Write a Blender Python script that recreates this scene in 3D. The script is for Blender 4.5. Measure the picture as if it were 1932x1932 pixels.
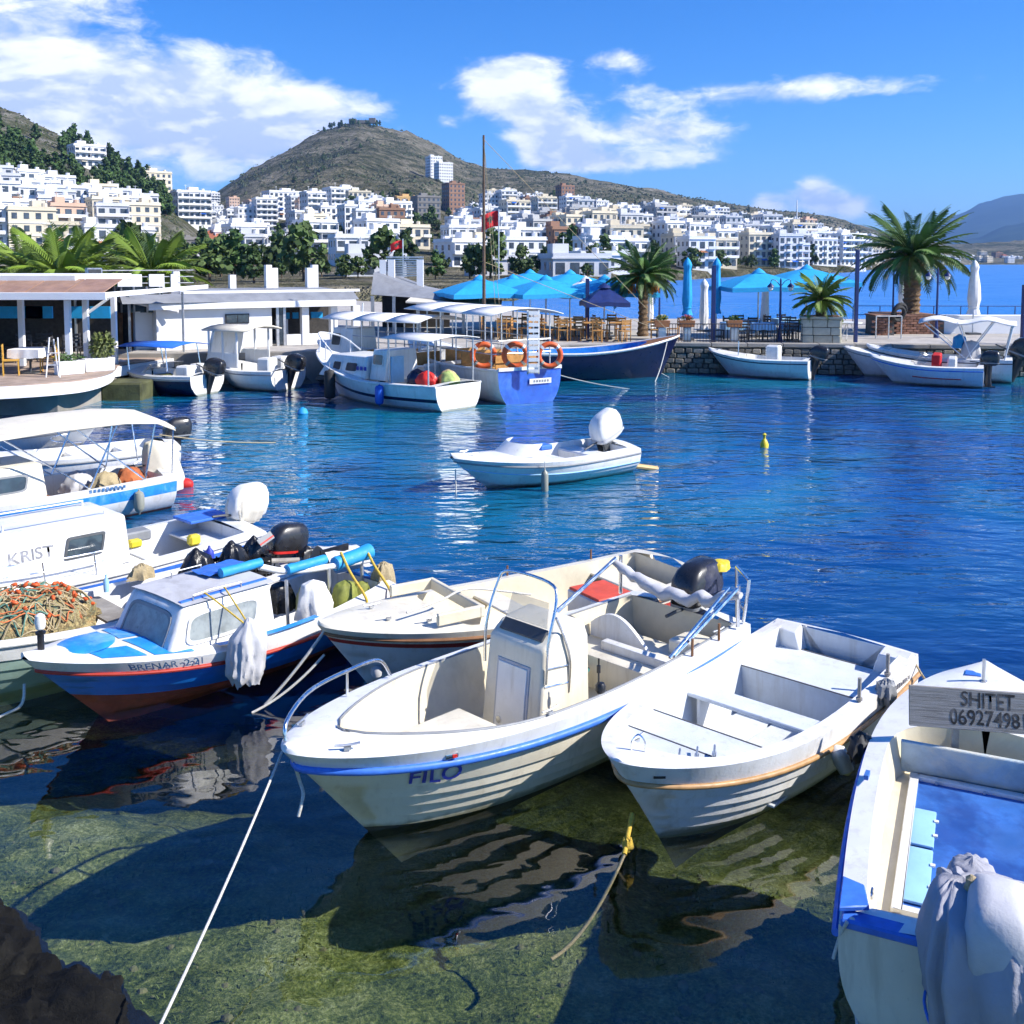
import bpy, bmesh, math, random
from math import sin, cos, pi, radians, atan2, sqrt, exp
from mathutils import Vector, Matrix, noise as mnoise
for _o in list(bpy.data.objects): bpy.data.objects.remove(_o)
scene = bpy.context.scene
COL = scene.collection
# ------------------------------------------------------------------ camera
CAM_H = 4.3; FPX = 1932.0; PPX, PPY = 966.0, 644.0; PITCH = math.atan(150/1932.0)
cam_data = bpy.data.cameras.new('camera'); cam = bpy.data.objects.new('camera', cam_data); COL.objects.link(cam)
cam.location = (0, 0, CAM_H); cam.rotation_euler = (pi/2-PITCH, 0, 0)
cam_data.sensor_width = 36; cam_data.lens = 36; cam_data.shift_y = -322/1932.0
cam_data.clip_start = 0.1; cam_data.clip_end = 60000
scene.camera = cam
# ------------------------------------------------------------------ sun, sky, exposure
SUN_EL = radians(38); SUN_AZ = (0.975, -0.22)      # horizontal direction towards the sun
sd = Vector((SUN_AZ[0]*cos(SUN_EL), SUN_AZ[1]*cos(SUN_EL), sin(SUN_EL))).normalized()
sun_data = bpy.data.lights.new('sun', 'SUN'); sun = bpy.data.objects.new('sun', sun_data); COL.objects.link(sun)
sun_data.energy = 5.0; sun_data.angle = radians(0.5); sun_data.color = (1.0, 0.95, 0.87)
sun.rotation_euler = sd.to_track_quat('Z', 'Y').to_euler(); sun.location = (30, -5, 30)
scene.view_settings.view_transform = 'Standard'; scene.view_settings.look = 'None'
scene.view_settings.exposure = 0.72; scene.view_settings.gamma = 1.0; scene.view_settings.use_curve_mapping = False
scene.render.engine = 'CYCLES'
scene.cycles.max_bounces = 6; scene.cycles.diffuse_bounces = 2; scene.cycles.glossy_bounces = 3
scene.cycles.transparent_max_bounces = 12; scene.cycles.transmission_bounces = 4; scene.cycles.volume_bounces = 0
scene.cycles.sample_clamp_indirect = 4.0; scene.cycles.caustics_reflective = False; scene.cycles.caustics_refractive = False
scene.cycles.use_denoising = True
scene.cycles.use_adaptive_sampling = True; scene.cycles.adaptive_threshold = 0.03
world = bpy.data.worlds.new('World'); scene.world = world; world.use_nodes = True
world.cycles.sampling_method = 'MANUAL'; world.cycles.sample_map_resolution = 256

class NT:
    """small helper for node graphs"""
    def __init__(s, tree): s.t = tree; s.n = tree.nodes; s.l = tree.links
    def new(s, kind, ins=None, **props):
        n = s.n.new(kind)
        for k, v in props.items(): setattr(n, k, v)
        for k, v in (ins or {}).items():
            sock = n.inputs[k]
            if hasattr(v, 'is_output'): s.l.new(v, sock)
            else: sock.default_value = v
        return n
    def math(s, op, a, b=None, c=None, clamp=False):
        n = s.n.new('ShaderNodeMath'); n.operation = op; n.use_clamp = clamp
        for i, v in enumerate((a, b, c)):
            if v is None: continue
            if hasattr(v, 'is_output'): s.l.new(v, n.inputs[i])
            else: n.inputs[i].default_value = v
        return n.outputs[0]
    def mix(s, f, a, b, blend='MIX'):
        n = s.n.new('ShaderNodeMix'); n.data_type = 'RGBA'; n.blend_type = blend; n.clamp_factor = True
        for sock, v in ((n.inputs[0], f), (n.inputs[6], a), (n.inputs[7], b)):
            if hasattr(v, 'is_output'): s.l.new(v, sock)
            else: sock.default_value = v if not isinstance(v, tuple) else (v+(1,) if len(v) == 3 else v)
        return n.outputs[2]
    def ramp(s, fac, stops, interp='LINEAR'):
        n = s.n.new('ShaderNodeValToRGB'); n.color_ramp.interpolation = interp
        e = n.color_ramp.elements
        while len(e) < len(stops): e.new(0.5)
        for i, (p, c) in enumerate(stops):
            e[i].position = p; e[i].color = c if len(c) == 4 else tuple(c)+(1,)
        s.l.new(fac, n.inputs[0]); return n.outputs[0]
    def maprange(s, v, a, b, c=0.0, d=1.0, smooth=True):
        n = s.n.new('ShaderNodeMapRange'); n.interpolation_type = 'SMOOTHSTEP' if smooth else 'LINEAR'
        s.l.new(v, n.inputs[0])
        for i, x in zip((1, 2, 3, 4), (a, b, c, d)): n.inputs[i].default_value = x
        return n.outputs[0]
    def noise(s, vec, scale, detail=4, rough=0.55, dist=0.0, kind='FBM', lac=2.0):
        n = s.n.new('ShaderNodeTexNoise'); n.noise_dimensions = '3D'
        if vec is not None: s.l.new(vec, n.inputs['Vector'])
        n.inputs['Scale'].default_value = scale; n.inputs['Detail'].default_value = detail
        n.inputs['Roughness'].default_value = rough; n.inputs['Distortion'].default_value = dist
        n.inputs['Lacunarity'].default_value = lac
        return n.outputs['Fac']

# sky: Nishita + drifting clouds laid out by direction, going on all round
def make_sky():
    t = NT(world.node_tree); t.n.clear()
    out = t.new('ShaderNodeOutputWorld'); bg = t.new('ShaderNodeBackground')
    sky = t.new('ShaderNodeTexSky', sky_type='NISHITA', sun_disc=False, sun_elevation=SUN_EL,
                sun_rotation=math.atan2(SUN_AZ[0], SUN_AZ[1]), altitude=0, air_density=0.9, dust_density=0.15, ozone_density=4.0)
    hsv = t.new('ShaderNodeHueSaturation', {'Saturation': 1.32, 'Value': 0.93, 'Color': sky.outputs[0]})
    tint = t.mix(1.0, hsv.outputs[0], (.66, .93, 1.30), 'MULTIPLY')
    geo = t.new('ShaderNodeTexCoord'); d = geo.outputs['Generated']
    sep = t.new('ShaderNodeSeparateXYZ', {0: d})
    x, y, z = sep.outputs
    az = t.math('ARCTAN2', x, y); el = t.math('ARCSINE', z)
    # flattened coordinates so that clouds stretch sideways towards the horizon
    comb = t.new('ShaderNodeCombineXYZ', {0: t.math('MULTIPLY', az, 1.0), 1: t.math('MULTIPLY', el, 2.1), 2: t.math('MULTIPLY', y, 0.35)})
    v = comb.outputs[0]
    n1 = t.noise(v, 7.0, 6, 0.58, 0.25); n2 = t.noise(v, 3.0, 3, 0.5)
    def blob(a0, e0, sa, se, gain):
        # gaussian bank of cloud round one direction (degrees)
        da = t.math('DIVIDE', t.math('SUBTRACT', az, radians(a0)), radians(sa))
        de = t.math('DIVIDE', t.math('SUBTRACT', el, radians(e0)), radians(se))
        r2 = t.math('ADD', t.math('MULTIPLY', da, da), t.math('MULTIPLY', de, de))
        return t.math('MULTIPLY', t.math('EXPONENT', t.math('MULTIPLY', r2, -1.0)), gain)
    banks = BANKS
    s = None
    for b in banks:
        q = blob(*b); s = q if s is None else t.math('ADD', s, q)
    far = t.math('MULTIPLY', t.maprange(n2, 0.5, 0.72), t.maprange(t.math('ABSOLUTE', az), 0.5, 0.8))
    s = t.math('ADD', s, t.math('MULTIPLY', far, 0.22))
    n3 = t.noise(v, 24.0, 5, 0.65, 0.4)
    nn = t.math('ADD', t.math('MULTIPLY', n1, 0.66), t.math('MULTIPLY', n3, 0.34))
    dens = t.math('ADD', t.math('SUBTRACT', nn, 0.64), s)
    cov = t.maprange(dens, -0.01, 0.23)
    # thickness from the same field sampled a little towards the sun gives lit edges and lavender bellies
    off = t.new('ShaderNodeVectorMath', {0: v, 1: (0.020, 0.030, 0.0)}, operation='ADD').outputs[0]
    n1b = t.noise(off, 7.0, 4, 0.55, 0.25)
    lit = t.maprange(t.math('ADD', t.math('SUBTRACT', n1, n1b), t.math('MULTIPLY', t.math('SUBTRACT', n3, .5), .35)), -0.13, 0.10)
    thick = t.maprange(dens, 0.10, 0.40)
    shade = t.math('SUBTRACT', lit, t.math('MULTIPLY', thick, 0.18), clamp=True)
    ccol = t.mix(shade, (4.5, 5.3, 7.8), (9.4, 9.4, 9.6))
    col = t.mix(t.math('MULTIPLY', cov, 0.92), tint, ccol)
    t.l.new(col, bg.inputs[0]); bg.inputs[1].default_value = 0.10
    t.l.new(bg.outputs[0], out.inputs[0])
# az deg, el deg, half widths, gain
BANKS = [(-19.0, 7.2, 9.5, 3.4, .42), (-27, 9.8, 7.5, 3.4, .34), (-22, 13.6, 6.0, .7, .17), (-12, 7.4, 4.0, 2.2, .22),
         (-.8, 9.5, 2.4, 1.5, .52), (1.4, 10.4, 1.8, .9, .36), (1.8, 6.9, 2.1, 1.8, .52), (5.6, 10.9, 2.2, .8, .32), (4.0, 5.4, 2.8, .9, .30),
         (8.5, 7.0, 5.0, 1.2, .36), (15.5, 9.0, 10.5, .75, .29), (10, 5.4, 4.5, .7, .22), (-3.6, 7.6, .9, .5, .2),
         (13.9, 3.1, 1.3, .8, .34), (16.2, 3.7, 1.2, 1.0, .36), (18.0, 3.0, 1.6, .7, .34), (21.5, 6.7, 1.8, .3, .13)]
make_sky()

# ------------------------------------------------------------------ pixel helpers (points given on a level plane or at a depth)
def at(px, py, z=0.0):
    a = (px-PPX)/FPX; b = (py-PPY)/FPX
    dy = cos(PITCH)-b*sin(PITCH); dz = -sin(PITCH)-b*cos(PITCH); k = (z-CAM_H)/dz
    return Vector((a*k, dy*k, z))
def at_depth(px, py, Y):
    a = (px-PPX)/FPX; b = (py-PPY)/FPX
    dy = cos(PITCH)-b*sin(PITCH); dz = -sin(PITCH)-b*cos(PITCH); k = Y/dy
    return Vector((a*k, Y, CAM_H+dz*k))
def project(p):
    x, y, z = p[0], p[1], p[2]-CAM_H
    d = y*cos(PITCH)-z*sin(PITCH); dn = -y*sin(PITCH)-z*cos(PITCH)
    return (PPX+FPX*x/d, PPY+FPX*dn/d)

# ------------------------------------------------------------------ materials
MATS = {}
def material(name, color, rough=0.5, metal=0.0, var=0.12, scale=6.0, bump=0.0, bscale=40.0, dirt=None, dirt_amt=0.0, spec=0.5, coat=0.0, trans=0.0, alpha=1.0, coords='Object', rnd=0.0, detail=5, hull=0.0):
    if name in MATS: return MATS[name]
    m = bpy.data.materials.new(name); m.use_nodes = True; t = NT(m.node_tree)
    b = t.n['Principled BSDF']
    tc = t.new('ShaderNodeTexCoord'); v = tc.outputs[coords]
    c = tuple(color)+(1,)
    n = t.noise(v, scale, detail, 0.6)
    lo = tuple(max(0, x*(1-var)) for x in color); hi = tuple(min(1, x*(1+var)) for x in color)
    col = t.mix(t.maprange(n, 0.3, 0.7), lo, hi)
    if dirt is not None:
        n2 = t.noise(v, scale*0.37, 6, 0.7, 0.6)
        col = t.mix(t.math('MULTIPLY', t.maprange(n2, 0.48, 0.68), dirt_amt), col, tuple(dirt))
    if hull:
        # runs of grime down the topsides and a slimy band at the waterline
        mp = t.new('ShaderNodeMapping', {'Vector': v, 'Scale': (9, 9, .9)})
        run = t.maprange(t.noise(mp.outputs[0], 1.0, 5, .65, .3), .50, .72)
        spot = t.maprange(t.noise(v, 23, 4, .7), .62, .74)
        col = t.mix(t.math('MULTIPLY', t.math('MAXIMUM', run, spot), hull), col, (.34, .28, .19))
        zz = t.new('ShaderNodeSeparateXYZ', {0: v}).outputs[2]
        wl = t.math('ADD', zz, t.math('MULTIPLY', t.math('SUBTRACT', t.noise(v, 7, 4, .7), .5), .10))
        slime = t.maprange(wl, .02, .10, 1.0, 0.0)
        col = t.mix(t.math('MULTIPLY', slime, .75), col, (.10, .11, .05))
    if rnd:
        oi = t.new('ShaderNodeObjectInfo')
        col = t.new('ShaderNodeHueSaturation', {'Hue': 0.5, 'Saturation': 1.0, 'Value': t.maprange(oi.outputs['Random'], 0, 1, 1-rnd, 1+rnd, False), 'Color': col}).outputs[0]
    t.l.new(col, b.inputs['Base Color'])
    r2 = t.maprange(t.noise(v, scale*1.7, 3), 0.3, 0.7, max(0, rough-0.08), min(1, rough+0.1))
    t.l.new(r2, b.inputs['Roughness'])
    b.inputs['Metallic'].default_value = metal; b.inputs['Specular IOR Level'].default_value = spec
    b.inputs['Coat Weight'].default_value = coat; b.inputs['Transmission Weight'].default_value = trans; b.inputs['Alpha'].default_value = alpha
    if bump:
        bn = t.new('ShaderNodeBump', {'Strength': bump, 'Distance': 0.02, 'Height': t.noise(v, bscale, 4, 0.6)})
        t.l.new(bn.outputs[0], b.inputs['Normal'])
    MATS[name] = m; return m

# ------------------------------------------------------------------ mesh builder
class MB:
    def __init__(s): s.v = []; s.f = []; s.m = []
    def add(s, verts, faces, m=0):
        o = len(s.v); s.v += [tuple(p) for p in verts]
        s.f += [tuple(i+o for i in f) for f in faces]; s.m += [m]*len(faces); return s
    def box(s, c, d, rz=0.0, m=0, taper=1.0, ry=0.0, rx=0.0):
        x, y, z = d[0]/2, d[1]/2, d[2]/2
        R = Matrix.Rotation(rz, 3, 'Z') @ Matrix.Rotation(ry, 3, 'Y') @ Matrix.Rotation(rx, 3, 'X'); c = Vector(c)
        vs = [c+R @ Vector((sx*x*(taper if sz > 0 else 1), sy*y*(taper if sz > 0 else 1), sz*z)) for sz in (-1, 1) for sx, sy in ((-1, -1), (1, -1), (1, 1), (-1, 1))]
        return s.add(vs, [(3, 2, 1, 0), (4, 5, 6, 7), (0, 1, 5, 4), (1, 2, 6, 5), (2, 3, 7, 6), (3, 0, 4, 7)], m)
    def loft(s, rings, cap=True, m=0, closed=True):
        n = len(rings[0]); vs = [p for r in rings for p in r]; fs = []
        for i in range(len(rings)-1):
            for j in range(n if closed else n-1):
                a = i*n+j; b = i*n+(j+1) % n; fs.append((a, b, b+n, a+n))
        if cap and closed:
            fs.append(tuple(range(n-1, -1, -1))); k = (len(rings)-1)*n; fs.append(tuple(range(k, k+n)))
        return s.add(vs, fs, m)
    def tube(s, pts, r, n=8, m=0, cap=True):
        pts = [Vector(p) for p in pts]; rings = []
        up = Vector((0, 0, 1)); prev = None
        for i, p in enumerate(pts):
            if i == 0: t = pts[1]-p
            elif i == len(pts)-1: t = p-pts[i-1]
            else: t = (pts[i+1]-p).normalized()+(p-pts[i-1]).normalized()
            t.normalize()
            if prev is None:
                a = t.cross(up)
                if a.length < 1e-3: a = t.cross(Vector((1, 0, 0)))
            else:
                a = prev-t*prev.dot(t)
                if a.length < 1e-6: a = t.cross(up)
            a.normalize(); prev = a; b = t.cross(a)
            rr = r[i] if isinstance(r, (list, tuple)) else r
            rings.append([p+(a*cos(2*pi*k/n)+b*sin(2*pi*k/n))*rr for k in range(n)])
        return s.loft(rings, cap, m)
    def lathe(s, prof, n=16, c=(0, 0, 0), m=0, sx=1.0, sy=1.0):
        rings = [[(c[0]+r*cos(2*pi*k/n)*sx, c[1]+r*sin(2*pi*k/n)*sy, c[2]+z) for k in range(n)] for r, z in prof]
        return s.loft(rings, True, m)
    def prism(s, poly, z0, z1, m=0):
        return s.loft([[(x, y, z0) for x, y in poly], [(x, y, z1) for x, y in poly]], True, m)
    def grid(s, rows, m=0):
        return s.loft(rows, False, m, closed=False)
    def xform(s, M):
        s.v = [tuple(M @ Vector(p)) for p in s.v]; return s
    def mesh(s, name, mats, smooth=35, bevel=0.0, bseg=1):
        me = bpy.data.meshes.new(name); me.from_pydata(s.v, [], s.f)
        if not isinstance(mats, (list, tuple)): mats = [mats]
        for mt in mats: me.materials.append(mt)
        if len(mats) > 1: me.polygons.foreach_set('material_index', s.m)
        bm = bmesh.new(); bm.from_mesh(me)
        bmesh.ops.remove_doubles(bm, verts=bm.verts, dist=1e-5)
        if bevel:
            es = [e for e in bm.edges if len(e.link_faces) == 2 and e.calc_face_angle(0) > radians(30)]
            bmesh.ops.bevel(bm, geom=es, offset=bevel, segments=bseg, affect='EDGES', profile=0.6, clamp_overlap=True)
        bmesh.ops.recalc_face_normals(bm, faces=bm.faces)
        bm.to_mesh(me); bm.free()
        if smooth:
            me.shade_smooth(); me.set_sharp_from_angle(angle=radians(smooth))
        return me
    def build(s, name, mats, parent=None, smooth=35, bevel=0.0, bseg=1):
        return put(name, s.mesh(name, mats, smooth, bevel, bseg), parent)
def put(name, me, parent=None, loc=None, rz=None):
    o = bpy.data.objects.new(name, me); COL.objects.link(o)
    if parent is not None: o.parent = parent
    if loc is not None: o.location = loc
    if rz is not None: o.rotation_euler.z = rz
    return o
def tag(o, label, cat, group=None, kind=None):
    o['label'] = label; o['category'] = cat
    if group: o['group'] = group
    if kind: o['kind'] = kind
    return o
def structure(o): o['kind'] = 'structure'; return o
def thing(name, label, cat, loc=(0, 0, 0), rz=0.0, group=None):
    o = bpy.data.objects.new(name, None); COL.objects.link(o); o.empty_display_size = 0.2
    o.location = loc; o.rotation_euler = (0, 0, rz)
    return tag(o, label, cat, group)
CHILDREN = {}
def copy_tree(root, loc=None, rz=None, label=None, scale=None, parent=None, group=None):
    kids = [o for o in root.children]
    c = root.copy(); COL.objects.link(c)
    if parent is not None: c.parent = parent
    if loc is not None: c.location = loc
    if rz is not None: c.rotation_euler = (0, 0, rz)
    if scale is not None: c.scale = scale if isinstance(scale, (tuple, list, Vector)) else (scale,)*3
    if label: c['label'] = label
    if group: c['group'] = group
    for k in kids: copy_tree(k, parent=c)
    return c
def fbm(x, y=0.0, z=0.0, o=4): return mnoise.fractal(Vector((x, y, z)), 1.0, 2.0, o)
def sag(a, b, drop, n=14):
    a, b = Vector(a), Vector(b)
    return [a.lerp(b, i/n)-Vector((0, 0, drop*4*(i/n)*(1-i/n))) for i in range(n+1)]
def bez(p, n=8):
    """smooth polyline through points (Catmull-Rom)"""
    p = [Vector(q) for q in p]; out = []
    for i in range(len(p)-1):
        a, b, c, d = p[max(i-1, 0)], p[i], p[i+1], p[min(i+2, len(p)-1)]
        for k in range(n):
            u = k/n
            out.append(0.5*((2*b)+(c-a)*u+(2*a-5*b+4*c-d)*u*u+(3*b-a-3*c+d)*u**3))
    out.append(p[-1]); return out
def text_mesh(s, size, extrude=0.0, italic=0.0, align='CENTER'):
    cu = bpy.data.curves.new('lettering', 'FONT'); cu.body = s; cu.size = size; cu.extrude = extrude; cu.shear = italic
    cu.align_x = align; cu.align_y = 'CENTER'; cu.resolution_u = 4; cu.offset = size*0.012
    ob = bpy.data.objects.new('lettering', cu); COL.objects.link(ob)
    me = bpy.data.meshes.new_from_object(ob); bpy.data.objects.remove(ob)
    for v in me.vertices:      # brush-painted unevenness
        q = Vector((v.co.x/size*1.3, v.co.y/size*1.3, len(s)*1.7)); v.co.x += size*.07*mnoise.noise(q); v.co.y += size*.09*mnoise.noise(q+Vector((9, 4, 2)))
    return me
# ------------------------------------------------------------------ shared paints and cloths
M = MATS
material('gel_white', (.77, .77, .75), .35, var=.04, scale=3, dirt=(.55, .53, .47), dirt_amt=.22, coat=.15, hull=.28)
material('gel_cream', (.74, .69, .56), .4, var=.05, scale=3, dirt=(.50, .44, .32), dirt_amt=.25, hull=.32)
material('paint_white', (.74, .74, .73), .5, var=.04, scale=4, dirt=(.50, .46, .38), dirt_amt=.35, bump=.1, hull=.34)
material('liner_cream', (.70, .63, .47), .5, var=.06, scale=4, dirt=(.45, .38, .26), dirt_amt=.35, bump=.08)
material('blue_rail', (.045, .17, .62), .45, var=.15, scale=9)
material('hull_blue', (.006, .17, .60), .4, var=.14, scale=4, dirt=(.03, .22, .5), dirt_amt=.5, bump=.12, bscale=12)
material('deck_blue', (.02, .25, .68), .5, var=.18, scale=7, dirt=(.25, .5, .75), dirt_amt=.55)
material('navy_paint', (.006, .011, .05), .35, var=.2)
material('deep_blue', (.04, .15, .47), .5, var=.2, scale=3, dirt=(.006, .03, .2), dirt_amt=.6)
material('pale_blue', (.30, .55, .78), .5, var=.06)
material('red_trim', (.42, .035, .02), .5, var=.15)
material('antifoul_red', (.30, .06, .035), .75, var=.25, scale=5, dirt=(.12, .05, .03), dirt_amt=.5, bump=.2)
material('antifoul_and_shade', (.02, .03, .03), .8, var=.3, scale=7, dirt=(.10, .12, .07), dirt_amt=.4, bump=.3)  # antifoul plus the darkness of a submerged hull, put into the colour
material('tan_rail', (.42, .24, .10), .5, var=.18, scale=12)
material('steel', (.75, .76, .78), .22, metal=1.0, var=.05)
material('galv', (.55, .56, .57), .45, metal=.9, var=.1)
material('black_plastic', (.012, .012, .014), .4, var=.3)
material('black_paint', (.02, .02, .022), .3, var=.2, coat=.3)
material('grey_plastic', (.22, .23, .24), .5, var=.1)
material('dark_grey', (.06, .065, .07), .5, var=.15)
material('glass_dark', (.04, .055, .07), .08, var=.2, spec=.8)
material('glass_fogged', (.26, .29, .29), .35, var=.2, scale=9, dirt=(.42, .44, .42), dirt_amt=.6)
material('rubber', (.02, .02, .02), .7, var=.2)
material('canvas_cream', (.66, .61, .50), .85, var=.06, bump=.15, bscale=60)
material('canvas_white', (.78, .77, .74), .85, var=.05, bump=.15, bscale=60)
material('canvas_grey', (.50, .50, .52), .8, var=.08, scale=4, dirt=(.30, .29, .28), dirt_amt=.5, bump=.15, bscale=50)
material('canvas_blue', (.01, .12, .55), .8, var=.1)
material('tarp_dark', (.012, .018, .05), .6, var=.3, bump=.2)
material('tarp_bright', (.02, .30, .62), .6, var=.1)
material('bag_black', (.010, .010, .012), .3, var=.3, bump=.3, bscale=20)
material('rope_white', (.62, .60, .54), .9, var=.15, scale=60, bump=.5, bscale=150)
material('rope_tan', (.42, .34, .20), .9, var=.2, scale=60, bump=.5, bscale=150)
material('rope_yellow', (.62, .42, .06), .9, var=.2, scale=60, bump=.5, bscale=150)
material('yellow', (.70, .55, .03), .5, var=.1)
material('orange_ring', (.62, .10, .02), .5, var=.12)
material('red_plastic', (.55, .02, .015), .5, var=.12)
material('red_cloth', (.55, .015, .02), .8, var=.1)
material('red_board', (.62, .08, .04), .6, var=.12)
material('wood_grey', (.30, .28, .25), .85, var=.25, scale=3, dirt=(.16, .14, .12), dirt_amt=.6, bump=.3, bscale=30)
material('wood_brown', (.22, .10, .04), .6, var=.25, scale=6)
material('wood_chair', (.50, .25, .07), .55, var=.2, scale=6)
material('letter_dark', (.02, .018, .016), .7, var=.3, scale=14, dirt=(.20, .18, .16), dirt_amt=.7)
material('letter_blue', (.02, .04, .34), .5, var=.15)
material('letter_teal', (.03, .13, .30), .5, var=.25, scale=14, dirt=(.5, .55, .6), dirt_amt=.6)
material('letter_grey', (.20, .20, .22), .5, var=.2, scale=14, dirt=(.6, .6, .6), dirt_amt=.6)
material('peeling', (.42, .52, .56), .8, var=.15, scale=5, dirt=(.66, .62, .50), dirt_amt=.9, bump=.3)
material('buoy_blue', (.01, .10, .50), .45, var=.1)
material('net_green', (.05, .18, .15), .9, var=.3)
def plank_material():
    """weathered board: grain drawn out along local x"""
    m = bpy.data.materials.new('weathered_board'); m.use_nodes = True; t = NT(m.node_tree); b = t.n['Principled BSDF']
    tc = t.new('ShaderNodeTexCoord'); mp = t.new('ShaderNodeMapping', {'Vector': tc.outputs['Object'], 'Scale': (1.2, 30, 30)})
    n = t.noise(mp.outputs[0], 3, 6, .7, .8)
    t.l.new(t.ramp(n, [(.3, (.12, .105, .09)), (.5, (.28, .26, .23)), (.7, (.40, .38, .35))]), b.inputs['Base Color'])
    b.inputs['Roughness'].default_value = .9
    bn = t.new('ShaderNodeBump', {'Strength': .4, 'Distance': .01, 'Height': n}); t.l.new(bn.outputs[0], b.inputs['Normal'])
    MATS['weathered_board'] = m
plank_material()
material('paint_bluegrey', (.64, .68, .71), .5, var=.05, scale=4, dirt=(.46, .46, .44), dirt_amt=.35, bump=.1, hull=.25)
material('seam', (.10, .10, .11), .8)
# ------------------------------------------------------------------ water, seabed, rock
def lerp_tab(tab, x):
    if x <= tab[0][0]: return tab[0][1]
    for (a, b), (c, d) in zip(tab, tab[1:]):
        if x <= c: return b+(d-b)*(x-a)/(c-a)
    return tab[-1][1]
def smooth_tab(tab, x):
    if x <= tab[0][0]: return tab[0][1]
    for (a, b), (c, d) in zip(tab, tab[1:]):
        if x <= c:
            u = (x-a)/(c-a); u = u*u*(3-2*u); return b+(d-b)*u
    return tab[-1][1]
def water_material():
    m = bpy.data.materials.new('harbour_water'); m.use_nodes = True; t = NT(m.node_tree); t.n.clear()
    out = t.new('ShaderNodeOutputMaterial')
    geo = t.new('ShaderNodeNewGeometry'); P = geo.outputs['Position']
    s = t.new('ShaderNodeSeparateXYZ', {0: P}); X, Y = s.outputs[0], s.outputs[1]
    offshore = t.math('SUBTRACT', t.math('ADD', Y, t.math('MULTIPLY', X, 0.22)), t.math('MULTIPLY', t.noise(P, .25, 2), 1.5))
    calm = t.maprange(offshore, 6.5, 17)
    def wave(scale, sx, sy, det, rz, rough=.5):
        mp = t.new('ShaderNodeMapping', {'Vector': P, 'Scale': (sx, sy, 1), 'Rotation': (0, 0, rz)})
        return t.noise(mp.outputs[0], scale, det, rough, .35)
    h_near = t.math('ADD', t.math('MULTIPLY', wave(1.1, .8, 1.25, 1, .4), .026), t.math('MULTIPLY', wave(3.6, .8, 1.2, 1, -.3), .0075))
    h_far = t.math('ADD', t.math('MULTIPLY', wave(1.5, .55, 1.2, 2, .25), .12), t.math('MULTIPLY', wave(4.5, .6, 1.2, 3, -.35), .040))
    gust = t.maprange(t.noise(P, .11, 4, .6, .6), .36, .64, .40, 1.3)
    h = t.math('ADD', t.math('MULTIPLY', h_near, t.math('SUBTRACT', 1.0, calm)), t.math('MULTIPLY', t.math('MULTIPLY', h_far, calm), gust))
    bump = t.new('ShaderNodeBump', {'Strength': 1.0, 'Distance': 1.0, 'Height': h})
    N = bump.outputs[0]
    glossy = t.new('ShaderNodeBsdfGlossy', {'Color': (1, 1, 1, 1), 'Roughness': t.maprange(Y, 30, 120, .02, .30), 'Normal': N})
    clear = t.new('ShaderNodeBsdfTransparent', {'Color': (.86, .88, .80, 1)})
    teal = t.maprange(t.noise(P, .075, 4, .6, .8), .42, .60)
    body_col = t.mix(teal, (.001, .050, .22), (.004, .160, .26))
    body_col = t.mix(t.maprange(Y, 10, 21), (.0006, .024, .125), body_col)  # nearer water painted darker, the steeper view angle put into its colour
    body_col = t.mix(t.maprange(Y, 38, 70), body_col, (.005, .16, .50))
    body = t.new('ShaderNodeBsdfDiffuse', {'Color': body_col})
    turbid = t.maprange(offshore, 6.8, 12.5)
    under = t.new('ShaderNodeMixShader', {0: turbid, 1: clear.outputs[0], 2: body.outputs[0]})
    dot = t.new('ShaderNodeVectorMath', {0: N, 1: geo.outputs['Incoming']}, operation='DOT_PRODUCT').outputs['Value']
    cosi = t.math('ABSOLUTE', dot)
    fr = t.math('ADD', t.math('MULTIPLY', t.math('POWER', t.math('SUBTRACT', 1.0, cosi, clamp=True), 4.0), .945), .055)
    fr = t.math('MULTIPLY', fr, t.maprange(Y, 26, 70, 1.0, .5))
    mix = t.new('ShaderNodeMixShader', {0: fr, 1: under.outputs[0], 2: glossy.outputs[0]})
    t.l.new(mix.outputs[0], out.inputs[0])
    return m
def seabed_material():
    m = bpy.data.materials.new('seabed_algae'); m.use_nodes = True; t = NT(m.node_tree); b = t.n['Principled BSDF']
    P = t.new('ShaderNodeTexCoord').outputs['Object']
    big = t.noise(P, .9, 4, .6); mid = t.noise(P, 5, 5, .7, .5); fine = t.noise(P, 26, 4, .8)
    f = t.math('ADD', t.math('ADD', t.math('MULTIPLY', big, .30), t.math('MULTIPLY', mid, .28)), t.math('MULTIPLY', fine, .47))
    col = t.ramp(f, [(.40, (.012, .022, .010)), (.46, (.045, .068, .024)), (.52, (.100, .135, .042)), (.58, (.20, .235, .085)), (.67, (.40, .45, .26))])
    pale = t.maprange(t.noise(P, .45, 3), .52, .68)
    col = t.mix(t.math('MULTIPLY', pale, .5), col, (.26, .27, .17))
    t.l.new(col, b.inputs['Base Color']); b.inputs['Roughness'].default_value = .95; b.inputs['Specular IOR Level'].default_value = 0
    bn = t.new('ShaderNodeBump', {'Strength': 1.0, 'Distance': .05, 'Height': t.math('ADD', mid, t.math('MULTIPLY', fine, .6))}); t.l.new(bn.outputs[0], b.inputs['Normal'])
    return m
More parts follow.
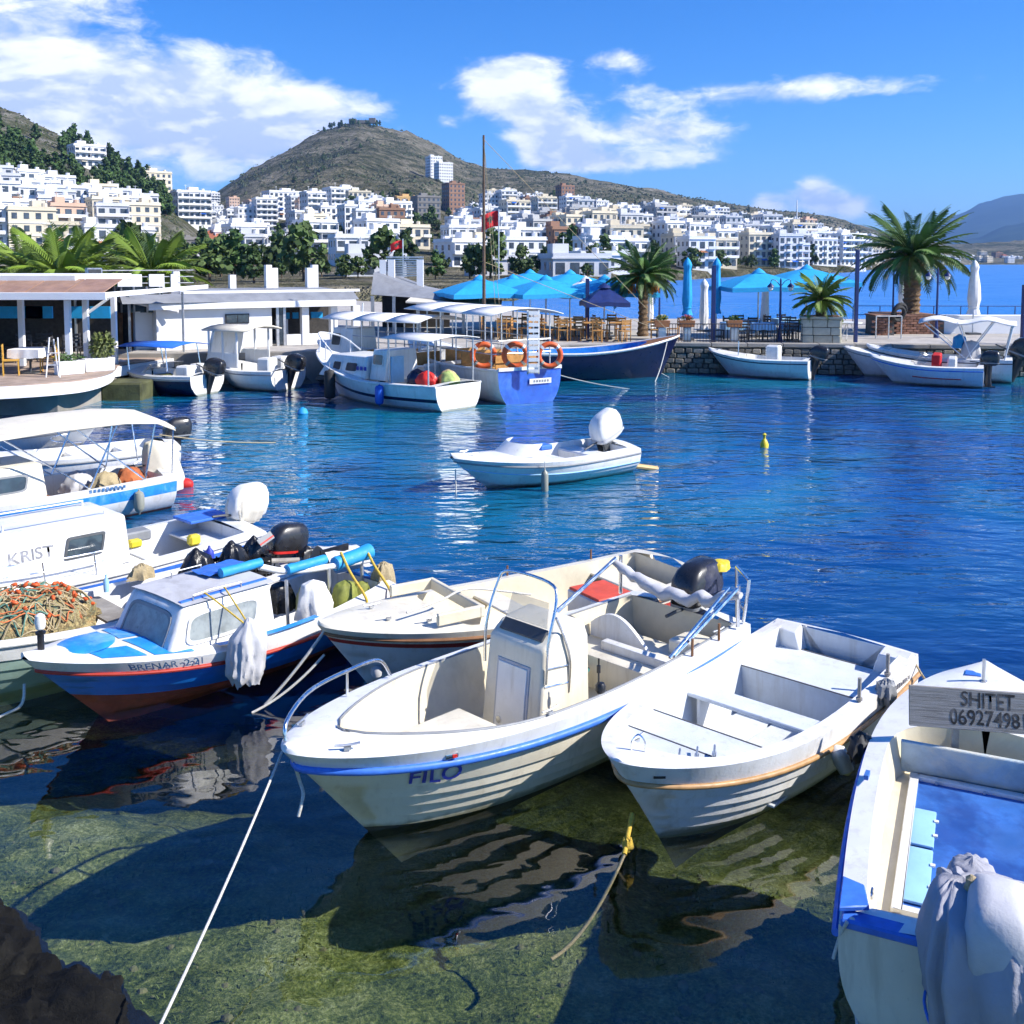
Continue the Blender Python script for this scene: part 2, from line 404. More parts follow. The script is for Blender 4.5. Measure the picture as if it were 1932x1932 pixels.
def build_water():
    mb = MB()
    ys = [-6, 0, 10, 30, 80, 300, 1500, 6000, 13000]; xs = [-13000, -3000, -300, -60, -20, 0, 20, 60, 300, 3000, 13000]
    mb.grid([[(x, y, 0) for x in xs] for y in ys])
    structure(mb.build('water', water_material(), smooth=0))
    def bed(x, y):
        off = y+.22*x
        d = smooth_tab([(0, .25), (3.0, .45), (5.5, .72), (8, 1.0), (11, 1.9), (16, 3.2), (60, 4.5)], off)
        return -d+.10*fbm(x*.9, y*.9, 3.1)+.04*fbm(x*3, y*3, 9)
    mb = MB(); n = 150
    mb.grid([[(-9+18*i/n, -1+17*j/n, bed(-9+18*i/n, -1+17*j/n)) for i in range(n+1)] for j in range(n+1)])
    structure(mb.build('seabed', seabed_material(), smooth=60))
    # deep floor of the bay beyond
    mb = MB(); mb.grid([[(x, y, -6) for x in (-13000, 13000)] for y in (-20, 13000)])
    structure(mb.build('deep_seabed', material('deep_mud', (.02, .03, .03), .9), smooth=0))
build_water()
# dark shore rock in the near corner
def rock_material():
    m = bpy.data.materials.new('wet_rock'); m.use_nodes = True; t = NT(m.node_tree); b = t.n['Principled BSDF']
    P = t.new('ShaderNodeTexCoord').outputs['Object']
    n = t.noise(P, 3, 8, .7, .6); f = t.noise(P, 45, 5, .7)
    col = t.ramp(n, [(.35, (.002, .002, .002)), (.5, (.0045, .0045, .004)), (.62, (.010, .0095, .008)), (.75, (.035, .033, .025))])
    col = t.mix(t.maprange(f, .66, .74), col, (.05, .048, .04))
    t.l.new(col, b.inputs['Base Color']); b.inputs['Roughness'].default_value = .85; b.inputs['Specular IOR Level'].default_value = .2
    bn = t.new('ShaderNodeBump', {'Strength': .9, 'Distance': .04, 'Height': t.math('ADD', n, t.math('MULTIPLY', f, .3))}); t.l.new(bn.outputs[0], b.inputs['Normal'])
    return m
def build_rock():
    mb = MB(); nu, nv = 64, 46; rings = []
    # outline of the boulder on the water, from pixels of its lit edge
    edge = [at(-260, 1660, 0), at(-90, 1690, 0), at(0, 1707, 0), at(110, 1775, 0), at(190, 1820, 0), at(262, 1880, 0), at(298, 1940, 0), at(300, 2060, 0), at(150, 2250, 0), at(-300, 2350, 0), at(-600, 2000, 0), at(-420, 1740, 0)]
    c = sum(edge, Vector())/len(edge); e2 = bez(edge+[edge[0]], 12)[:-1]
    for k in range(nv+1):
        u = k/nv; r = []
        for p in e2:
            d = p-c; s = max(.02, 1.46*(1-u)**.6)
            z = -.75+.84*(1-(1-u)**2.4)
            q = c+d*s; nn = fbm(q.x*1.6, q.y*1.6, z*1.6+5)*.12+abs(fbm(q.x*4, q.y*4, z*4))*.09+fbm(q.x*11, q.y*11, z*11)*.03
            r.append((q.x+nn*.4, q.y+nn*.4, z+nn*(.3+.7*u)))
        rings.append(r)
    mb.loft(rings)
    o = mb.build('shore_rock', rock_material(), smooth=50)
    tag(o, 'dark wet boulder in the near corner of the water', 'rock')
build_rock()
def seabed_cover():
    random.seed(55); mb = MB(); wd = MB()
    def bedz(x, y):
        off = y+.22*x
        return -smooth_tab([(0, .25), (3.0, .45), (5.5, .72), (8, 1.0), (11, 1.9), (16, 3.2), (60, 4.5)], off)+.10*fbm(x*.9, y*.9, 3.1)+.04*fbm(x*3, y*3, 9)
    for _ in range(750):
        y = random.uniform(3.6, 9.5); x = random.uniform(-.62, .62)*y; s_ = .010+.045*random.random()**3; z = bedz(x, y)
        if fbm(x*.8, y*.8, 20) < -.1 and s_ < .05: continue
        rr = [[(x+s_*k*random.uniform(.7, 1.25)*cos(2*pi*j/7), y+s_*k*random.uniform(.7, 1.25)*sin(2*pi*j/7), z+s_*h) for j in range(7)] for k, h in ((1, -.3), (.95, .25), (.45, .6))]
        mb.loft(rr)
    for _ in range(9000):
        y = random.uniform(3.6, 9.0); x = random.uniform(-.62, .62)*y
        if fbm(x*.7, y*.7, 33) < -.05: continue
        z = bedz(x, y); a = random.uniform(0, 6.28); l = random.uniform(.02, .06); w = random.uniform(.003, .007); lean = random.uniform(.2, .9)
        dx, dy = cos(a), sin(a); p = Vector((x, y, z-.01)); q = p+Vector((dx*l*lean*.5, dy*l*lean*.5, l*.7)); e = p+Vector((dx*l*lean*1.2, dy*l*lean*1.2, l)); sd_ = Vector((-dy*w, dx*w, 0))
        wd.add([p-sd_, p+sd_, q+sd_, e, q-sd_], [(0, 1, 2, 4), (4, 2, 3)])
    o = mb.build('seabed_stones', material('bed_stone', (.13, .13, .07), .95, var=.45, scale=6, dirt=(.07, .08, .03), dirt_amt=.7), smooth=0); tag(o, 'small algae-coated stones scattered over the shallow seabed', 'stones', kind='stuff')
    o = wd.build('seagrass', material('weed', (.09, .12, .03), .8, var=.5, scale=4), smooth=0); tag(o, 'short olive weed growing on the shallow seabed', 'weed', kind='stuff')
seabed_cover()

# ------------------------------------------------------------------ terrain
COAST = [(-700, 100), (400, 105), (900, 110), (1120, 140), (1250, 240), (1450, 330), (1583, 430), (1690, 720), (1770, 1250), (1850, 1750), (2400, 2300)]
RIDGE_R = [(-700, 1350), (300, 1300), (430, 1350), (680, 1500), (950, 1650), (1150, 1600), (1500, 1700), (1650, 1900), (1800, 2400), (2400, 3000)]
SKY_MAIN = [(-700, 400), (0, 400), (330, 392), (400, 372), (440, 345), (480, 318), (540, 287), (600, 253), (640, 238), (680, 229), (720, 238), (780, 252), (830, 277), (875, 303), (920, 317), (1000, 321), (1070, 328), (1150, 342), (1230, 360), (1310, 375), (1400, 390), (1480, 400), (1560, 408), (1630, 428), (1700, 450), (1790, 462), (1860, 458), (1932, 452), (2400, 440)]
SKY_LEFT = [(-700, 90), (-200, 150), (-60, 178), (0, 197), (60, 222), (130, 258), (200, 294), (260, 330), (310, 362), (345, 395), (380, 430), (430, 500)]
def elev(px, py):
    p = at_depth(px, py, 100.0); return (p.z-CAM_H)/sqrt(p.x*p.x+p.y*p.y)
def az_of(px): return math.atan((px-PPX)/FPX)
def px_of(x, y): return PPX+FPX*x/max(y, 1e-3)
def main_height(px, r):
    rc = smooth_tab(COAST, px); rr = smooth_tab(RIDGE_R, px); zr = CAM_H+elev(px, lerp_tab(SKY_MAIN, px))*rr
    u = (r-rc)/(rr-rc)
    if u < 0: return max(-6, u*40)
    a = az_of(px); x, y = r*sin(a), r*cos(a)
    k = 1.72 if px < 900 else 1.72-.5*min(1, (px-900)/350)
    if u <= 1:
        z = 1.6+(zr-1.6)*u**k
        gul = abs(mnoise.noise(Vector((x*.012+7, y*.004, 0))))
        z += (fbm(x*.006, y*.006, 1)*5+fbm(x*.03, y*.03, 4)*2.2-gul*30*u*(1-u)*3)*min(1, u*3)*max(0, 1-u**6)+fbm(x*.02, y*.02, 8)*3.0*u+abs(fbm(x*.05, y*.05, 12))*3.0*u
        return max(z, .6)
    return zr-(r-rr)*.25+fbm(x*.006, y*.006, 1)*4
def left_height(px, r):
    rr = 640-.18*max(px, -200); zr = CAM_H+elev(px, lerp_tab(SKY_LEFT, px))*rr; rc = 215
    u = (r-rc)/(rr-rc)
    a = az_of(px); x, y = r*sin(a), r*cos(a)
    if u < 0: return -3+u*20
    if u <= 1: return 1.0+(zr-1.0)*u**1.25+fbm(x*.02, y*.02, 2)*3.5*u*(1-u*.7)+fbm(x*.07, y*.07, 6)*1.2*u
    return zr-(r-rr)*.45+fbm(x*.02, y*.02, 2)*1.5
def ground_z(px, r):
    z = main_height(px, r)
    if px < 430: z = max(z, left_height(px, r))
    return z
def world_at(px, r):
    a = az_of(px); return Vector((r*sin(a), r*cos(a), ground_z(px, r)))
def hill_material(name, green):
    m = bpy.data.materials.new(name); m.use_nodes = True; t = NT(m.node_tree); b = t.n['Principled BSDF']
    P = t.new('ShaderNodeNewGeometry').outputs['Position']
    n1 = t.noise(P, .011, 8, .65, .4); n2 = t.noise(P, .09, 6, .75, .3)
    st = t.new('ShaderNodeMapping', {'Vector': P, 'Scale': (.004, .004, .16)})
    n3 = t.noise(st.outputs[0], 1.0, 4, .6)
    f = t.math('ADD', t.math('ADD', t.math('MULTIPLY', n1, .40), t.math('MULTIPLY', n2, .42)), t.math('MULTIPLY', n3, .18))
    col = t.ramp(f, [(.38, (.028, .038, .014)), (.45, (.070, .076, .036)), (.49, (.140, .135, .080)), (.54, (.25, .225, .155)), (.64, (.40, .37, .30))] if not green else
                 [(.36, (.035, .055, .018)), (.44, (.09, .10, .04)), (.50, (.22, .21, .15)), (.56, (.34, .32, .27)), (.66, (.46, .44, .40))])
    t.l.new(col, b.inputs['Base Color']); b.inputs['Roughness'].default_value = 1.0; b.inputs['Specular IOR Level'].default_value = .1
    bn = t.new('ShaderNodeBump', {'Strength': 1.0, 'Distance': 14.0, 'Height': n2}); t.l.new(bn.outputs[0], b.inputs['Normal'])
    return m
def forest_material(name):
    return material(name, (.020, .030, .018), 1.0, var=.5, scale=.002, coords='Object', spec=.0)
def polar_sheet(fn, p0, p1, dp, r0, r1, nr, power=1.5):
    rows = []
    for j in range(nr+1):
        r = r0+(r1-r0)*(j/nr)**power; row = []
        px = p0
        while px <= p1:
            a = az_of(px); row.append((r*sin(a), r*cos(a), fn(px, r))); px += dp
        rows.append(row)
    return MB().grid(rows)
structure(polar_sheet(main_height, -660, 2360, 10, 95, 3200, 160).build('hills', hill_material('scrub_hill', False), smooth=180))
structure(polar_sheet(left_height, -660, 430, 9, 200, 900, 80, 1.0).build('wooded_hill', hill_material('wooded_slope', True), smooth=180))
def far_mountain():
    sk = [(1600, 488), (1700, 470), (1760, 432), (1800, 404), (1850, 381), (1890, 370), (1932, 365), (2000, 352), (2150, 330), (2400, 390), (2600, 494)]
    sk2 = [(1700, 492), (1780, 470), (1830, 448), (1900, 425), (1960, 412), (2100, 395), (2400, 450), (2600, 495)]
    def mk(sk, R, nm, spread):
        def fn(px, r):
            zr = CAM_H+elev(px, smooth_tab(sk, px))*R; u = (r-(R-spread))/spread; a = az_of(px); x, y = r*sin(a), r*cos(a)
            if u <= 1: return -5+(zr+5)*max(0, u)**1.1+fbm(x*.0012, y*.0012, 3)*70*u*(1-u)*2+fbm(x*.004, y*.004, 3)*16*u
            return zr-(r-R)*.3
        structure(polar_sheet(fn, sk[0][0], 2600, 12, R-spread, R+1500, 46, 1.0).build(nm, forest_material(nm+'_cover'), smooth=180))
    mk(sk, 9500, 'mountain', 3500); mk(sk2, 6500, 'headland', 1800)
far_mountain()

def haze():
    mb = MB(); mb.box((0, 6600, 316), (27000, 13600, 648)); o = mb.build('haze', None or bpy.data.materials.new('haze_air'), smooth=0)
    m = o.data.materials[0]; m.use_nodes = True; t = NT(m.node_tree); t.n.clear()
    out = t.new('ShaderNodeOutputMaterial'); v = t.new('ShaderNodeVolumePrincipled', {'Color': (.28, .53, 1.0, 1), 'Density': HAZE, 'Anisotropy': .2})
    t.l.new(v.outputs[0], out.inputs['Volume']); o['kind'] = 'stuff'; o['label'] = 'thin blue haze over the bay and the far mountain'; o['category'] = 'haze'
HAZE = 9e-5
haze()
# ------------------------------------------------------------------ boat building kit.  local frame: x 0 = stern .. L = bow, +y = port, z = 0 waterline
class Hull:
    def __init__(s, L, B, zs=.6, zm=.58, zb=.8, tr=.85, tm=.42, p=2.3, q=.75, rake=.55, keel=-.3, es=3.2, eb=.95, laps=(), lap=.014, bowfoot=-.05):
        s.L, s.B, s.zs, s.zm, s.zb, s.tr, s.tm, s.p, s.q = L, B, zs, zm, zb, tr, tm, p, q
        s.rake, s.keel, s.es, s.eb, s.laps, s.lap, s.bowfoot = rake, keel, es, eb, laps, lap, bowfoot
    def w(s, t):
        if t <= s.tm: k = s.tr+(1-s.tr)*sin(pi/2*t/s.tm)
        else: k = max(0.0, 1-((t-s.tm)/(1-s.tm))**s.p)**s.q
        return s.B/2*k
    def z(s, t):
        a, b, c = s.zs, s.zm, s.zb
        if t < .4: u = 1-t/.4; return b+(a-b)*u*u
        u = (t-.4)/.6; return b+(c-b)*u**1.8
    def zk(s, t): return s.keel+(s.bowfoot-s.keel)*t**4
    def f(s, t, d):
        k = max(0, min(1, t))**1.8
        return (1-d**s.es)*(1-k)+((1-d)**s.eb)*k if d < 1 else 0.0
    def off(s, d):
        if not s.laps: return 0.0
        a = 0.0
        for b in s.laps:
            if d <= b+1e-9: return s.lap*(d-a)/(b-a)
            a = b
        return 0.0
    def pt(s, t, d, side=1, extra=0.0, off=None):
        z = s.z(t)+(s.zk(t)-s.z(t))*d; y = s.w(t)*s.f(t, d)*(1-.85*d*max(0, t)**10)
        o = (s.off(d) if off is None else off)*min(1, (1-t)*12)+extra
        return Vector((t*s.L-s.rake*d*t**3.2+(extra*.6 if t > .97 else 0), side*(y+o), z))
    def dz(s, t, z):                       # depth fraction of a height
        return (z-s.z(t))/(s.zk(t)-s.z(t))
    def stations(s, n=34): return [1-(1-i/n)**1.55 for i in range(n+1)]
    def levels(s):
        base = [0, .04, .1, .16, .22, .3, .38, .46, .54, .62, .7, .77, .84, .9, .95, 1.0]; out = []
        if not s.laps: return [(d, 0.0) for d in base]
        ds = sorted(set([d for d in base if all(abs(d-b) > .025 for b in s.laps)]+list(s.laps)))
        for d in ds:
            out.append((d, s.off(d)))
            if d in s.laps: out.append((d+.004, 0.0))
        return out
    def mesh(s, bands, n=34):
        """bands: [(d_end, material index), ...]"""
        mb = MB(); lv = s.levels(); T = s.stations(n)
        for side in (1, -1):
            for j in range(len(lv)-1):
                d0, d1 = lv[j], lv[j+1]; mid = (d0[0]+d1[0])/2
                mi = next(m for e, m in bands if mid <= e)
                rows = [[s.pt(t, min(1, dd), side, 0, oo) for t in T] for dd, oo in (d0, d1)]
                mb.grid(rows, mi)
        return mb
    def transom(s, m=0, notch=None, thick=.045):
        """board closing the stern; notch = (half width, depth)"""
        lv = [l for l in s.levels()]
        right = [s.pt(0, min(1, d), 1, 0, o) for d, o in lv]
        if notch:
            hw, dp = notch; zt = s.z(0)
            top = [(0, hw+.07, zt), (0, hw, zt-dp), (0, -hw, zt-dp), (0, -hw-.07, zt)]
        else: top = []
        poly = [Vector(p) for p in top]+[Vector((p.x, -p.y, p.z)) for p in right]+[Vector(p) for p in reversed(right)][1:]
        mb = MB()
        a = [p+Vector((-.004, 0, 0)) for p in poly]; b = [p+Vector((thick, 0, 0)) for p in poly]
        n = len(poly); c0 = Vector((-.004, 0, s.z(0)*.35)); c1 = Vector((thick, 0, s.z(0)*.35))
        vs = a+b+[c0, c1]; fs = []
        for i in range(n):
            j = (i+1) % n; fs += [(i, j, 2*n), (n+j, n+i, 2*n+1), (i, i+n, j+n, j)]
        return mb.add(vs, fs, m)
    def wi(s, t, sd, tf, tr0, rn=2.0):
        b = s.w(t)-sd
        if t >= tf: return 0.0
        if t > tr0: b *= max(0.0, 1-((t-tr0)/(tf-tr0))**rn)**.5
        return max(b, 0.0)
    def deck(s, sd, tf, tr0, ta=0.0, camber=.03, m=0, rn=2.0, lift=0.0, n=40):
        mb = MB(); T = sorted(set([round(x, 5) for x in s.stations(n)]+[tf-1e-4, ta]+[tr0+(tf-tr0)*(1-(1-k/10)**2) for k in range(11)]))
        for side in (1, -1):
            rows = []
            for t in T:
                w = s.w(t); a = 0.0 if t < ta else s.wi(t, sd, tf, tr0, rn); row = []
                a = min(a, w)
                for k in range(6):
                    y = w+(a-w)*k/5; row.append((t*s.L, side*y, s.z(t)+lift+camber*(1-(y/max(w, .05))**2) if w > 0 else s.z(t)+lift))
                rows.append(row)
            mb.grid(rows, m)
        return mb
    def liner(s, sd, tf, tr0, ta, sole, camber=.03, rn=2.0, m=0, msole=0, wallin=.03, lift=0.0):
        mb = MB(); T = sorted(set([ta, tf-1e-4]+[ta+(tf-ta)*k/26 for k in range(27)]+[tr0+(tf-tr0)*(1-(1-k/10)**2) for k in range(11)]))
        T = [t for t in T if ta <= t < tf]
        def edge(t, u):
            a = s.wi(t, sd, tf, tr0, rn); w = s.w(t); zt = s.z(t)+lift+camber*(1-(a/max(w, .05))**2); z = zt+(s.floor_z(t, sole)-zt)*u
            lim = s.skin(t, z)-wallin
            return max(0.0, min(a-.05*u, lim)), z
        for side in (1, -1):
            mb.grid([[(t*s.L, side*edge(t, u)[0], edge(t, u)[1]) for u in (0, .12, .4, .7, 1.0)] for t in T], m)
        mb.grid([[(t*s.L, y*edge(t, 1)[0], edge(t, 1)[1]) for y in (-1, -.5, 0, .5, 1)] for t in T], msole)
        # end walls
        for t in ((ta,) if ta > 0 else ()):
            mb.grid([[(t*s.L, y*edge(t, u)[0], edge(t, u)[1]) for y in (-1, -.5, 0, .5, 1)] for u in (0, .3, .6, 1)], m)
        return mb
    def skin(s, t, z):
        """half breadth of the raked hull at length t*L and height z"""
        x = t*s.L; u = t
        for _ in range(14):
            d = min(1, max(0, s.dz(min(u, 1), z))); u += (x-(u*s.L-s.rake*d*min(u, 1)**3.2))/s.L*.7
        if u >= 1: return 0.0
        d = min(1, max(0, s.dz(u, z))); return s.w(u)*s.f(u, d)*(1-.85*d*max(0, u)**10)
    def floor_z(s, t, z, margin=.06):
        """lowest height at or above z that still lies inside the raked hull"""
        while s.skin(t, z) < margin and z < s.z(t)-.02: z += .02
        return z
    def inner_half(s, t, z, margin=.04): return max(0.02, s.skin(t, z)-margin)
    def rail(s, d, r, m=0, n=36, sides=(1, -1), extra=0.0, t0=0.0, t1=1.0, sq=1.0, lift=0.0):
        mb = MB(); T = [t0+(t1-t0)*x for x in s.stations(n)]
        pts = [s.pt(t, d, 1, extra)+Vector((0, 0, lift)) for t in T]
        if set(sides) == {1, -1} and t1 >= 1:
            pts = pts+[Vector((p.x, -p.y, p.z)) for p in reversed(pts)][1:]; mb.tube(pts, r, 8, m)
        else:
            for sd_ in sides: mb.tube([Vector((p.x, sd_*p.y, p.z)) for p in pts], r, 8, m)
        return mb
    def thwart(s, t, z, width, thick=.03, m=0, margin=.03):
        h = min(s.inner_half(t-width/2/s.L, z-thick, margin), s.inner_half(t+width/2/s.L, z-thick, margin))
        return MB().box((t*s.L, 0, z-thick/2), (width, 2*h, thick), m=m)
    def letters(s, txt, size, t_mid, d_mid, side, mat, parent, italic=0.0, slant=True):
        me = text_mesh(txt, size, 0, italic); h0 = s.pt(t_mid, d_mid, side)
        for v in me.vertices:
            # run the lettering along the hull skin
            t = t_mid-side*v.co.x/s.L
            t = max(.01, min(.985, t)); zz = s.pt(t, d_mid, side).z+v.co.y*.92
            d = max(0, min(1, s.dz(t, zz))); p = s.pt(t, d, side, .016); v.co = p
        me.materials.append(mat); return put('lettering', me, parent)

def place_boat(name, label, cat, bow, stern, group=None, **kw):
    """bow and stern are ground points; returns the thing and a Hull as long as the gap"""
    b, a = Vector((bow[0], bow[1], 0)), Vector((stern[0], stern[1], 0)); d = b-a
    h = Hull(d.length, **kw); t = thing(name, label, cat, (a.x, a.y, 0), atan2(d.y, d.x), group)
    return t, h
def pole(mb, pts, r=.012, n=8, m=0): mb.tube(bez(pts, 5) if len(pts) > 2 else pts, r, n, m)
def cleat(parent, p, mat='galv', rz=0.0):
    mb = MB(); mb.box((0, 0, .012), (.05, .03, .024)); mb.tube([(-.09, 0, .04), (-.03, 0, .034), (.03, 0, .034), (.09, 0, .04)], .009, 6)
    o = mb.build('cleat', M[mat], parent); o.location = p; o.rotation_euler.z = rz
def outboard(parent, loc, cowl='black_paint', leg='black_plastic', s=1.0, tilt=0.0, rz=0.0, decal=None, name='outboard_motor', plain=False):
    """motor hung on a transom: local -x is aft. a part (child) of the boat when parent is given"""
    root = bpy.data.objects.new(name, None); COL.objects.link(root); root.parent = parent; root.location = loc; root.rotation_euler = (0, tilt, rz); root.scale = (s, s, s)
    mb = MB(); rings = []
    for z, lx, wy, x0, e in ((.06, .20, .13, -.02, .5), (.10, .27, .155, -.02, .45), (.24, .30, .17, -.03, .42), (.38, .285, .165, -.05, .42), (.47, .235, .14, -.075, .45), (.52, .16, .10, -.10, .5), (.53, .06, .04, -.11, .5)):
        r = []
        for k in range(20):
            a = 2*pi*k/20; cx, sx = cos(a), sin(a)
            r.append((x0+lx*math.copysign(abs(cx)**e, cx)*(1.0 if cx < 0 else .92)-.10, wy*math.copysign(abs(sx)**e, sx), z))
        rings.append(r)
    mb.loft(rings); mb.build('cowling', M[cowl], root, smooth=50)
    if not plain:
        mb = MB()
        mb.loft([[(-.14+.285*math.copysign(abs(cos(2*pi*k/20))**.42, cos(2*pi*k/20)), .172*math.copysign(abs(sin(2*pi*k/20))**.42, sin(2*pi*k/20)), z) for k in range(20)] for z in (.13, .165)], False)
        mb.build('cowling_band', M[decal or 'grey_plastic'], root)
    mb = MB()
    mb.loft([[(-.10+lx*cos(2*pi*k/12)+xo, wy*sin(2*pi*k/12), z) for k in range(12)] for z, lx, wy, xo in ((.08, .13, .10, 0), (-.10, .11, .075, -.01), (-.42, .085, .05, -.02), (-.60, .10, .045, -.03))])
    mb.build('motor_leg', M[leg], root)
    mb = MB()
    mb.box((-.16, 0, -.60), (.34, .17, .018)); mb.tube([(-.34, 0, -.74), (-.28, 0, -.74), (-.10, 0, -.74), (.02, 0, -.74), (.07, 0, -.74)], [.02, .045, .052, .035, .006], 10)
    mb.box((-.13, 0, -.68), (.15, .035, .16)); mb.add([(-.06, 0, -.78), (-.20, 0, -.78), (-.24, 0, -.92), (-.18, 0, -.92), (-.06, .012, -.78), (-.20, .012, -.78), (-.24, .008, -.92), (-.18, .008, -.92)], [(0, 1, 2, 3), (7, 6, 5, 4), (0, 4, 5, 1), (1, 5, 6, 2), (2, 6, 7, 3), (3, 7, 4, 0)])
    mb.build('gearcase', M[leg], root)
    mb = MB()
    for k in range(3):
        a = 2*pi*k/3; c, q = cos(a), sin(a)
        pts = [(-.36, .03, 0), (-.385, .11, .05), (-.37, .13, -.02), (-.345, .05, -.045)]
        mb.add([(x, y*c-z*q, -.74+y*q+z*c) for x, y, z in pts]+[(x+.008, y*c-z*q, -.74+y*q+z*c) for x, y, z in pts], [(0, 1, 2, 3), (7, 6, 5, 4), (0, 4, 5, 1), (1, 5, 6, 2), (2, 6, 7, 3), (3, 7, 4, 0)])
    mb.build('propeller', M['galv'], root)
    mb = MB(); mb.box((.03, .09, .0), (.10, .02, .26)); mb.box((.03, -.09, .0), (.10, .02, .26)); mb.box((-.01, 0, .03), (.06, .18, .05))
    mb.tube([(-.05, 0, .10), (.25, .03, .16), (.42, .03, .17)], .017, 8)
    mb.build('clamp_bracket', M['dark_grey'], root)
    return root
def cloth_blob(rings_spec, folds=9, amp=.05, seed=0, n=44, rag=.0, sq=1.0, knot=None):
    """draped cover: list of (z, rx, ry, cx, cy); folds deepen downwards"""
    mb = MB(); rings = []; K = len(rings_spec); dense = []
    for i in range(K-1):
        for u in (0, .33, .66): dense.append([a+(b-a)*u for a, b in zip(rings_spec[i], rings_spec[i+1])])
    dense.append(list(rings_spec[-1])); N = len(dense)
    for i, (z, rx, ry, cx, cy) in enumerate(dense):
        u = i/(N-1); r = []
        for k in range(n):
            a = 2*pi*k/n; f = 1+amp*(.35+.9*u)*(1-2*abs(sin(.5*(folds*a+seed+2.2*fbm(cos(a)*1.3+seed, sin(a)*1.3, u*1.2)+.8*u)))+.7*(1-2*abs(sin(.5*((folds+4)*a+2*seed+3.0*fbm(cos(a)*2, sin(a)*2+seed, u*2)+2.6*u))))+.6*fbm(cos(a)*2+seed, sin(a)*2, u*3)+.35*fbm(cos(a)*6+seed, sin(a)*6, u*9))
            c, q = cos(a), sin(a); c = math.copysign(abs(c)**sq, c); q = math.copysign(abs(q)**sq, q)
            zz = z-(rag*(abs(fbm(a*2.2, seed+3))+.25*sin(folds*a)) if i == N-1 else 0)
            r.append((cx+rx*f*c, cy+ry*f*q, zz+amp*.12*fbm(a*3, u*5, seed)))
        rings.append(r)
    mb.loft(rings, False)
    top = rings[0]; c = sum((Vector(p) for p in top), Vector())/n+Vector((0, 0, .02))
    mb.add([c]+top, [(0, 1+(k+1) % n, 1+k) for k in range(n)])
    return mb
def fender(parent_or_none, top, r=.06, L=.38, mat='gel_white', name='fender', hang=0.0):
    mb = MB(); mb.lathe([(.012, 0), (.02, -.03), (r*.8, -.06), (r, -.11), (r, -L+.09), (r*.8, -L+.04), (.02, -L), (.012, -L-.03)], 14)
    o = mb.build(name, M[mat], parent_or_none); o.location = top
    if hang:
        q = MB(); q.tube([(0, 0, hang), (0, 0, 0)], .008, 6); q.build('lanyard', M['rope_white'], o)
    return o
def rope(pts, r, mat, label, twist=True):
    o = MB().tube(pts, r, 7).build('mooring_rope', M[mat], None, smooth=60)
    return tag(o, label, 'rope')
# ------------------------------------------------------------------ quay and promenade
material('concrete', (.28, .26, .23), .9, var=.18, scale=1.2, dirt=(.22, .20, .17), dirt_amt=.5, bump=.3, bscale=20)
material('paving', (.42, .39, .35), .85, var=.15, scale=1.5, dirt=(.28, .25, .21), dirt_amt=.5)
material('wall_white', (.80, .80, .80), .8, var=.03, scale=1, dirt=(.62, .60, .56), dirt_amt=.3)
material('roof_grey', (.25, .26, .28), .6, var=.12, scale=2, dirt=(.15, .15, .16), dirt_amt=.4)
material('roof_brown', (.34, .20, .13), .5, var=.18, scale=2)
material('frame_dark', (.03, .03, .035), .5, var=.2)
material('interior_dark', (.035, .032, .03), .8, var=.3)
material('lamp_navy', (.015, .03, .13), .45, var=.15)
material('parasol_blue', (.012, .33, .66), .75, var=.08, bump=.1)
material('parasol_white', (.78, .77, .75), .8, var=.05)
material('brick_brown', (.22, .11, .07), .9, var=.25, scale=5)
material('stone_a', (.22, .20, .165), .95, var=.25, scale=3, bump=.6, bscale=14, rnd=.3)
material('stone_b', (.15, .14, .12), .95, var=.25, scale=3, bump=.6, bscale=14, rnd=.3)
material('stone_pale', (.50, .47, .36), .9, var=.15, scale=3, bump=.4, bscale=14, rnd=.12)
material('mortar', (.12, .11, .10), .95, var=.3)
material('algae_stone', (.07, .075, .03), .9, var=.4, scale=2, bump=.7, bscale=8)
QZ = 1.1
FRONT = [(-46, 34), (-14, 35.4), (-5, 36.6), (2.2, 39.2), (6.3, 39.6), (13, 39.0), (20, 38.2), (30, 37.0)]
def front_y(x): return lerp_tab(FRONT, x)
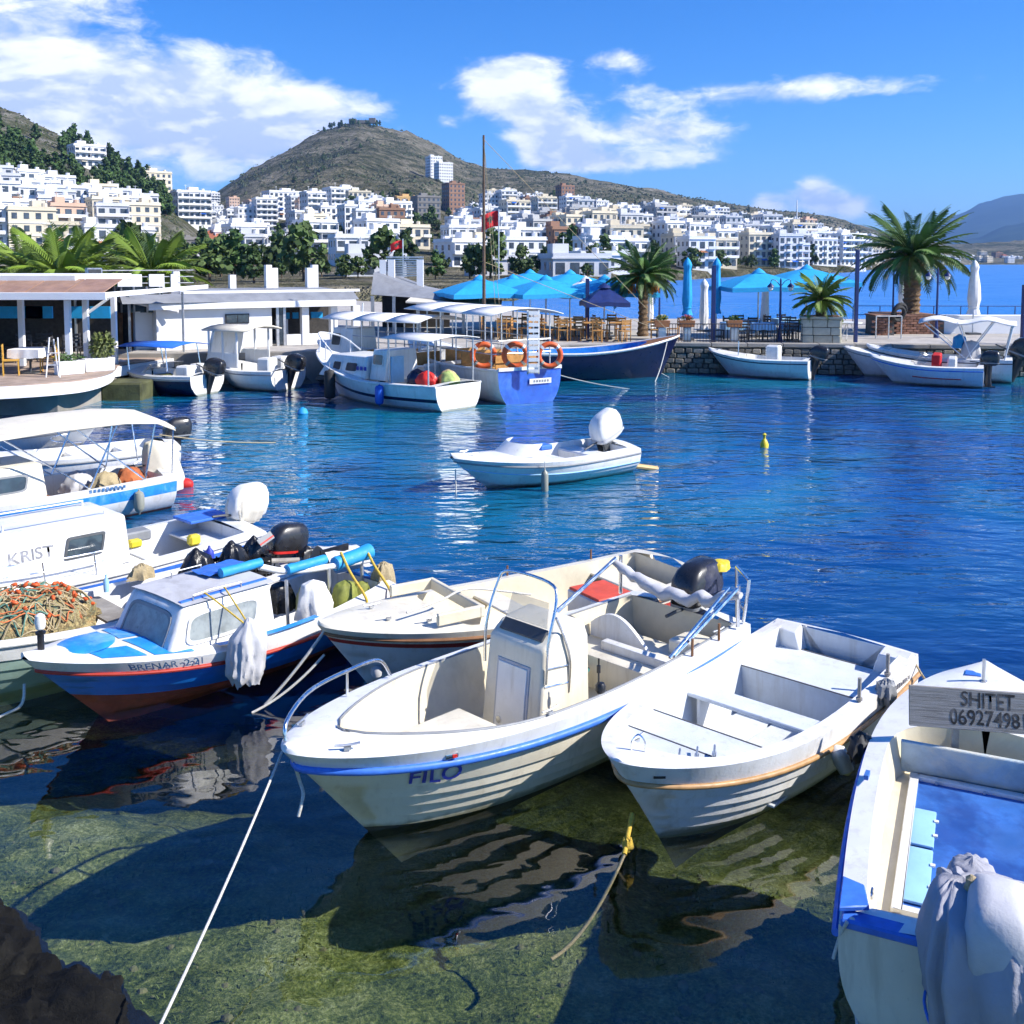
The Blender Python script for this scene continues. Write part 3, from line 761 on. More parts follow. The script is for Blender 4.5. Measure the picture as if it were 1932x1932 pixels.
def quay():
    poly = FRONT+[(30, 57), (4, 58), (-4, 75), (-46, 120)]
    mb = MB(); mb.loft([[(x, y, -4) for x, y in poly], [(x, y, QZ) for x, y in poly]]); structure(mb.build('quay', M['concrete'], smooth=0))
    mb = MB(); ins = [(x, y+.35) for x, y in FRONT]+[(29.7, 56.7), (4, 57.6), (-4, 74.5), (-45.7, 119)]
    mb.loft([[(x, y, QZ) for x, y in ins], [(x, y, QZ+.012) for x, y in ins]]); structure(mb.build('promenade', M['paving'], smooth=0))
    # coping kerb stones along the front
    wall = thing('quay_wall', 'rough stone face of the quay behind the moored boats', 'wall', (0, 0, 0))
    random.seed(21)
    variants = []
    for v in range(6):
        mb = MB(); random.seed(100+v)
        a = .5; pts = []
        for sz in (-1, 1):
            for sx, sy in ((-1, -1), (1, -1), (1, 1), (-1, 1)): pts.append((sx*a*random.uniform(.84, 1.0), sy*a, sz*a*random.uniform(.80, 1.0)))
        mb.add(pts, [(3, 2, 1, 0), (4, 5, 6, 7), (0, 1, 5, 4), (1, 2, 6, 5), (2, 3, 7, 6), (3, 0, 4, 7)])
        variants.append(mb.mesh('stone', M['stone_a' if v % 2 else 'stone_b'], 0, bevel=.09, bseg=1))
    random.seed(22)
    rows = 5; n = 0
    for r in range(rows):
        x = 5.4+random.uniform(0, .3); zc = .10+r*.195
        while x < 20.5 and n < 295:
            w = random.uniform(.22, .46); y = front_y(x+w/2)
            o = put('stone', random.choice(variants), wall, (x+w/2, y-.05-random.uniform(0, .05), zc+random.uniform(-.015, .015)), atan2(-.09, 1)); o.scale = (w*.96, .24, .185)
            x += w; n += 1
    mb = MB(); xs = [5.2+.8*k for k in range(20)]
    mb.loft([[(x, front_y(x)-.03, z) for x in xs] for z in (-1.0, .98)], False, closed=False); mb.build('mortar_bed', M['mortar'], wall, smooth=0)
    x = 5.0; k = 0
    while x < 21:
        w = 1.35; y = front_y(x+w/2); mb = MB(); mb.box((0, 0, 0), (w*.985, .55, .14)); o = mb.build('coping_slab', M['concrete'], wall, bevel=.015); o.location = (x+w/2, y+.08, QZ+.01); o.rotation_euler.z = atan2(front_y(x+w)-front_y(x), w); x += w
    # rubble at the foot of the white restaurant
    random.seed(31)
    for k in range(26):
        x = random.uniform(-9, -3.5); mb = MB()
        rr = [[(random.uniform(.75, 1.1)*q*cos(2*pi*j/9), random.uniform(.75, 1.1)*q*sin(2*pi*j/9), z*random.uniform(.85, 1.1)) for j in range(9)] for q, z in ((.5, -.4), (1, 0), (.8, .35), (.3, .5))]
        mb.loft(rr); o = mb.build('rubble_stone', M['stone_b'], None, smooth=0); s_ = random.uniform(.25, .5); o.scale = (s_, s_*.8, s_*.7); o.location = (x, front_y(x)-random.uniform(.1, .8), random.uniform(.0, .45)); o.rotation_euler.z = random.uniform(0, 6)
        tag(o, 'rough boulder in the rubble below the white restaurant', 'rock', 'rubble boulders below the white restaurant')
quay()

# ---- parasols
def parasol(name, label, loc, R=1.6, H=2.6, mat='parasol_blue', rz=0.0, group=None, sides=4):
    t = thing(name, label, 'parasol', loc, rz, group)
    mb = MB(); mb.tube([(0, 0, 0), (0, 0, H+.25)], .035, 8); mb.build('pole', M['galv'], t)
    mb = MB(); mb.box((0, 0, .04), (.6, .6, .08)); mb.build('base', M['dark_grey'], t, bevel=.01)
    n = sides*6; rings = []
    def rad(a):      # square plan with slightly scooped edges
        k = cos(pi/sides)/cos(((a+pi/sides) % (2*pi/sides))-pi/sides); return k*(1-.0)
    for u, z in ((.02, .62), (.25, .50), (.5, .36), (.78, .18), (1.0, .02), (1.0, -.16)):
        rings.append([(R*1.35*u*rad(2*pi*k/n)*cos(2*pi*k/n), R*1.35*u*rad(2*pi*k/n)*sin(2*pi*k/n), H+z-.05*u*abs(sin(sides*pi*k/n))) for k in range(n)])
    mb = MB(); mb.loft(rings, False); c = mb.build('canopy', M[mat], t, smooth=28)
    mb = MB(); mb.lathe([(.02, .78), (.20, .66), (.30, .56)], 12, (0, 0, H)); mb.build('vent_cap', M[mat], c)
    for k in range(sides*2):
        a = pi*k/sides; mb = MB(); r1 = R*1.30*rad(a); mb.tube([(.05*cos(a), .05*sin(a), H+.48), (r1*cos(a), r1*sin(a), H-.01)], .014, 5); mb.build('rib', M['galv'], t)
    return t
def closed_parasol(name, label, loc, H=2.9, mat='parasol_blue', r=.20, group=None):
    t = thing(name, label, 'parasol', loc, 0, group)
    mb = MB(); mb.tube([(0, 0, 0), (0, 0, H)], .03, 8); mb.build('pole', M['galv'], t)
    mb = MB(); mb.box((0, 0, .04), (.55, .55, .08)); mb.build('base', M['dark_grey'], t, bevel=.01)
    h = H-.55
    mb = cloth_blob([(H, .03, .03, 0, 0), (H-.12, .12, .12, 0, 0), (H-.28, .19, .19, 0, 0), (H-.5, .15, .15, 0, 0), (H-1.0, r*.85, r*.85, 0, 0), (H-1.7, r, r, 0, 0), (H-2.1, r*.75, r*.75, 0, 0), (H-2.35, r*1.1, r*1.1, 0, 0)], 8, .07, H*3, n=32); mb.build('folded_canopy', M[mat], t, smooth=70)
    mb = MB(); mb.tube([(r*.86*cos(2*pi*k/16), r*.86*sin(2*pi*k/16), H-2.05) for k in range(17)], .015, 5); mb.build('tie', M[mat], t)
    return t
def on_quay(px, py, y=None, z=QZ+.012):
    if y is None: return at(px, py, z)
    p = at_depth(px, py, y); return Vector((p.x, y, z))
cl = [(905, 44.5, 1.75, 'leftmost blue parasol beside the tall wooden mast'), (968, 47.5, 1.9, 'blue parasol rising behind the leftmost one on the pier'), (1030, 44.5, 1.8, 'blue parasol in the middle of the pier cluster over wooden chairs'), (1075, 49, 1.9, 'blue parasol at the back of the pier cluster'), (1140, 45.5, 1.9, 'blue parasol nearest the middle palm on its seaward side'), (1000, 52, 2.0, 'farthest blue parasol of the pier cluster')]
for px, y, R, lab in cl:
    p = on_quay(px, 600, y); parasol('parasol', lab, p, R, 1.85 if y < 48 else 2.05, rz=.35, group='blue parasols on the pier')
p = on_quay(1430, 600, 43.5); parasol('parasol', 'wide open blue parasol between the two closed ones and the planter', p, 1.75, 2.15, rz=.1, group='blue parasols on the pier')
p = on_quay(1520, 600, 46.5); parasol('parasol', 'open blue parasol partly behind the small planter palm', p, 1.9, 2.3, rz=.1, group='blue parasols on the pier')
parasol('parasol', 'small dark navy parasol among the chairs left of the middle palm', on_quay(1140, 600, 42.5), .95, 1.55, 'lamp_navy', rz=.1)
parasol('parasol', 'white parasol beneath the blue cluster left of the middle palm', on_quay(1105, 600, 47.5), 1.5, 1.75, 'parasol_white', rz=.2)
for px, y, H, m, r, lab in ((1296, 42.0, 3.35, 'parasol_blue', .21, 'closed bright blue parasol standing left of its twin by the navy post'), (1351, 43.5, 3.35, 'parasol_blue', .20, 'closed blue parasol directly behind the square navy post'), (1328, 47, 2.4, 'parasol_white', .2, 'closed white parasol between the two closed blue ones'), (1443, 47, 2.35, 'parasol_white', .19, 'closed white parasol under the wide open blue one'), (1836, 45, 3.25, 'parasol_white', .27, 'closed white parasol on the open pier end, right of the big palm'), (1701, 52, 3.1, 'parasol_white', .2, 'closed white parasol half hidden behind the big palm trunk'), (1226, 48, 2.4, 'parasol_white', .17, 'closed white parasol just right of the middle palm trunk')):
    closed_parasol('closed_parasol', lab, on_quay(px, 600, y), H, m, r, 'closed parasols on the pier')

# ---- palms
material('palm_green', (.055, .12, .018), .55, var=.35, scale=.8, rnd=.25); material('palm_lime', (.13, .20, .02), .55, var=.3, scale=.8, rnd=.25)
material('palm_trunk', (.17, .11, .06), .95, var=.3, scale=6, bump=.7, bscale=20); material('palm_orange', (.50, .20, .03), .8, var=.3); material('palm_dry', (.25, .17, .08), .9, var=.3)
def frond_mesh(nm, L, droop, mat, seed, leaf=.5, w=.03):
    random.seed(seed); mb = MB(); n = 26; spine = []
    for k in range(n+1):
        u = k/n; spine.append(Vector((L*(u-.10*u*u*droop), 0, L*(.35*u-droop*.62*u*u))))
    mb.tube(spine[::2], [.035*(1-.8*k/(n//2)) for k in range(len(spine[::2]))], 5)
    for k in range(2, n+1):
        u = k/n; p = spine[k]; ll = leaf*(sin(pi*min(1, .12+u*.95))**.6)*random.uniform(.85, 1.1)
        for s in (1, -1):
            d = Vector((.62+.3*u, s*.9, .25-.5*u)).normalized(); dr = Vector((0, 0, -1)); q = p+d*ll*.55+dr*.02; e = p+d*ll+dr*(.10+.12*random.random())*ll*2
            side = Vector((1, 0, 0)).cross(d).normalized()*w*.5+Vector((w*.5, 0, 0))
            mb.add([p-side*.5, p+side*.5, q+side, e, q-side], [(0, 1, 2, 4), (4, 2, 3)])
    return mb.mesh(nm, mat, 0)
FRONDS = {k: [frond_mesh('frond', L, d, M[m], 40+i+10*j, leaf, w) for i, d in enumerate((.5, .75, 1.0))] for j, (k, L, m, leaf, w) in enumerate((('big', 3.0, 'palm_green', .62, .05), ('mid', 2.2, 'palm_green', .5, .045), ('lime', 3.0, 'palm_lime', .75, .07), ('small', 1.35, 'palm_lime', .38, .035)))}
def palm(label, loc, trunk_h, trunk_r, kind, nf, seed, orange=False, skirt=False, scale=1.0, lift=0.0):
    t = thing('palm_tree', label, 'palm', loc, 0, None); random.seed(seed)
    mb = MB(); prof = []; n = 14; N = int(trunk_h/.12)+2; rings = []
    for k in range(N+1):
        u = k/N; z = trunk_h*u; R = trunk_r*(1.12-.25*min(1, u*4)+.10*max(0, u-.6)/.4)+.022*(1 if k % 2 else -1)
        rings.append([(R*(1+.06*random.uniform(-1, 1))*cos(2*pi*j/n+k*.22), R*(1+.06*random.uniform(-1, 1))*sin(2*pi*j/n+k*.22), z+random.uniform(-.02, .02)) for j in range(n)])
    mb.loft(rings); tr = mb.build('trunk', M['palm_trunk'], t, smooth=0)
    # crown boss with cut leaf bases
    mb = MB()
    for k in range(46):
        a = k*2.399; zz = trunk_h-.55+.95*(k/46); R = trunk_r*(1.0+.25*sin(pi*k/46)); mb.tube([(R*.6*cos(a), R*.6*sin(a), zz), (R*1.25*cos(a), R*1.25*sin(a), zz+.16)], [.075, .03], 5)
    mb.build('leaf_bases', M['palm_trunk'], tr, smooth=0)
    for k in range(nf):
        u = k/nf; a = k*2.39996+random.uniform(-.15, .15); el = 1.3-1.5*u**.85+random.uniform(-.12, .12)
        o = put('frond', FRONDS[kind][min(2, int(u*2.6))], t, (trunk_r*.5*cos(a), trunk_r*.5*sin(a), trunk_h+.12+.25*(1-u))); o.rotation_euler = (random.uniform(-.3, .3), -(el-.35), a); s_ = random.uniform(.85, 1.1)*scale; o.scale = (s_,)*3
    if orange:
        for k in range(9):
            a = -pi/2+random.uniform(-1.5, 1.5); mb = MB()
            for j in range(16):
                b = a+random.uniform(-.35, .35); mb.tube(bez([(trunk_r*.8*cos(a), trunk_r*.8*sin(a), trunk_h+.1), (trunk_r*2.2*cos(b), trunk_r*2.2*sin(b), trunk_h+.1+random.uniform(-.1, .2)), (trunk_r*2.9*cos(b), trunk_r*2.9*sin(b), trunk_h-random.uniform(.2, .55))], 3), .018, 4)
            o = mb.build('fruit_stalk', M['palm_orange'], t)
    if skirt:
        for k in range(14):
            a = k*2.4; o = put('dry_frond', FRONDS['mid'][2], t, (trunk_r*.6*cos(a), trunk_r*.6*sin(a), trunk_h-.1)); o.rotation_euler = (0, .75+random.uniform(0, .3), a); o.scale = (.6*scale,)*3
    return t
p = on_quay(1719, 600, 47.0); palm('large dark green palm on the pier end by the brick beds', p, 3.25, .42, 'big', 74, 3, skirt=True, scale=.98)
p = on_quay(1213, 618, 44.0); palm('palm with orange fruit stalks standing beside the navy boat', p, 2.35, .23, 'mid', 60, 7, orange=True, scale=.86)
for px, y, th, sd_, lab in ((118, 43, 2.3, 11, 'bright lime palm nearest the brown-roofed restaurant'), (58, 46, 2.5, 12, 'lime palm at the far left above the restaurant roof'), (288, 45, 2.4, 13, 'lime palm above the grey roof box'), (165, 49, 2.4, 14, 'lime palm behind and between the two brightest ones')):
    p = on_quay(px, 560, y); palm(lab, p, th, .25, 'lime', 42, sd_, scale=.9)
def big_planter():
    t = thing('stone_planter', 'pale square stone planter box holding a small palm', 'planter', on_quay(1548, 640, 40.6), -.25)
    s_, hgt = .72, 1.0; random.seed(8)
    mb = MB(); mb.box((0, 0, .48), (2*s_-.06, 2*s_-.06, .96)); mb.build('core', M['mortar'], t)
    for face in range(4):
        for r in range(3):
            cuts = sorted([0]+[random.uniform(.25, .45), random.uniform(.6, .8)]+[1])
            for a, b in zip(cuts, cuts[1:]):
                w = (b-a)*2*s_; mb = MB(); mb.box((0, 0, 0), (w*.96, .07, .29)); o = mb.build('stone_block', M['stone_pale'], t, bevel=.02)
                c = (-s_+(a+b)*s_, -s_, .17+r*.31); an = face*pi/2; o.location = (c[0]*cos(an)-c[1]*sin(an), c[0]*sin(an)+c[1]*cos(an), c[2]); o.rotation_euler.z = an
    mb = MB(); mb.box((0, 0, 1.0), (2*s_+.16, 2*s_+.16, .10)); mb.build('rim', M['stone_pale'], t, bevel=.02)
    mb = MB(); mb.box((0, 0, 1.045), (2*s_-.1, 2*s_-.1, .02)); mb.build('soil', M['brick_brown'], t)
    q = palm('small lime palm growing in the pale stone planter', on_quay(1548, 640, 40.6)+Vector((0, 0, 1.03)), .42, .15, 'small', 40, 21, scale=1.0)
big_planter()
# ---- lamp posts
def lamp_post(label, loc, H, lanterns=True, r=.05, square=False):
    t = thing('lamp_post', label, 'lamp post', loc, 0, 'navy posts along the pier')
    mb = MB()
    if square: mb.box((0, 0, H/2), (r*2.2, r*2.2, H)); mb.build('post', M['lamp_navy'], t, bevel=.01)
    else: mb.lathe([(r*2.2, 0), (r*2.2, .12), (r*1.4, .35), (r, .7), (r*.8, H-.1), (r*.3, H)], 10); mb.build('post', M['lamp_navy'], t)
    if lanterns:
        for s in (-1, 1):
            mb = MB(); mb.tube(bez([(0, 0, H-.35), (s*.18, 0, H-.12), (s*.36, 0, H-.08), (s*.40, 0, H-.2)], 5), .016, 6); a = mb.build('arm', M['lamp_navy'], t)
            mb = MB(); mb.lathe([(.02, 0), (.12, -.10), (.15, -.16), (.13, -.17)], 12, (s*.40, 0, H-.2)); mb.build('lantern_hood', M['lamp_navy'], t)
            mb = MB(); mb.lathe([(.10, 0), (.09, -.10), (.03, -.15)], 12, (s*.40, 0, H-.37)); mb.build('lantern_glass', M['gel_white'], t)
    return t
lamp_post('square navy post in front of the closed blue parasols', on_quay(1345, 640, 40.4), 3.05, False, .07, True)
lamp_post('twin-lantern lamp post between the wide blue parasol and the planter', on_quay(1471, 640, 40.8), 2.55)
lamp_post('tall plain navy post between the planter and the big palm', on_quay(1614, 640, 40.6), 3.65, False, .062, True)
lamp_post('twin-lantern lamp post on the open pier end before the white parasol', on_quay(1767, 610, 43.0), 2.95)
lamp_post('twin-lantern lamp post just left of the big palm trunk', on_quay(1684, 605, 52), 2.8)
lamp_post('dark navy pillar at the right edge of the view', on_quay(1932, 640, 39.6), 2.3, False, .10, True)
lamp_post('slim twin-lantern post right of the palm with orange fruit', on_quay(1244, 600, 51), 2.5)
lamp_post('square navy pole beside the mast among the blue parasols', on_quay(1108, 620, 42.5), 2.5, False, .07, True)
# ---- tables, chairs, flower boxes
def chair_proto(mat, label):
    t = thing('chair', label, 'chair', (0, 0, 0), 0, None)
    mb = MB(); mb.box((0, 0, .45), (.44, .42, .035)); mb.build('seat', M[mat], t)
    mb = MB()
    for z in (.62, .74, .86): mb.box((-.20-.06*(z-.5), 0, z), (.02, .42, .075))
    mb.build('backrest', M[mat], t)
    for sx, sy, hh in ((.19, .18, .45), (.19, -.18, .45), (-.20, .18, .92), (-.20, -.18, .92)):
        mb = MB(); mb.tube([(sx*1.05, sy, 0), (sx*(1.0 if hh < .5 else 1.12), sy, hh)], .02, 5); mb.build('leg', M[mat], t)
    return t
def table_proto(mat, label, cloth=None):
    t = thing('table', label, 'table', (0, 0, 0))
    mb = MB(); mb.box((0, 0, .73), (.85, .85, .035)); mb.build('table_top', M[mat], t)
    mb = MB(); mb.tube([(0, 0, 0), (0, 0, .72)], .035, 8); mb.build('pedestal', M['dark_grey'], t)
    mb = MB(); mb.box((0, 0, .02), (.5, .5, .04)); mb.build('foot_plate', M['dark_grey'], t)
    if cloth:
        mb = MB(); n = 40; rr = []
        for s_, z in ((.05, .756), (.98, .756), (1.02, .74), (1.04, .50)):
            r = []
            for k in range(n):
                a = 2*pi*k/n; m_ = max(abs(cos(a)), abs(sin(a))); q = .45*s_/m_*(1+(.04*sin(8*a) if z < .7 else 0)); r.append((q*cos(a), q*sin(a), z-(.03*sin(4*a)**2 if z < .7 else 0)))
            rr.append(r)
        mb.loft(rr); mb.build('cloth', M[cloth], t)
    return t
random.seed(77)
wood = chair_proto('wood_chair', 'x'); dark = chair_proto('frame_dark', 'x'); tw = table_proto('wood_chair', 'x'); tb = table_proto('dark_grey', 'x', 'pale_blue'); tc = table_proto('dark_grey', 'x', 'canvas_white')
protos = [wood, dark, tw, tb, tc]
ORD = ['first', 'second', 'third', 'fourth', 'fifth', 'sixth', 'seventh', 'eighth', 'ninth', 'tenth', 'eleventh', 'twelfth', 'thirteenth', 'fourteenth', 'fifteenth', 'sixteenth', 'seventeenth', 'eighteenth', 'nineteenth', 'twentieth']
def ordinal(i): return ORD[i] if i < 20 else ('%s-%s' % ({2: 'twenty', 3: 'thirty', 4: 'forty', 5: 'fifty', 6: 'sixty', 7: 'seventy', 8: 'eighty', 9: 'ninety'}[(i+1)//10], ORD[(i+1) % 10-1]) if (i+1) % 10 and i+1 < 100 else str(i+1)+'th')
def seating(spots, cp, tp, what, grp):
    k = 0
    for j, (x, y) in enumerate(spots):
        copy_tree(tp, (x, y, QZ+.012), random.uniform(-.2, .2), '%s table from the mast, %s' % (ordinal(j), what), group='tables '+grp)
        for a in (0, pi/2, pi, 3*pi/2):
            if random.random() < .12: continue
            aa = a+random.uniform(-.25, .25); r = random.uniform(.62, .8)
            copy_tree(cp, (x+r*cos(aa), y+r*sin(aa), QZ+.012), aa+pi+random.uniform(-.3, .3), '%s chair from the mast, %s' % (ordinal(k), what), group='chairs '+grp); k += 1
xs = sorted([(at_depth(px, 600, y).x, y) for px, y in ((955, 42.5), (1010, 41.6), (1065, 41.8), (1120, 41.4), (1170, 41.2), (1085, 44), (1150, 43.8), (1240, 42.0), (985, 44.5))])
seating(xs, wood, tw, 'wooden, under the blue parasols', 'under the blue parasols')
xs = sorted([(at_depth(px, 600, y).x, y) for px, y in ((1385, 41.2), (1440, 41.0), (1495, 41.6), (1410, 43.2), (1480, 44))])
seating(xs, dark, tb, 'dark, under the wide parasol', 'under the wide open parasol')
for o in protos[:4]:
    for c in list(o.children): bpy.data.objects.remove(c)
    bpy.data.objects.remove(o)
for c in list(tc.children): bpy.data.objects.remove(c)
bpy.data.objects.remove(tc)
material('petal_red', (.60, .03, .05), .7, var=.3, scale=20); material('leaf_green', (.06, .13, .02), .6, var=.4, scale=8, rnd=.2); material('leaf_olive', (.13, .16, .04), .6, var=.4, scale=8, rnd=.2); material('terracotta', (.40, .17, .07), .8, var=.15)
def leaf_ball(R, n, seed, size=.09, flat=.8):
    random.seed(seed); mb = MB()
    for _ in range(n):
        d = Vector((random.gauss(0, 1), random.gauss(0, 1), random.gauss(0, 1))).normalized(); p = d*R*(random.random()**.35); p.z *= flat
        a = Vector((random.gauss(0, 1), random.gauss(0, 1), random.gauss(0, 1))).normalized(); b = a.cross(d).normalized(); a = b.cross(a).normalized(); s_ = size*random.uniform(.6, 1.3)
        mb.add([p-a*s_, p+b*s_*.5, p+a*s_, p-b*s_*.5], [(0, 1, 2, 3)])
    return mb
def flower_box(label, loc, col, w=.55):
    t = thing('flower_box', label, 'planter', loc)
    mb = MB(); mb.box((0, 0, .14), (w, .26, .26), taper=1.1); mb.build('box', M['terracotta'], t, bevel=.01)
    o = leaf_ball(.2, 160, int(loc[0]*10), .05).build('foliage', M['leaf_green'], t, smooth=0); o.location = (0, 0, .36); o.scale = (1.25, .8, .8)
    if col: o = leaf_ball(.2, 110, int(loc[0]*10)+3, .035).build('flowers', M[col], t, smooth=0); o.location = (0, 0, .40); o.scale = (1.25, .8, .7)
for px, col, lab in ((1296, 'petal_red', 'orange flower box with red blooms under the closed blue parasol'), (1249, 'yellow', 'flower box with yellow blooms at the navy boat bow'), (1385, None, 'orange plant box on the terrace edge right of the square post')):
    p = on_quay(px, 630, 40.2); flower_box(lab, p+Vector((0, 0, .62)), col)
    mb = MB(); mb.box((p.x, p.y, p.z+.31), (.30, .2, .62)); tag(mb.build('box_stand', M['galv'], bevel=.01), 'grey stand carrying the '+lab.split(' with ')[0].split(' on ')[0]+(' with red blooms' if col == 'petal_red' else ' with yellow blooms' if col else ' right of the square post'), 'stand')
# railing along the terrace edge
t = thing('terrace_railing', 'thin dark railing along the terrace edge by the square post', 'railing', (0, 0, 0))
x0, x1 = on_quay(1262, 640, 40.1).x, on_quay(1510, 640, 40.1).x
mb = MB(); mb.tube([(x0, 40.0, QZ+.78), (x1, 39.85, QZ+.78)], .02, 6); mb.build('top_rail', M['frame_dark'], t)
mb = MB(); mb.tube([(x0, 40.0, QZ+.12), (x1, 39.85, QZ+.12)], .015, 6); mb.build('bottom_rail', M['frame_dark'], t)
for k in range(44):
    u = k/43; mb = MB(); mb.tube([(x0+(x1-x0)*u, 40.0-.15*u, QZ+.01), (x0+(x1-x0)*u, 40.0-.15*u, QZ+.78)], .011, 5); mb.build('baluster', M['frame_dark'], t)
# brick beds by the big palm, low white wall, sea rail, tyre stack
def brick_bed(label, x0, x1, y, h, d):
    t = thing('brick_bed', label, 'planter wall', (0, 0, 0)); random.seed(int(x0*7))
    mb = MB(); mb.box(((x0+x1)/2, y+d/2, QZ+h/2), (x1-x0-.03, d-.03, h-.02)); mb.build('fill', M['mortar'], t)
    bw, bh = .30, .11; me = MB().box((0, 0, 0), (bw*.94, .10, bh*.86)).mesh('brick', M['brick_red'], 0, bevel=.008)
    for r in range(int(h/bh)):
        x = x0+(bw/2 if r % 2 else bw)
        while x < x1: put('brick', me, t, (x-bw/2, y-.01+random.uniform(-.008, .008), QZ+.06+r*bh)); x += bw
    mb = MB(); mb.box(((x0+x1)/2, y+d/2, QZ+h+.03), (x1-x0+.06, d+.10, .06)); mb.build('coping', M['brick_brown'], t, bevel=.01)
material('brick_red', (.24, .12, .08), .9, var=.25, scale=5, rnd=.35)
brick_bed('brown brick bed around the foot of the big palm', on_quay(1690, 620, 45.2).x, on_quay(1782, 620, 45.2).x, 45.2, .78, 3.5)
brick_bed('small dark brick wall left of the big palm', on_quay(1650, 620, 44.4).x, on_quay(1688, 620, 44.4).x, 44.4, .85, 1.2)
mb = MB(); mb.box((20.5, 45.6, QZ+.42), (5.5, .5, .84)); tag(mb.build('parapet_wall', M['wall_white'], bevel=.02), 'low pale parapet wall on the right end of the pier', 'wall')
t = thing('sea_railing', 'thin dark railing on the seaward edge beside the white closed parasol', 'railing', (0, 0, 0))
for zz in (.5, .95): mb = MB(); mb.tube([(17.5, 52.5, QZ+zz), (27, 52.0, QZ+zz)], .02, 6); mb.build('rail', M['lamp_navy'], t)
for k in range(8): mb = MB(); mb.tube([(17.5+1.35*k, 52.5-.07*k, QZ), (17.5+1.35*k, 52.5-.07*k, QZ+.95)], .025, 6); mb.build('baluster', M['lamp_navy'], t)
for k in range(2):
    p = on_quay(1695, 600, 44.2); mb = MB(); mb.tube([(.30*cos(2*pi*j/20), 0, .30*sin(2*pi*j/20)) for j in range(21)], .085, 8); o = mb.build('old_tyre', M['rubber']); o.location = p+Vector((.12*k, .16*k, .95+.12*k)); o.rotation_euler = (.25, 0, .4); tag(o, ('black tyre leaning in front on the small brick wall', 'black tyre leaning behind the other on the brick wall')[k], 'tyre')
t = thing('hand_rail', 'tubular metal handrail in front of the brick beds', 'railing', (0, 0, 0))
a, b = on_quay(1652, 640, 42.5), on_quay(1700, 640, 42.5)
for x in (a.x, (a.x+b.x)/2, b.x): mb = MB(); mb.tube([(x, 42.5, QZ), (x, 42.5, QZ+.95)], .025, 6); mb.build('post', M['galv'], t)
mb = MB(); mb.tube([(a.x, 42.5, QZ+.95), (b.x, 42.5, QZ+.95)], .025, 6); mb.build('rail', M['galv'], t)
p = on_quay(1600, 640, 41.5)
t = thing('round_table', 'small white table on the pier right of the stone planter', 'table', p); mb = MB(); mb.lathe([(.01, .75), (.55, .75), (.55, .71), (.01, .70)], 20); mb.build('table_top', M['gel_white'], t)
for k in range(3): a = 2*pi*k/3; mb = MB(); mb.tube([(.1*cos(a), .1*sin(a), .70), (.35*cos(a), .35*sin(a), 0)], .02, 6); mb.build('leg', M['gel_white'], t)
# ------------------------------------------------------------------ waterfront restaurants on the left
def P(px, py, y): return at_depth(px, py, y)
def span(px0, px1, y): return P(px0, 600, y).x, P(px1, 600, y).x
def boxpart(parent, name, mat, x0, x1, y0, y1, z0, z1, bevel=0.0, pieces=None):
    mb = MB(); mb.box(((x0+x1)/2, (y0+y1)/2, (z0+z1)/2), (x1-x0, y1-y0, z1-z0)); return mb.build(name, M[mat], parent, bevel=bevel)
material('deck_tile', (.36, .27, .21), .8, var=.2, scale=2, dirt=(.22, .17, .14), dirt_amt=.5)
def left_terrace():
    t = thing('terrace_deck', 'pale waterside terrace deck with white rounded edge on the left', 'terrace', (0, 0, 0))
    pts = [at(-300, 742, .95), at(0, 730, .95), at(120, 722, .95), at(175, 714, .95), at(208, 702, .95), at(216, 692, .95)]; poly = [(p.x, p.y) for p in bez(pts, 5)]+[(-11.6, 36.5), (-26, 36.5)]
    mb = MB(); mb.loft([[(x, y, .62) for x, y in poly], [(x, y, .93) for x, y in poly]]); mb.build('fascia', M['wall_white'], t)
    ins = [(x*1.0+.0, y+.25) for x, y in poly[:-2]]+[(-11.8, 36.3), (-26, 36.3)]
    mb = MB(); mb.loft([[(x, y, .93) for x, y in ins], [(x, y, .97) for x, y in ins]]); mb.build('deck_boards', M['deck_tile'], t)
    a = at(103, 745, .6)
    boxpart(t, 'pier_block', 'concrete', -26, a.x, a.y+.2, 34, -2, .62, .02)
    boxpart(t, 'slope_rock', 'algae_stone', a.x, -11.5, a.y+3.2, 36, -2, .55, .05)
left_terrace()
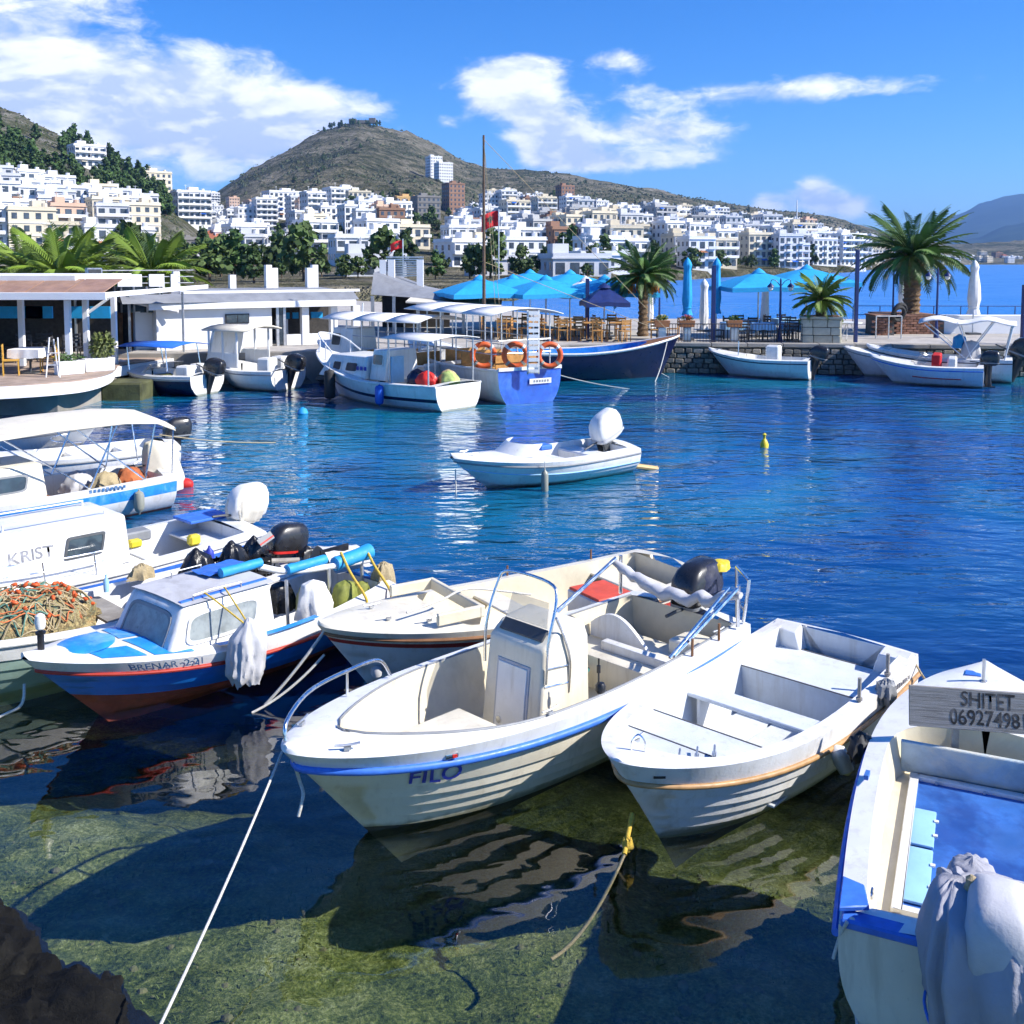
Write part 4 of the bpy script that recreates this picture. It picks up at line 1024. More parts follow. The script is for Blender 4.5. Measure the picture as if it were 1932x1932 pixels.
def restaurant_left():
    t = thing('restaurant', 'open-fronted restaurant with brown canopy roof and white posts', 'building', (0, 0, 0))
    yF, yB = 30.2, 36.3
    zT = P(0, 520, yF).z; z1 = P(0, 533, yF).z; z2 = P(0, 562, yF).z
    xr = P(262, 545, yF+1).x
    # roof: thin white slab, brown sheet awning in panels sloping down, white fascia
    boxpart(t, 'roof_slab', 'wall_white', -30, P(145, 525, yF+1.5).x, yF+1.4, yB, z1-.02, zT, .02)
    zz0 = P(0, 533, yF).z; x0 = -26; n = 12; xe = P(195, 550, yF).x
    for k in range(n):
        a = x0+(xe-x0)*k/n; b = x0+(xe-x0)*(k+1)/n-.04
        mb = MB(); mb.loft([[(a, yF, z2+.12), (b, yF, z2+.12), (b, yF+1.6, z1+.05), (a, yF+1.6, z1+.05)], [(a, yF, z2+.15), (b, yF, z2+.15), (b, yF+1.6, z1+.08), (a, yF+1.6, z1+.08)]]); mb.build('roof_panel', M['roof_brown'], t)
    boxpart(t, 'fascia', 'wall_white', -30, xe+.1, yF-.08, yF, z2-.06, z2+.16, .01)
    mb = MB(); mb.loft([[(xe, yF, z2), (xr+.6, yF+3.0, z2+.12), (xr+.6, yB, z2+.12), (xe, yB, z2)], [(xe, yF, z2+.16), (xr+.6, yF+3.0, z2+.26), (xr+.6, yB, z2+.26), (xe, yB, z2+.16)]]); mb.build('side_roof', M['wall_white'], t)
    for px, y in ((128, yF+.3), (162, yF+1.2), (-20, yF+.3), (40, yF+2.5), (215, yF+3.2)):
        x = P(px, 600, y).x; boxpart(t, 'post', 'wall_white', x-.08, x+.08, y-.08, y+.08, .97, z2+.02, .01)
    x = P(162, 600, yF+1.2).x; mb = MB(); mb.tube([(x, yF+1.2, z2-.55), (x+.75, yF+1.3, z2)], .05, 6); mb.build('brace', M['wall_white'], t)
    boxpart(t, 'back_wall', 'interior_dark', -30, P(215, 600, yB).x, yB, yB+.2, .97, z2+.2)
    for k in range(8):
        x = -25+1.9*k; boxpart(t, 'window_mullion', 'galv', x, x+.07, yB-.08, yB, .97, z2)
    for k, (px, s_) in enumerate(((30, 1.9), (75, .9), (150, .8), (190, .7))):
        p = P(px, 588, 34.5); boxpart(t, 'blue_valance', 'parasol_blue', p.x-s_/2, p.x+s_/2, 34.4, 34.5, p.z-.22, p.z+.18)
    # dark entrance porch with timber doors
    xa, xb = span(215, 300, 37); y = 37.0
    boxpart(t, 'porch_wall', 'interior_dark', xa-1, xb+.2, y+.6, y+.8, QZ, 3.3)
    for px in (218, 240, 262, 284):
        x = P(px, 600, y).x; boxpart(t, 'door_post', 'wood_brown', x-.06, x+.06, y+.40, y+.52, QZ, 2.75)
    boxpart(t, 'door_head', 'wood_brown', xa, xb, y+.38, y+.54, 2.75, 2.9)
    zt = P(0, 567, y).z; zb = P(0, 590, y).z
    boxpart(t, 'porch_glass', 'glass_dark', xa-.8, xb+.1, y+.1, y+.2, zb, zt+.5)
    for k in range(6): x = xa-.7+(xb-xa+.7)*k/5; boxpart(t, 'glass_bar', 'galv', x, x+.05, y+.05, y+.1, zb, zt+.5)
    mb = MB(); mb.tube([(xa-.8, y-.5, zt+.3), (xb+.8, y-.3, zb+.05)], .06, 6); mb.build('gutter', M['wall_white'], t)
restaurant_left()
def white_restaurant():
    t = thing('restaurant', 'white flat-roofed restaurant with small dark window behind the moored speedboats', 'building', (0, 0, 0))
    y = 37.0; x0, x1 = span(300, 520, y); xr = P(702, 600, 38.5).x
    zr = P(0, 583, y).z; zg = P(0, 556, y).z
    boxpart(t, 'wall', 'wall_white', x0, x1, y+.3, y+5, QZ, zr, .01)
    boxpart(t, 'side_wall', 'wall_white', x0-.6, x0-.003, y+1.0, y+5, QZ, zr-.1)
    xw0, xw1 = span(432, 478, y+.28); za, zb = P(0, 614, y).z, P(0, 595, y).z
    w = boxpart(t, 'window', 'frame_dark', xw0, xw1, y+.24, y+.34, za, zb)
    for a, b in ((.05, .48), (.52, .95)): boxpart(w, 'pane', 'glass_dark', xw0+(xw1-xw0)*a, xw0+(xw1-xw0)*b, y+.225, y+.245, za+.04, zb-.04)
    boxpart(t, 'white_fascia', 'wall_white', x0-.3, xr, y+.0, y+.28, zr-.02, zr+.22, .01)
    mb = MB(); mb.loft([[(x0-1.2, y-.15, zr+.23), (xr+.2, y+.2, zr+.23), (xr+.2, y+5, zr+.5), (x0-1.2, y+5, zr+.5)], [(x0-1.2, y+.4, zg), (xr+.2, y+.8, zg), (xr+.2, y+5, zg+.1), (x0-1.2, y+5, zg+.1)]]); mb.build('grey_roof', M['roof_grey'], t)
    boxpart(t, 'roof_edge', 'wall_white', x0+1, xr+.5, y+.9, y+1.05, zg+.0, zg+.10)
    # glazed right half: columns, dark interior, blue folded parasols seen inside
    xg0, xg1 = span(525, 702, y)
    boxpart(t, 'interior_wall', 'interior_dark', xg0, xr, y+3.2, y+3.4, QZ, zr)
    for px in (592, 652, 700):
        x = P(px, 600, y+.3).x; boxpart(t, 'column', 'wall_white', x-.14, x+.14, y+.3, y+.58, QZ, zr-.02, .01)
    for px in (531, 545): x = P(px, 600, y).x; boxpart(t, 'door_frame', 'galv', x-.05, x+.05, y+.25, y+.33, QZ, zr)
    boxpart(t, 'door_glass', 'glass_dark', P(531, 600, y).x, P(545, 600, y).x, y+.27, y+.30, QZ+.05, zr-.05)
    boxpart(t, 'low_wall', 'wall_white', P(550, 600, y).x, xr, y+.35, y+.5, QZ, QZ+.42)
    for px in (560, 572, 612, 630, 668, 680):
        p = P(px, 605, y+2.6); boxpart(t, 'blue_panel', 'parasol_blue', p.x-.12, p.x+.12, y+2.55, y+2.65, QZ+.9, zr-.35)
    boxpart(t, 'counter', 'wall_white', P(565, 600, y+1.4).x, P(585, 600, y+1.4).x, y+1.4, y+1.8, QZ, QZ+.95)
    # roof terrace clutter
    for a, b in ((300, 320), (330, 372), (385, 412), (424, 436)):
        p0, p1 = P(a, 500, y+4), P(b, 500, y+4); boxpart(t, 'roof_parapet', 'wall_white', p0.x, p1.x, y+4, y+4.15, zg+.09, P(0, 517, y+4).z)
    for k in range(3):
        zz = zg+.35+.25*k; mb = MB(); mb.tube([(P(290, 500, y+4).x, y+4.07, zz), (P(466, 500, y+4).x, y+4.07, zz)], .02, 5); mb.build('roof_rail', M['galv'], t)
    p = P(255, 505, y+3); q = P(281, 505, y+3); b = boxpart(t, 'roof_unit', 'galv', p.x, q.x, y+3, y+3.6, zg, p.z, .02)
    boxpart(b, 'vent_grille', 'dark_grey', p.x+.05, q.x-.05, y+2.97, y+2.995, zg+.2, p.z-.05)
    for px, top in ((447, 512), (552, 519), (622, 500), (634, 506), (705, 506), (716, 500)):
        p = P(px, top, y+4.6); boxpart(t, 'chimney', 'wall_white', p.x-.13, p.x+.13, y+4.5, y+4.8, zg, p.z, .01)
    th = .52; c, s = cos(th), sin(th); px_, py_ = x0, y+.3; t.rotation_euler.z = th; t.location = (px_-(px_*c-py_*s), py_-(px_*s+py_*c)-.6, 0)
WR = white_restaurant()
def pier_hall():
    t = thing('pavilion', 'grey-roofed pavilion with pale louvred wall behind the excursion boats', 'building', (0, 0, 0)); y = 46
    x0, x1 = span(700, 880, y); za, zb = P(0, 515, y).z, P(0, 560, y).z
    mb = MB(); mb.loft([[(x0, y, zb+.1), (x1, y-2.5, zb-.1), (x1, y+3, zb), (x0, y+5, zb+.2)], [(x0, y+1, za), (x1-2.2, y, zb+.35), (x1-2, y+3, zb+.4), (x0, y+5, za+.1)]]); mb.build('roof', M['roof_grey'], t)
    for k in range(9):
        zz = P(0, 538, y).z+.11*k; boxpart(t, 'louvre', 'galv', P(730, 520, y+3).x, P(800, 520, y+3).x, y+3-.03*k, y+3.06-.03*k, zz+.35, zz+.42)
    for px in (705, 745, 790, 835, 875): x = P(px, 600, y).x; boxpart(t, 'post', 'galv', x-.07, x+.07, y-.4, y-.26, QZ, zb+.05)
    boxpart(t, 'back_wall', 'interior_dark', x0, x1-1, y+4, y+4.2, QZ, zb)
    for px in (722, 738, 792): boxpart(t, 'chimney', 'wall_white', P(px, 500, y+2).x-.15, P(px, 500, y+2).x+.15, y+2, y+2.3, zb, P(0, 490, y+2).z)
    mb = MB(); mb.loft([[(x1-2.4, y-3.2, zb-.15), (x1+1.6, y-3.6, zb-.35), (x1+1.6, y, zb-.2), (x1-2.4, y, zb)], [(x1-2.4, y-3.2, zb-.08), (x1+1.6, y-3.6, zb-.28), (x1+1.6, y, zb-.13), (x1-2.4, y, zb+.07)]]); mb.build('cream_awning', M['canvas_cream'], t)
pier_hall()
# seating and planters on the near-left terrace
def terrace_things():
    random.seed(5)
    yc = chair_proto('yellow_wood', 'yellow wooden chair at the left edge beside the clothed table'); yc.location = at(22, 708, .97); yc.rotation_euler.z = .4
    copy_tree(yc, at(92, 702, .97), 3.4, 'yellow wooden chair to the right of the clothed table')
    tt = table_proto('dark_grey', 'table with white cloth between the yellow wooden chairs', 'canvas_white'); tt.location = at(58, 704, .97)
    dk = chair_proto('frame_dark', 'dark chair'); spots = [(-12, 684), (20, 680), (45, 684), (70, 680), (95, 678), (118, 682), (150, 680), (60, 672), (30, 670), (105, 670)]
    spots.sort()
    for i, (px, py) in enumerate(spots):
        c = dk if i == 0 else copy_tree(dk, at(px, py, .97), random.uniform(0, 6)); c.location = at(px, py, .97); c['label'] = '%s dark chair from the left inside the open-fronted restaurant' % ordinal(i); c['group'] = 'dark chairs inside the left restaurant'
    for i, (px0, px1, py, lab) in enumerate(((108, 155, 708, 'long white planter trough on the terrace corner below the slanted post'), (158, 212, 702, 'white planter trough holding the leafy bush at the terrace tip'))):
        a, b = at(px0, py, .97), at(px1, py-4, .97); t = thing('planter_trough', lab, 'planter', (a+b)/2, atan2(b.y-a.y, b.x-a.x)); w = (b-a).length
        mb = MB(); mb.box((0, 0, .20), (w, .36, .40), taper=1.05); mb.build('trough', M['wall_white'], t, bevel=.015)
        o = leaf_ball(.3, 420 if i else 160, 5+i, .055).build('foliage', M['leaf_olive' if i else 'leaf_green'], t, smooth=0); o.location = (.15*i, 0, .78 if i else .5); o.scale = (1.35, 1.1, 1.75) if i else (1.6, .7, .6)
    t = thing('easel_stand', 'white A-frame stand on the terrace beside the yellow chairs', 'stand', at(100, 712, .97))
    for s in (-.2, .2): mb = MB(); mb.tube([(s, 0, 0), (s*.6, .12, 1.15)], .02, 6); mb.build('leg', M['wall_white'], t)
    mb = MB(); mb.tube([(0, .35, 0), (0, .12, 1.1)], .02, 6); mb.build('back_leg', M['wall_white'], t)
    for z in (.35, .7): mb = MB(); mb.tube([(-.2+.06*z, .06, z), (.2-.06*z, .06, z)], .015, 6); mb.build('rung', M['wall_white'], t)
material('yellow_wood', (.60, .33, .05), .5, var=.15)
terrace_things()
# ------------------------------------------------------------------ the town on the slopes
WALLS = {'white': (.80, .79, .77), 'cream': (.70, .62, .47), 'grey': (.42, .42, .42), 'brick brown': (.30, .17, .11), 'pale grey': (.62, .63, .65), 'ochre': (.58, .38, .16), 'red': (.42, .07, .06), 'peach': (.64, .44, .32), 'unfinished grey': (.22, .21, .20)}
for k, c in WALLS.items(): material('wall_'+k, c, .85, var=.06, scale=.15, dirt=tuple(x*.7 for x in c), dirt_amt=.35, rnd=.08)
material('window_dark', (.06, .075, .10), .2, var=.4, scale=.4, spec=.6); material('roof_tile', (.36, .12, .06), .85, var=.2, scale=.6); material('balcony_shade', (.05, .055, .07), .6, var=.3, scale=.3)
material('glass_green', (.06, .10, .10), .2, var=.3, scale=.4)
CITY_MESH = {}
def block_meshes(w, d, n, style, wallmat, seed):
    """wall, windows (joined, too small to pick apart), balconies, roof of one block; front faces -y, base at z=0"""
    key = (w, d, n, style, wallmat)
    if key in CITY_MESH: return CITY_MESH[key]
    random.seed(seed); fh = 3.1; H = n*fh; out = []
    mb = MB(); mb.box((0, 0, H/2-4), (w, d, H+8)); out.append(('wall', mb.mesh('wall', M['wall_'+wallmat], 0)))
    win = MB()
    nb = max(3, int(w/2.6))
    for f in range(n):
        z = f*fh+1.75
        for i in range(nb):
            x = -w/2+w*(i+.5)/nb
            ww = 1.25 if style != 'balcony' else 1.7; hh = 1.5 if style != 'balcony' else 2.1
            if style == 'strip': ww, hh = w/nb*.92, 1.7
            zz = z if style != 'balcony' else f*fh+1.35
            for s in ((-1,) if style != 'plain2' else (-1, 1)): win.box((x, s*(d/2-.02), zz), (ww, .16, hh))
        for i in range(max(2, int(d/3))):
            y = -d/2+d*(i+.5)/max(2, int(d/3))
            for s in (-1, 1): win.box((s*(w/2-.02), y, z), (.16, 1.1, 1.4))
    out.append(('windows', win.mesh('windows', M['glass_green' if style == 'strip' else 'window_dark'], 0)))
    bal = MB()
    if style == 'balcony':
        for f in range(1, n):
            if seed % 3 == 0:
                for i in range(nb):
                    if (i+seed) % 2 == 0: x = -w/2+w*(i+.5)/nb; bal.box((x, -d/2-.7, f*fh+.08), (w/nb*.96, 1.4, .16)); bal.box((x, -d/2-1.38, f*fh+.5), (w/nb*.96, .10, .85))
            else:
                bal.box((0, -d/2-.7, f*fh+.08), (w*.98, 1.4, .16)); bal.box((0, -d/2-1.36, f*fh+.55), (w*.98, .10, .80))
                for k in range(int(nb/2)+1): x = -w*.49+.98*w*k/max(1, int(nb/2)); bal.box((x, -d/2-.7, f*fh+1.45), (.14, 1.36, 2.7))
            if seed % 2: bal.box((w/2+.5, -d*.1, f*fh+.08), (1.0, d*.5, .16)); bal.box((w/2+.98, -d*.1, f*fh+.5), (.08, d*.5, .8))
    elif style == 'frame':
        for f in range(n+1): bal.box((0, 0, f*fh+.0), (w+.5, d+.5, .3))
    else:
        for f in range(1, n): bal.box((0, -d/2-.06, f*fh), (w+.2, .2, .18))
    if bal.v: out.append(('balconies', bal.mesh('balconies', M['wall_'+('white' if wallmat in ('white', 'cream', 'ochre', 'peach', 'red', 'pale grey') else wallmat)], 0)))
    if style == 'balcony':
        aw = MB()
        for f in range(n):
            for i in range(nb):
                if random.random() < .06:
                    x = -w/2+w*(i+.5)/nb; z = f*fh+2.75; ww = w/nb*.45
                    aw.add([(x-ww, -d/2-.05, z), (x+ww, -d/2-.05, z), (x+ww, -d/2-1.5, z-.6), (x-ww, -d/2-1.5, z-.6), (x-ww, -d/2-.05, z-.08), (x+ww, -d/2-.05, z-.08), (x+ww, -d/2-1.5, z-.68), (x-ww, -d/2-1.5, z-.68)], [(0, 1, 2, 3), (7, 6, 5, 4), (0, 4, 5, 1), (1, 5, 6, 2), (2, 6, 7, 3), (3, 7, 4, 0)], random.choice((0, 1, 2)))
        if aw.v: out.append(('awnings', aw.mesh('awnings', [M['canvas_blue'], M['terracotta'], M['canvas_cream']], 0)))
    r = MB()
    if style == 'tile':
        r.loft([[(-w/2-.5, -d/2-.5, H), (w/2+.5, -d/2-.5, H), (w/2+.5, d/2+.5, H), (-w/2-.5, d/2+.5, H)], [(-w*.25, -.2, H+2.6), (w*.25, -.2, H+2.6), (w*.25, .2, H+2.6), (-w*.25, .2, H+2.6)]]); rm = M['roof_tile']
    else:
        r.box((0, 0, H+.12), (w+.6, d+.6, .24)); r.box((0, -d/2, H+.6), (w, .2, .8)); r.box((0, d/2, H+.6), (w, .2, .8)); r.box((-w/2, 0, H+.6), (.2, d, .8)); r.box((w/2, 0, H+.6), (.2, d, .8))
        r.box((w*random.uniform(-.25, .25), d*.12, H+1.5), (w*.28, d*.35, 2.6)); r.box((-w*.3, d*.2, H+1.0), (1.4, 1.4, 1.4)); r.lathe([(.01, 1.9), (.7, 1.8), (.75, .5), (.01, .4)], 8, (w*.32, -d*.2, H+.2)); r.tube([(-w*.1, d*.3, H), (-w*.1, d*.3, H+4.2)], .09, 4); r.box((-w*.1, d*.3, H+3.9), (1.3, .08, .08)); rm = M['wall_'+wallmat]
    out.append(('roof', r.mesh('roof', rm, 0)))
    CITY_MESH[key] = out; return out
CITY = []
def block(loc, rz, w, d, n, style, wallmat, seed=1, label=None, group='town blocks on the slopes', s=1.0):
    t = thing('apartment_block', label or '', 'building', loc, rz, group); t.scale = (s, s, s)
    for nm, me in block_meshes(w, d, n, style, wallmat, seed):
        o = put(nm, me, t)
        if nm in ('windows', 'balconies', 'awnings'): o['kind'] = 'stuff'
    u, v = project((loc[0], loc[1], loc[2]+n*1.5*s)); CITY.append([t, u, v, w*s, n, style, wallmat, label is not None, loc[1]]); return t
# landmarks placed one by one: px of centre, distance, width(m), depth, storeys, style, colour, yaw, label, pixel height of base (None = on the ground)
LM = [
 (510, 330, 437, 13, 14, 6, 'plain', 'pale grey', .42, 'grey office block with navy-shaded flank above the white restaurant roof'),
 (572, 332, 440, 14, 12, 6, 'strip', 'grey', .42, 'dark glazed block with green-grey strip windows beside the grey office block'),
 (425, 300, None, 15, 10, 2, 'tile', 'white', .2, 'low white house with red tiled roof behind the lime palms'),
 (172, 520, None, 14, 10, 3, 'balcony', 'white', .5, 'lone white block among pines high on the left hillside'),
 (298, 560, None, 14, 11, 3, 'plain', 'cream', .5, 'pale block alone on the left ridge end above the pines'),
 (820, 1120, 296, 14, 13, 8, 'plain', 'white', .5, 'white tower standing high on the bare slope under the hilltop'),
 (838, 1080, 309, 16, 12, 7, 'plain', 'white', .5, 'shorter white tower in front of its twin on the bare slope'),
 (856, 720, 345, 12, 12, 7, 'plain', 'brick brown', .5, 'brown unfinished tower left of the wooden mast'),
 (804, 600, 378, 14, 12, 6, 'frame', 'unfinished grey', .4, 'dark grey unfinished concrete frame left of the mast'),
 (765, 640, 385, 16, 12, 5, 'balcony', 'ochre', .5, 'ochre block left of the dark concrete frame'),
 (1048, 300, 473, 17, 13, 5, 'plain', 'white', .45, 'wide white hotel with square windows behind the blue parasols'),
 (1235, 560, 415, 12, 12, 6, 'balcony', 'red', .4, 'red fronted block left of the closed blue parasols'),
 (1262, 545, 427, 14, 12, 5, 'balcony', 'peach', .5, 'peach block next to the red fronted one'),
 (760, 330, 440, 14, 12, 5, 'balcony', 'cream', .45, 'cream block with a red flag in front'),
 (400, 340, 486, 22, 12, 4, 'frame', 'unfinished grey', .4, 'brown-grey half-built frame with open floors above the white house'),
 (645, 600, 362, 17, 13, 9, 'balcony', 'white', .45, 'tall white block rising in the middle left of the town'),
 (535, 640, 364, 20, 14, 8, 'balcony', 'white', .45, 'large white block with stepped balconies behind the grey office'),
 (1395, 420, 468, 16, 12, 7, 'balcony', 'white', .5, 'tall white waterfront block behind the wide open parasol'),
 (1430, 430, 470, 12, 12, 6, 'plain', 'white', .5, 'narrow white waterfront block right of the tall one'),
 (1065, 830, 352, 12, 10, 5, 'plain', 'brick brown', .5, 'brown block up the slope right of the mast'),
 (1485, 900, None, 8, 8, 3, 'plain', 'white', .5, 'small white house on the ridge slope near the thin white mast'),
 (365, 520, 365, 16, 12, 7, 'balcony', 'white', .4, 'bluish white tower block at the foot of the wooded hill'),
]
for px, r, top, w, d, n, st, col, yaw, lab in LM:
    a = az_of(px)
    if top: n = max(2, min(10, round((at_depth(px, top, r*cos(a)).z-ground_z(px, r))/3.1)))
    block(world_at(px, r), yaw-a*.5, w, d, n, st, col, seed=n+int(px), label=lab)
# the rest, scattered by rows following the slopes
TOP = [(-60, 322), (0, 328), (100, 350), (190, 372), (260, 395), (330, 400), (400, 362), (470, 378), (560, 370), (650, 362), (720, 366), (800, 370), (870, 385), (930, 356), (1000, 360), (1080, 372), (1180, 385), (1300, 388), (1400, 396), (1500, 412), (1600, 438), (1690, 455), (1790, 470), (1960, 462)]
def scatter_city():
    random.seed(2024); cnt = 0; r = 165; S = .86; far = {}
    sky = [560.0]*2100                       # skyline of what already stands, so that each new block shows above it
    def stamp(u, wpx, top):
        for i in range(max(0, int(u-wpx/2)+80), min(2099, int(u+wpx/2)+80)): sky[i] = min(sky[i], top)
    for c in sorted(CITY, key=lambda c: c[8]): stamp(c[1], c[3]*FPX/c[8], 2*c[2]-project((c[0].location.x, c[0].location.y, c[0].location.z))[1])
    specs = [(w, d, n, st) for w, d in ((9, 9), (11, 10), (14, 11)) for n in (3, 4, 5, 6) for st in ('balcony', 'balcony', 'plain', 'balcony')]+[(18, 12, 5, 'balcony'), (10, 9, 2, 'tile'), (12, 12, 8, 'balcony'), (12, 12, 7, 'balcony'), (15, 12, 4, 'frame')]
    cols = ['white']*14+['cream']*4+['pale grey']*6+['grey', 'peach', 'brick brown']
    cands = []
    while r < 2300:
        px = -50+random.uniform(0, 15)
        while px < 1945:
            step_m = random.uniform(6, 10) if px < 340 else random.uniform(8, 13) if r < 700 else random.uniform(11, 20)
            cands.append((px, r)); px += step_m*FPX/r
        r *= 1.07 if r < 900 else 1.11
    for px, r in cands:
        if cnt >= 640: break
        if px >= 1690 and r < 1250 or (px < 335 and r > 500) or (r < 238 and (px < 420 or random.random() < .45)): continue
        if r < smooth_tab(COAST, px)+18: continue
        p = world_at(px, r); u, v = project(p); top = lerp_tab(TOP, px)-(22 if px < 335 else 0)
        w, d, n, st = random.choice(specs); col = random.choice(cols)
        n = min(n, 1 if r < 200 else 2 if r < 275 and px > 330 else 3 if r < 330 else 4 if r < 460 else 7) if px > 330 else min(n, 4)
        if r < 420: w = min(w, 11)
        if st == 'frame': col = 'unfinished grey'
        if r > 1100: n = min(n, 3)
        hpx = S*n*3.1*FPX/r; tp = v-hpx; wpx = S*w*FPX/r
        if tp < top or random.random() > (.97 if r < 700 else .85): continue
        seg = sky[max(0, int(u-wpx/2)+80):min(2099, int(u+wpx/2)+80)]
        if not seg or sum(1 for q in seg if tp < q-3) < .30*len(seg): continue
        rz = random.uniform(.25, .6)-az_of(px)*.4; stamp(u, wpx, tp); cnt += 1
        if cnt <= 277: block(p, rz, w, d, n, st, col, seed=w+n, s=S); continue
        # past the limit: the smallest, farthest houses go into one mass
        if not far: far.update(wall=MB(), pane=MB())
        R = Matrix.Translation(p) @ Matrix.Rotation(rz, 4, 'Z') @ Matrix.Scale(S, 4); H = n*3.1
        q = MB(); q.box((0, 0, H/2-4), (w, d, H+8)); q.box((0, 0, H+.12), (w+.5, d+.5, .24)); q.box((w*.1, 0, H+1.3), (w*.3, d*.35, 2.3))
        for f in range(1, n): q.box((0, -d/2-.5, f*3.1+.4), (w*.98, 1.0, .8))
        mi = {'white': 0, 'pale grey': 0, 'cream': 1, 'peach': 1, 'ochre': 1}.get(col, 2); q.xform(R); far['wall'].add(q.v, q.f, mi)
        q = MB()
        for f in range(n):
            for i in range(3):
                q.box((-w/2+w*(i+.5)/3, -d/2-.02, f*3.1+1.8), (1.5, .16, 1.5)); q.box((w/2+.02, -d/2+d*(i+.5)/3, f*3.1+1.8), (.16, 1.1, 1.4))
        q.xform(R); far['pane'].add(q.v, q.f)
    if far:
        t = thing('far_town', 'mass of small pale houses high on the slopes and far shore', 'houses'); t['kind'] = 'stuff'
        for nm, ms in (('wall', [M['wall_white'], M['wall_cream'], M['wall_grey']]), ('pane', M['window_dark'])):
            o = far[nm].build('house_'+nm+'s', ms, t, smooth=0); o['kind'] = 'stuff'
    print('BLOCKS', cnt, r); return cnt
NB = scatter_city()
# labels that single each block out
NUM = {1: 'one', 2: 'two', 3: 'three', 4: 'four', 5: 'five', 6: 'six', 7: 'seven', 8: 'eight', 9: 'nine'}
def city_labels():
    def zone(u, v, y):
        if u < 345: return 'on the left hillside' if y > 330 else 'low on the left shore'
        if u < 905: return ('along the shore left of the mast' if y < 420 else 'in mid-town left of the mast' if y < 640 else 'high under the bare hill')
        if u < 1300: return ('along the shore right of the mast' if y < 450 else 'in mid-town right of the mast' if y < 750 else 'high on the slope right of the mast')
        if u < 1690: return ('on the shore behind the open parasols' if y < 600 else 'mid-slope left of the big palm' if y < 950 else 'on the far ridge by the palm')
        return 'in the far town beyond the big palm'
    kinds = {'balcony': 'balconied block', 'plain': 'plain block', 'tile': 'tile-roofed house', 'frame': 'concrete frame', 'strip': 'glazed block'}
    g = {}
    for c in CITY:
        if c[7]: continue
        base = ((c[6] if c[5] != 'frame' else 'unfinished'), NUM[c[4]]+'-storey '+kinds[c[5]], zone(c[1], c[2], c[8])); g.setdefault(base, []).append(c)
    for base, L in g.items():
        L.sort(key=lambda c: c[1])
        for i, c in enumerate(L):
            pre = '' if len(L) == 1 else ('leftmost ' if i == 0 else 'rightmost ' if i == len(L)-1 else ordinal(i)+' from left, ')
            c[0]['label'] = (pre+base[0]+' '+base[1]+' '+base[2])
city_labels()

# ------------------------------------------------------------------ trees of the town and the wooded hill
material('pine_dark', (.050, .098, .022), .8, var=.45, scale=.5, rnd=.35); material('tree_mid', (.065, .105, .026), .8, var=.4, scale=.5, rnd=.3); material('bark', (.12, .08, .05), .95, var=.3)
def crown_mesh(seed, H, R, nclump, per, mat, leaf=.55, pine=False):
    random.seed(seed); mb = MB()
    for c in range(nclump):
        u = random.random(); z = H*(.22+.78*u); rr = R*(sin(pi*min(1, .18+.80*u))**.7)*(1 if not pine else (1.08-u*.75)); a = random.uniform(0, 2*pi); q = sqrt(random.random())*rr
        cp = Vector((q*cos(a), q*sin(a), z)); cr = R*random.uniform(.22, .42)
        for _ in range(per):
            d = Vector((random.gauss(0, 1), random.gauss(0, 1), random.gauss(0, .8))).normalized(); p = cp+d*cr*random.random()**.4; t = Vector((random.gauss(0, 1), random.gauss(0, 1), random.gauss(0, 1))).normalized(); b = t.cross(d).normalized(); s_ = leaf*random.uniform(.6, 1.3)
            mb.add([p-t*s_, p+b*s_*.7, p+t*s_, p-b*s_*.7], [(0, 1, 2, 3)])
    return mb.mesh('crown', mat, 0)
def trunk_mesh(H, r):
    mb = MB(); mb.tube([(0, 0, -1.5), (.05, 0, H*.3), (-.05, .05, H*.7)], [r, r*.7, r*.3], 6)
    for k in range(4): a = k*1.6; mb.tube([(0, 0, H*(.25+.1*k)), (cos(a)*H*.16, sin(a)*H*.16, H*(.42+.1*k))], [r*.4, r*.12], 4)
    return mb.mesh('trunk', M['bark'], 60)
PINES = [crown_mesh(60+i, 8.5, 3.0, 26, 26, M['pine_dark'], .62, True) for i in range(4)]; BROAD = [crown_mesh(80+i, 7.5, 3.2, 24, 24, M['tree_mid'], .60) for i in range(4)]
TR_P, TR_B = trunk_mesh(8.5, .28), trunk_mesh(7, .25)
def tree(kind, loc, s, label, group, i):
    t = thing('pine_tree' if kind == 'pine' else 'broadleaf_tree', label, 'tree', loc, (i*1.7) % 6.28, group); t.scale = (s, s, s*(.85+.3*((i*37) % 10)/10))
    put('trunk', TR_P if kind == 'pine' else TR_B, t); put('crown', (PINES if kind == 'pine' else BROAD)[i % 4], t); return t
